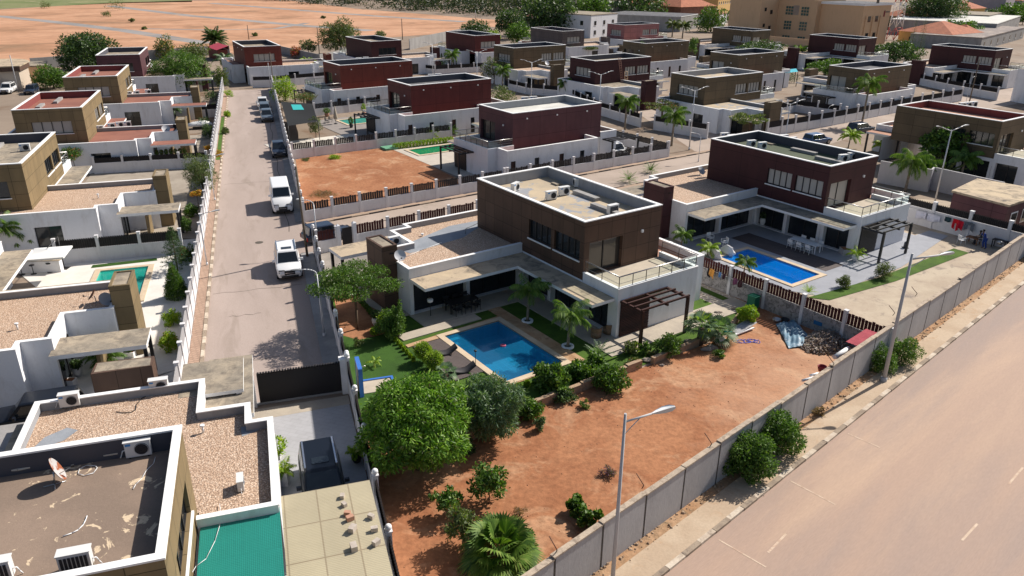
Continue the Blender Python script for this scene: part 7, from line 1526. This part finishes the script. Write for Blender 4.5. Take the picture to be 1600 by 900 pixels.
# ------------------------------------------------------------- left villas
WC=plain('white_canvas',(.72,.72,.70),.9)
t=thing('cantilever_parasol','square white parasol hanging from a dark post beside the outdoor bar','parasol',G(101,420),0); top=G(75,390,2.7)-G(101,420); top.z=0
mb=MB(); mb.tube((0,0,0),(-.15,.3,2.7),.04,BLACKM); mb.tube((-.15,.3,2.65),(top.x,top.y,2.85),.03,BLACKM); mb.box(-.35,.35,-.35,.35,0,.06,BLACKM); mb.obj('post',t)
a=1.35; X=Vector((math.cos(R(15)),math.sin(R(15)),0));Y=Vector((-X.y,X.x,0)); mb=MB(); cpt=Vector((top.x,top.y,2.75)); Q=[cpt+X*a*i+Y*a*j-Vector((0,0,.3)) for i,j in ((-1,-1),(1,-1),(1,1),(-1,1))]
for i in range(4): mb.face([Q[i],Q[(i+1)%4],cpt],WC); mb.face([Q[(i+1)%4],Q[i],cpt-Vector((0,0,.02))],WC); mb.face([Q[i]-Vector((0,0,.12)),Q[(i+1)%4]-Vector((0,0,.12)),Q[(i+1)%4],Q[i]],WC)
mb.obj('canopy',t)
t=thing('outdoor_bar','white outdoor bar counter with stone top under the dark roof edge','bar',G(60,425),-5); mb=MB(); mb.box(-2.6,1.9,-.25,.25,0,1.05,WHITE); mb.obj('counter',t); mb=MB(); mb.box(-2.7,2.0,-.4,.35,1.06,1.12,SLABROOF); mb.obj('worktop',t); mb=MB(); mb.box(-1.,.3,.35,1.2,.9,1.0,GREENP); mb.obj('green_panel',t)
for i,(x,y,lb) in enumerate(((35,430,'black bar stool at the white outdoor bar, leftmost of three'),(53,429,'black bar stool at the white outdoor bar, middle of three'),(79,426,'black bar stool at the white outdoor bar, rightmost of three'))):
    q=G(x,y); t=thing('bar_stool',lb,'bar stool',(q.x,q.y,.05)); mb=MB(); mb.lathe([(0,.72),(.18,.72),(.2,.76),(.18,.8),(0,.8)],BLACKM); mb.obj('seat',t); mb=MB(); mb.tube((0,0,0),(0,0,.72),.03,BLACKM); mb.lathe([(.0,.03),(.22,.02),(.22,0)],BLACKM); mb.obj('stem',t)
t=thing('low_wall','low olive panelled wall with stained flat top below the grey canopy','wall',G(190,630,0),NAZ)
bpy.context.view_layer.update()
q=[G(141,585,2.35),G(237,571,2.35),G(241,556,2.35),G(150,567,2.35)]; o=G(190,600,0)
t.location=(0,0,0); t.rotation_euler=(0,0,0)
# jet ski cover, car shade, parasol, ladder, red awning
q=G(312,201); t=thing('covered_jet_ski','small white boat-shaped craft under a cover beside the red tower','boat',(q.x,q.y,.1),75); mb=MB(); secs=[]
for i,(y,w_,h) in enumerate(((-1.6,.5,.7),(-.8,.75,.95),(0,.8,1.05),(.8,.6,1.1),(1.5,.25,.9),(1.9,.05,.7))): secs.append([(-w_,y,.35),(-w_*.8,y,h*.7),(0,y,h),(w_*.8,y,h*.7),(w_,y,.35)])
for a_,b_ in zip(secs[:-1],secs[1:]):
    for i in range(4): mb.face([a_[i],a_[i+1],b_[i+1],b_[i]],WC,sm=True)
    mb.face([a_[0],b_[0],b_[4],a_[4]],WC)
mb.face(secs[0][::-1],WC); mb.obj('hull_cover',t); mb=MB(); mb.box(-.6,.6,-.9,.9,0,.3,BLACKM); mb.obj('trailer',t)
NET=plain('black_shade_net',(.012,.013,.014),.9)
t=thing('car_shade','large black shade net with a turquoise patch beside the left street','shade net',G(455,205),0); P=[G(439,159,2.6),G(488,162,2.6),G(497,190,2.6),G(450,197,2.6)]; o=Vector(t.location); mb=MB(); n=10
def sh(u,v): p=P[0].lerp(P[1],u).lerp(P[3].lerp(P[2],u),v); return (p.x-o.x,p.y-o.y,2.6-.18*math.sin(PI*u)*math.sin(PI*v)+.05*math.sin(9*v))
for i in range(n):
    for j in range(n): mb.face([sh(i/n,j/n),sh(i/n,(j+1)/n),sh((i+1)/n,(j+1)/n),sh((i+1)/n,j/n)],NET)
mb.obj('net',t); mb=MB(); mb.face([tuple(Vector(sh(u,v))+Vector((0,0,.04))) for u,v in ((.30,.12),(.32,.34),(.68,.33),(.62,.10))],plain('turquoise_net',(.03,.38,.38),.8)); mb.obj('patch',t)
for u,v in ((0,0),(1,0),(1,1),(0,1)): a=sh(u,v); mb=MB(); mb.tube((a[0],a[1],0),(a[0],a[1],2.6),.05,BLACKM); mb.obj('post',t)
q=G(525,194); t=thing('closed_parasol','tall closed beige parasol on the grey patio by the turquoise pool','parasol',(q.x,q.y,.05)); mb=MB(); mb.lathe([(.22,.7),(.34,.9),(.22,1.8),(.05,2.7),(0,2.75)],plaster('beige_canvas',(.45,.38,.30),amt=.3)); mb.obj('folded_canopy',t); mb=MB(); mb.tube((0,0,0),(0,0,.8),.03,BLACKM); mb.lathe([(0,.1),(.3,.08),(.3,0)],BLACKM); mb.obj('stand',t)
for x,y,lb in ((511,193,'black lounge chair left of the closed beige parasol'),(517,191,'second black lounge chair beside the closed beige parasol')): q=G(x,y); chair(lb,(q.x,q.y,.05),100,BLACKM)
AL=STEEL
t=thing('step_ladder','aluminium step ladder by the white wall of the purple villa','ladder',G(771,268),60)
for sx in (-1,1):
    mb=MB(); 
    for y in (-.22,.22): mb.tube((sx*.5,y,0),(sx*.04,y*.8,1.75),.02,AL,seg=5)
    for i in range(5): u=.1+.17*i; mb.tube((sx*(.5-.46*u),-.22,1.75*u),(sx*(.5-.46*u),.22,1.75*u),.015,AL,seg=4)
    mb.obj('ladder_frame',t)
HO=(25.74,149.37); hfr=lambda x,y,z=0: toW(HO,234.8,x,y,z)
RUSTL=plain('rusty_ladder_metal',(.22,.10,.07),.7)
t=thing('ladder','rusty ladder leaning from the wing roof to the upper roof of the purple villa','ladder',hfr(-1.0,7.9,3.2),234.8)
for y in (0,.5): mb=MB(); mb.tube((-.3,y,0),(.85,y,4.4),.035,RUSTL,seg=5); mb.obj('side_rail',t)
for i in range(11): u=(i+.5)/11; mb=MB(); mb.tube((-.3+1.15*u,0,4.4*u),(-.3+1.15*u,.5,4.4*u),.025,RUSTL,seg=4); mb.obj('rung',t)
t=thing('short_ladder','short pale metal ladder frame standing right of the rusty ladder','ladder',hfr(-.8,6.4,3.2),234.8)
for y in (0,.7): mb=MB(); mb.tube((-.1,y,0),(.2,y,1.9),.035,TERRA,seg=5); mb.obj('side_rail',t)
for i in range(5): u=(i+.3)/4.4; mb=MB(); mb.tube((-.1+.3*u,0,1.9*u),(-.1+.3*u,.7,1.9*u),.03,TERRA,seg=4); mb.obj('rung',t)
RA=plain('red_awning_fabric',(.42,.05,.08),.8)
P=[G(420,101,3.1),G(450,100,3.0),G(457,108,2.7),G(429,109,2.8)]; t=thing('awning','bright red awning on black posts at the red villa','awning',(P[0].x,P[0].y,0)); o=P[0].copy(); o.z=0; mb=MB(); mb.face([tuple(p-o) for p in P][::-1],RA); mb.face([tuple(p-o-Vector((0,0,.06))) for p in P],RA); mb.obj('canopy',t)
for p in (P[2],P[3]): a=p-o; mb=MB(); mb.tube((a.x,a.y,0),(a.x,a.y,a.z),.08,BLACKM); mb.obj('post',t)
q=G(342,92); t=thing('red_slab_roof','steep red sheet roof standing beside the spiky tree palm','roof',(q.x,q.y,0),CAZ); mb=MB(); mb.prism([(-1.2,-4.5),(1.2,-4.5),(1.2,4.5),(-1.2,4.5)],0,2.6,CL_RED); mb.face([(-1.5,-4.7,2.62),(1.5,-4.7,3.5),(1.5,4.7,3.5),(-1.5,4.7,2.62)],RA); mb.face([(1.5,-4.7,3.5),(1.5,-4.7,2.6),(1.5,4.7,2.6),(1.5,4.7,3.5)],CL_RED); mb.obj('shed',t)
# carport pergola of the purple villa
t=thing('carport_pergola','black open pergola over the white car beside the purple villa','pergola',pf(9.4,13.9,0),PAZ)
for x in (-5.5,-.2):
    for y in (0.2,4.6): mb=MB(); mb.box(x-.09,x+.09,y-.09,y+.09,0,2.6,BLACKM); mb.obj('post',t)
mb=MB()
for y in (0.2,4.6): mb.box(-5.7,0,y-.07,y+.07,2.6,2.76,BLACKM)
for i in range(9): mb.box(-5.6+i*.66,-5.5+i*.66,-.1,4.9,2.765,2.88,BLACKM)
mb.obj('slats',t)
q=G(470,0+268); 
mb=MB(); mb.box(-.9,.9,-.9,.9,0,.28,plain('pale_green_cover',(.13,.32,.20),.7)); q=G(608,233); o=mb.obj('pool_pump_cover'); place(o,(q.x,q.y,.03),54.8); tag(o,'pale green box cover at the corner of the bare red plot','cover')
for i,(x,y,lb) in enumerate(((498,268,'small meter box on the wooden pole'),)): pass
# turquoise canopy and neighbours on the right
P=[G(1224,109,3),G(1244,107,3),G(1247,112,3),G(1226,114,3)]; t=thing('canopy','turquoise canopy roof on dark posts between olive villas','canopy',(P[0].x,P[0].y,0)); o=P[0].copy();o.z=0; mb=MB(); mb.face([tuple(p-o) for p in P][::-1],plain('turquoise_sheet',(.02,.36,.45),.6)); mb.obj('roof_sheet',t)
for p in P: a=p-o; mb=MB(); mb.tube((a.x,a.y,0),(a.x,a.y,3),.08,BLACKM); mb.obj('post',t)
P=[G(1490,299,3.1),G(1576,321,3.1),G(1640,300,3.1),G(1528,281,3.1)]; t=thing('brown_outbuilding','low brown building with sandy flat roof at the right edge','building',(P[0].x,P[0].y,0)); o=P[0].copy();o.z=0; pp=[((p-o).x,(p-o).y) for p in P]
mb=MB(); mb.prism(pp,0,3.0,CL_PURPLE); mb.obj('wall',t); cx=sum(p[0] for p in pp)/4;cy=sum(p[1] for p in pp)/4; mb=MB(); mb.prism([(cx+(x-cx)*1.05,cy+(y-cy)*1.05) for x,y in pp],3.0,3.2,SLABLIGHT); mb.obj('roof',t)
a=Vector((*pp[1],0));b=Vector((*pp[2],0)); u=(b-a).normalized(); nn=Vector((u.y,-u.x,0)); 
if nn.dot(Vector((cx,cy,0))-a)>0: nn=-nn
for k_ in range(3):
    mb=MB(); p0=a+u*(1.0+2.3*k_)+nn*.02; p1=p0+u*1.4; mb.face([(p0.x,p0.y,.8),(p1.x,p1.y,.8),(p1.x,p1.y,2.2),(p0.x,p0.y,2.2)],COPE); mb.face([((p0+u*.15+nn*.02).x,(p0+u*.15+nn*.02).y,.95),((p1-u*.15+nn*.02).x,(p1-u*.15+nn*.02).y,.95),((p1-u*.15+nn*.02).x,(p1-u*.15+nn*.02).y,2.05),((p0+u*.15+nn*.02).x,(p0+u*.15+nn*.02).y,2.05)],GLASS); mb.obj('window',t)
P=[G(1578,158),G(1640,170)]; o=P[0]; t=thing('white_house','tall plain white house wall at the upper right edge','house',(o.x,o.y,0)); mb=MB(); a=P[1]-P[0]; u=a.normalized();n2=Vector((-u.y,u.x,0))*10; mb.prism([(0,0),(a.x,a.y),((a+n2).x,(a+n2).y),(n2.x,n2.y)],0,6,WHITE,top=SLABROOF); mb.obj('wall',t)

bpy.data.objects.remove([o for o in bpy.data.objects if o.get('label')=='low olive panelled wall with stained flat top below the grey canopy'][0])
q=[G(141,585,2.3),G(237,571,2.3),G(241,556,2.3),G(150,567,2.3)]; o=q[0].copy(); o.z=0
mb=MB(); pp=[((p-o).x,(p-o).y) for p in q]; mb.prism(pp,0,2.3,CL_DKBROWN); cx=sum(p[0] for p in pp)/4;cy=sum(p[1] for p in pp)/4
mb.prism([(cx+(x-cx)*.93,cy+(y-cy)*.8) for x,y in pp],2.3,2.31,SLABROOF); ob=mb.obj('panelled_block'); ob.location=o; tag(ob,'low brown panelled block with stained top in front of the grey canopy','wall')
for x in [o for o in bpy.data.objects if o.name.startswith('entrance_tower') and o.parent==V['N']]: bpy.data.objects.remove(x)
# ============================================================= TOWN BEYOND THE ESTATE
def hz(q,yt):
    lo,hi=0,60
    for _ in range(40):
        mm=(lo+hi)/2; d=Vector((q.x,q.y,mm-HH)); v=450-F*d.dot(up)/d.dot(_f)
        if v>yt: lo=mm
        else: hi=mm
    return lo
def building(label,q,az,w_,l_,h,wm,rm,wins=(),roof='flat',rh=0,name='house',cat='house',group=None,over=.5,wsz=(1.2,1.4),z0=1.0,floors=1,fh=3.,wpane=GLASS,cap=None):
    """q = corner nearest the camera; faces run to the left (length l_, towards az) and right (w_, towards az+90)"""
    t=thing(name,label,cat,(q.x,q.y,0),az,group); mb=MB(); P=[(0,0),(w_,0),(w_,l_),(0,l_)]
    mb.box(0,w_,0,l_,0,h,wm); mb.obj('wall',t); mb=MB()
    if roof=='flat':
        mb.box(-.1,w_+.1,-.1,l_+.1,h+.005,h+.25,cap or rm,top=rm)
    else:
        e=over; r=min(w_,l_)/2; a=[(-e,-e),(w_+e,-e),(w_+e,l_+e),(-e,l_+e)]
        if l_>=w_: p,q_=(w_/2,r),(w_/2,l_-r)
        else: p,q_=(r,l_/2),(w_-r,l_/2)
        z1=h+rh; A=[(x,y,h) for x,y in a]; 
        if l_>=w_: F_=[[A[0],A[1],(*p,z1)],[A[1],A[2],(*q_,z1),(*p,z1)],[A[2],A[3],(*q_,z1)],[A[3],A[0],(*p,z1),(*q_,z1)]]
        else: F_=[[A[0],A[1],(*q_,z1),(*p,z1)],[A[1],A[2],(*q_,z1)],[A[2],A[3],(*p,z1),(*q_,z1)],[A[3],A[0],(*p,z1)]]
        for f in F_: mb.face(f,rm)
        mb.face([(x,y,h-.01) for x,y in a[::-1]],COPE)
    mb.obj('roof',t)
    for side,n in wins:
        for fl in range(floors):
            for i in range(n):
                L=w_ if side in 'RB' else l_; u=L*(i+.5)/n; a0,a1=u-wsz[0]/2,u+wsz[0]/2; b0=z0+fl*fh; b1=b0+wsz[1]; m_=MB()
                if side=='R': m_.box(a0,a1,-.06,-.02,b0,b1,wpane); m_.box(a0-.1,a1+.1,-.1,-.061,b0-.12,b0,COPE)
                else: m_.box(-.06,-.02,a0,a1,b0,b1,wpane); m_.box(-.1,-.061,a0-.1,a1+.1,b0-.12,b0,COPE)
                m_.obj('window',t)
    return t
# tall beige building in three stepped blocks
q2=G(1340,72); H2=hz(q2,9.5)
t=thing('beige_building','tall beige institutional building with green-glazed windows behind the estate','building',(q2.x,q2.y,0),CAZ)
mb=MB(); mb.box(0,15,0,15,0,H2,TERRA); mb.obj('right_block',t); mb=MB(); mb.box(-.4,15.4,-.4,15.4,H2+.01,H2+.7,COPE,top=GREYROOF); mb.obj('right_block_roof',t)
mb=MB(); mb.box(-2,13,15.02,30,0,H2+1.2,TERRA); mb.obj('middle_block',t)
mb=MB(); mb.box(-11,8,30.02,43,0,H2+5,TERRA); mb.obj('left_block',t)
GG=plain('green_window_glass',(.06,.12,.11),.1,0,.6)
for fl in range(3):
    for k_ in (0,1):
        m_=MB(); y0=18.0+k_*6; z=H2-3.8-fl*4.6
        for i in range(3):
            for j in range(3): m_.box(-2.08,-2.02,y0+i*1.0,y0+i*1.0+.8,z+j*.95,z+j*.95+.75,GG)
        m_.obj('window',t)
m_=MB()
for i in range(6): m_.box(-2.1,-2.02,21.8+i*.38,21.98+i*.38,H2-3.8,H2-.8,CONC)
m_.obj('louvre_panel',t)
for x,z in ((3,2),(7,2),(3,7),(7,7),(6,12)): m_=MB(); m_.box(x,x+1.5,-.08,-.02,z,z+1.7,GLASS); m_.obj('window',t)
for x in (1.5,5.4,9.4): m_=MB(); m_.box(x,x+.35,-.3,-.02,0,H2-3,TERRA); m_.obj('pilaster',t)
for z in (3,8,13): m_=MB(); m_.box(-6,-4.8,29.94,30.0,z,z+1.3,GLASS); m_.obj('window',t); m_=MB(); m_.box(-9,-8,29.94,30.0,z+1,z+2.1,GLASS); m_.obj('window',t)
m_=MB(); m_.box(11.2,12.0,-.08,-.02,H2-3.4,H2-1.6,plain('dark_red_sign',(.2,.03,.03),.6)); m_.obj('small_sign',t)
for i in range(5): m_=MB(); m_.box(12.4+i*.45,12.7+i*.45,-.08,-.02,H2-2.2,H2-1.8,plain('sign_letter_grey',(.2,.16,.14),.6)); m_.obj('wall_sign_mark',t)
# red and white lattice tower
q=G(1396,62); t=thing('lattice_tower','red and white lattice mast rising past the beige building','mast',(q.x,q.y,0),-20); RW_=plain('mast_red',(.45,.08,.07),.6)
for k_ in range(7):
    z0,z1=k_*4.,(k_+1)*4.; w0,w1=1.6-k_*.14,1.6-(k_+1)*.14; m_=RW_ if k_%3==0 else WHITEP; mb=MB()
    for sx in (-1,1):
        for sy in (-1,1): mb.tube((sx*w0,sy*w0,z0),(sx*w1,sy*w1,z1),.14,m_,seg=5)
    for sx in (-1,1): mb.tube((-sx*w0,-w0,z0),(sx*w1,-w1,z1),.09,m_,seg=4); mb.tube((-w0,-sx*w0,z0),(-w1,sx*w1,z1),.09,m_,seg=4); mb.tube((w0,-sx*w0,z0),(w1,sx*w1,z1),.09,m_,seg=4)
    mb.tube((-w1,-w1,z1),(w1,-w1,z1),.09,m_,seg=4); mb.obj('mast_section',t)
B=building
B('cream house with large hipped orange roof behind the right-hand maroon villa',G(1483,75),CAZ,19,17,3.9,YELLOW,TILE,(('R',4),('L',2)),'hip',3.2)
B('small wing with orange hipped roof at the right end of the cream house',G(1512,71),CAZ,7,8,3.6,YELLOW,TILE,(('R',1),),'hip',2.4)
B('tan house with orange roof beside the lattice mast',G(1425,48),CAZ,26,14,5,mottled('khaki_wall',(.35,.29,.17),(.3,.25,.15),.5),TILE,(('R',3),('L',2)),'hip',3)
B('yellow house with orange roof right of the very large dark tree',G(1512,36),CAZ,13,14,6,YELLOW,TILE,(('R',3),),'hip',3)
B('orange-roofed house near the white gabled house at the top',G(985,22),CAZ,26,18,4.5,CONC,TILE,(('R',4),),'hip',4.5)
B('orange-roofed pyramid house left of the long yellow hall',G(1062,34),CAZ,22,26,6,mottled('red_brick_wall',(.32,.16,.11),(.25,.12,.09),.6),TILE,(('R',2),),'hip',5.5)
B('long yellow hall with orange roof left of the tall beige building',G(1120,24),-60,46,16,8,YELLOW,TILE,(('R',12),),'hip',4,wsz=(1.6,1.2),z0=5)
B('grey warehouse with white upper panels in front of the orange pyramid roof',G(1062,50),-60,20,30,5.2,CONC,GREYROOF,(('R',5),('L',4)),cap=COPE)
B('grey concrete block building with dark opening beside the pink roof',G(948,36),CAZ,12,8,8.5,CONC,SLABROOF,(('R',1),))
B('white modern two-storey house with dark windows behind the pink-walled villa',G(922,60),-50,16,22,7.2,WHITE,SLABROOF,(('R',3),('L',3)),floors=2)
B('white gabled house at the top edge between trees',G(944,17),-60,10,12,6,WHITE,WHITEP,(),'hip',4)
B('pale pink sheet roof shed behind the grey block building',G(985,31),-60,30,10,4,CONC,plain('pink_sheet',(.55,.38,.42),.6))
B('small bright yellow kiosk with flat roof near the beige building',G(1162,48),CAZ,5,5,4.5,plain('bright_yellow_wall',(.65,.40,.05),.7),plain('bright_yellow_wall',(.65,.40,.05),.7),(('R',1),))
B('purple-grey low building behind the yellow kiosk',G(1180,36),-60,24,10,4.5,mottled('mauve_wall',(.25,.22,.26),(.2,.18,.22),.5),GREYROOF,(('R',3),))
B('long ruin-like white building beside the grey warehouse',G(1120,40),-60,14,8,4,WHITE,REDROOF,(('R',4),))
B('low pale outbuildings at the foot of the woodland, left one',G(830,42),-60,14,8,3.5,WHITE,REDROOF,(('R',2),))
B('low pale outbuildings at the foot of the woodland, right one',G(848,46),-60,12,8,3.2,CONC,PINKROOF,(('R',2),))
B('flat white warehouse roof at the upper right edge',G(1552,62),-52,60,34,5,CONC,PALEROOF,(('R',4),))
B('long unfinished grey concrete shed below the white warehouse',G(1530,80),-48,60,20,3.6,CONC,mottled('grey_broken_roof',(.32,.27,.24),(.22,.19,.18),.2,(.5,.42,.35),.5),(('R',7),),)
B('grey stepped concrete house right of the very large dark tree',G(1540,48),-50,26,16,5.5,CONC,SLABROOF,(('R',4),('L',2)))
B('pale mauve two-storey block house at the upper right',G(1565,30),-50,24,16,9,mottled('mauve_render',(.42,.38,.42),(.36,.32,.36),.5),GREYROOF,(('R',4),),floors=2)
rg=random.Random(4); wm=[WHITE,CONC,TERRA,mottled('pale_pink_wall',(.45,.35,.33),(.4,.31,.29),.5),plaster('pale_blue_wall',(.42,.46,.52))]; rm=[TILE,SLABROOF,GREYROOF,PALEROOF,REDROOF]
WN=['white','grey','peach','pale pink','pale blue']; RN=['orange','sandy','grey','pale','dull red']; ORD=['first','second','third','fourth','fifth','sixth','seventh','eighth','ninth','tenth']
for zn,(xa,xb,ya,yb,cnt,wh) in enumerate(((1180,1470,-9,3,10,'row behind the beige building'),(1485,1660,-4,5,10,'farthest row at the top right'),(1500,1670,6,14,8,'middle row at the top right'),(1520,1680,15,25,7,'nearest row at the top right'))):
    xs=sorted(rg.uniform(xa,xb) for _ in range(cnt))
    for n_,x in enumerate(xs):
        y=rg.uniform(ya,yb); q=G(x,y-1); wi,ri=rg.randrange(5),rg.choice((0,0,0,1,2,3,4)); rf_=rg.choice(('flat','flat','hip'))
        B(f'{WN[wi]} house with {RN[ri]} roof, {ORD[n_]} in the {wh}',q,rg.choice((CAZ,-50,-40)),rg.uniform(8,17),rg.uniform(8,15),rg.uniform(3,8),wm[wi],rm[ri],(('R',2),),('hip' if ri==0 else rf_),2.5,group='small houses of the far town')
# round-roofed pale building at far left
q=G(36,141); t=thing('pale_round_roof_building','pale building with rounded tan roof edge at the far left','building',(q.x,q.y,0),-30); mb=MB()
poly=[(0,0)]+[(4.5*math.cos(a)-3,7+6*math.sin(a)) for a in [PI*.5*i/6 for i in range(7)]]+[(-26,14),(-26,0)]
mb.prism(poly,0,3.6,plaster('tan_wall',(.50,.42,.34),amt=.3)); mb.obj('wall',t); mb=MB(); mb.prism([(x*1.03+.3,y*1.04-.4) for x,y in poly],3.6,4.4,CL_DKBROWN); mb.obj('fascia',t); mb=MB(); mb.prism([(x*1.04+.4,y*1.05-.5) for x,y in poly],4.41,4.6,SLABLIGHT); mb.obj('roof',t)
B('pale stepped shed behind the pale round-roofed building',G(-10,132),-30,10,8,3,TERRA,SLABROOF)
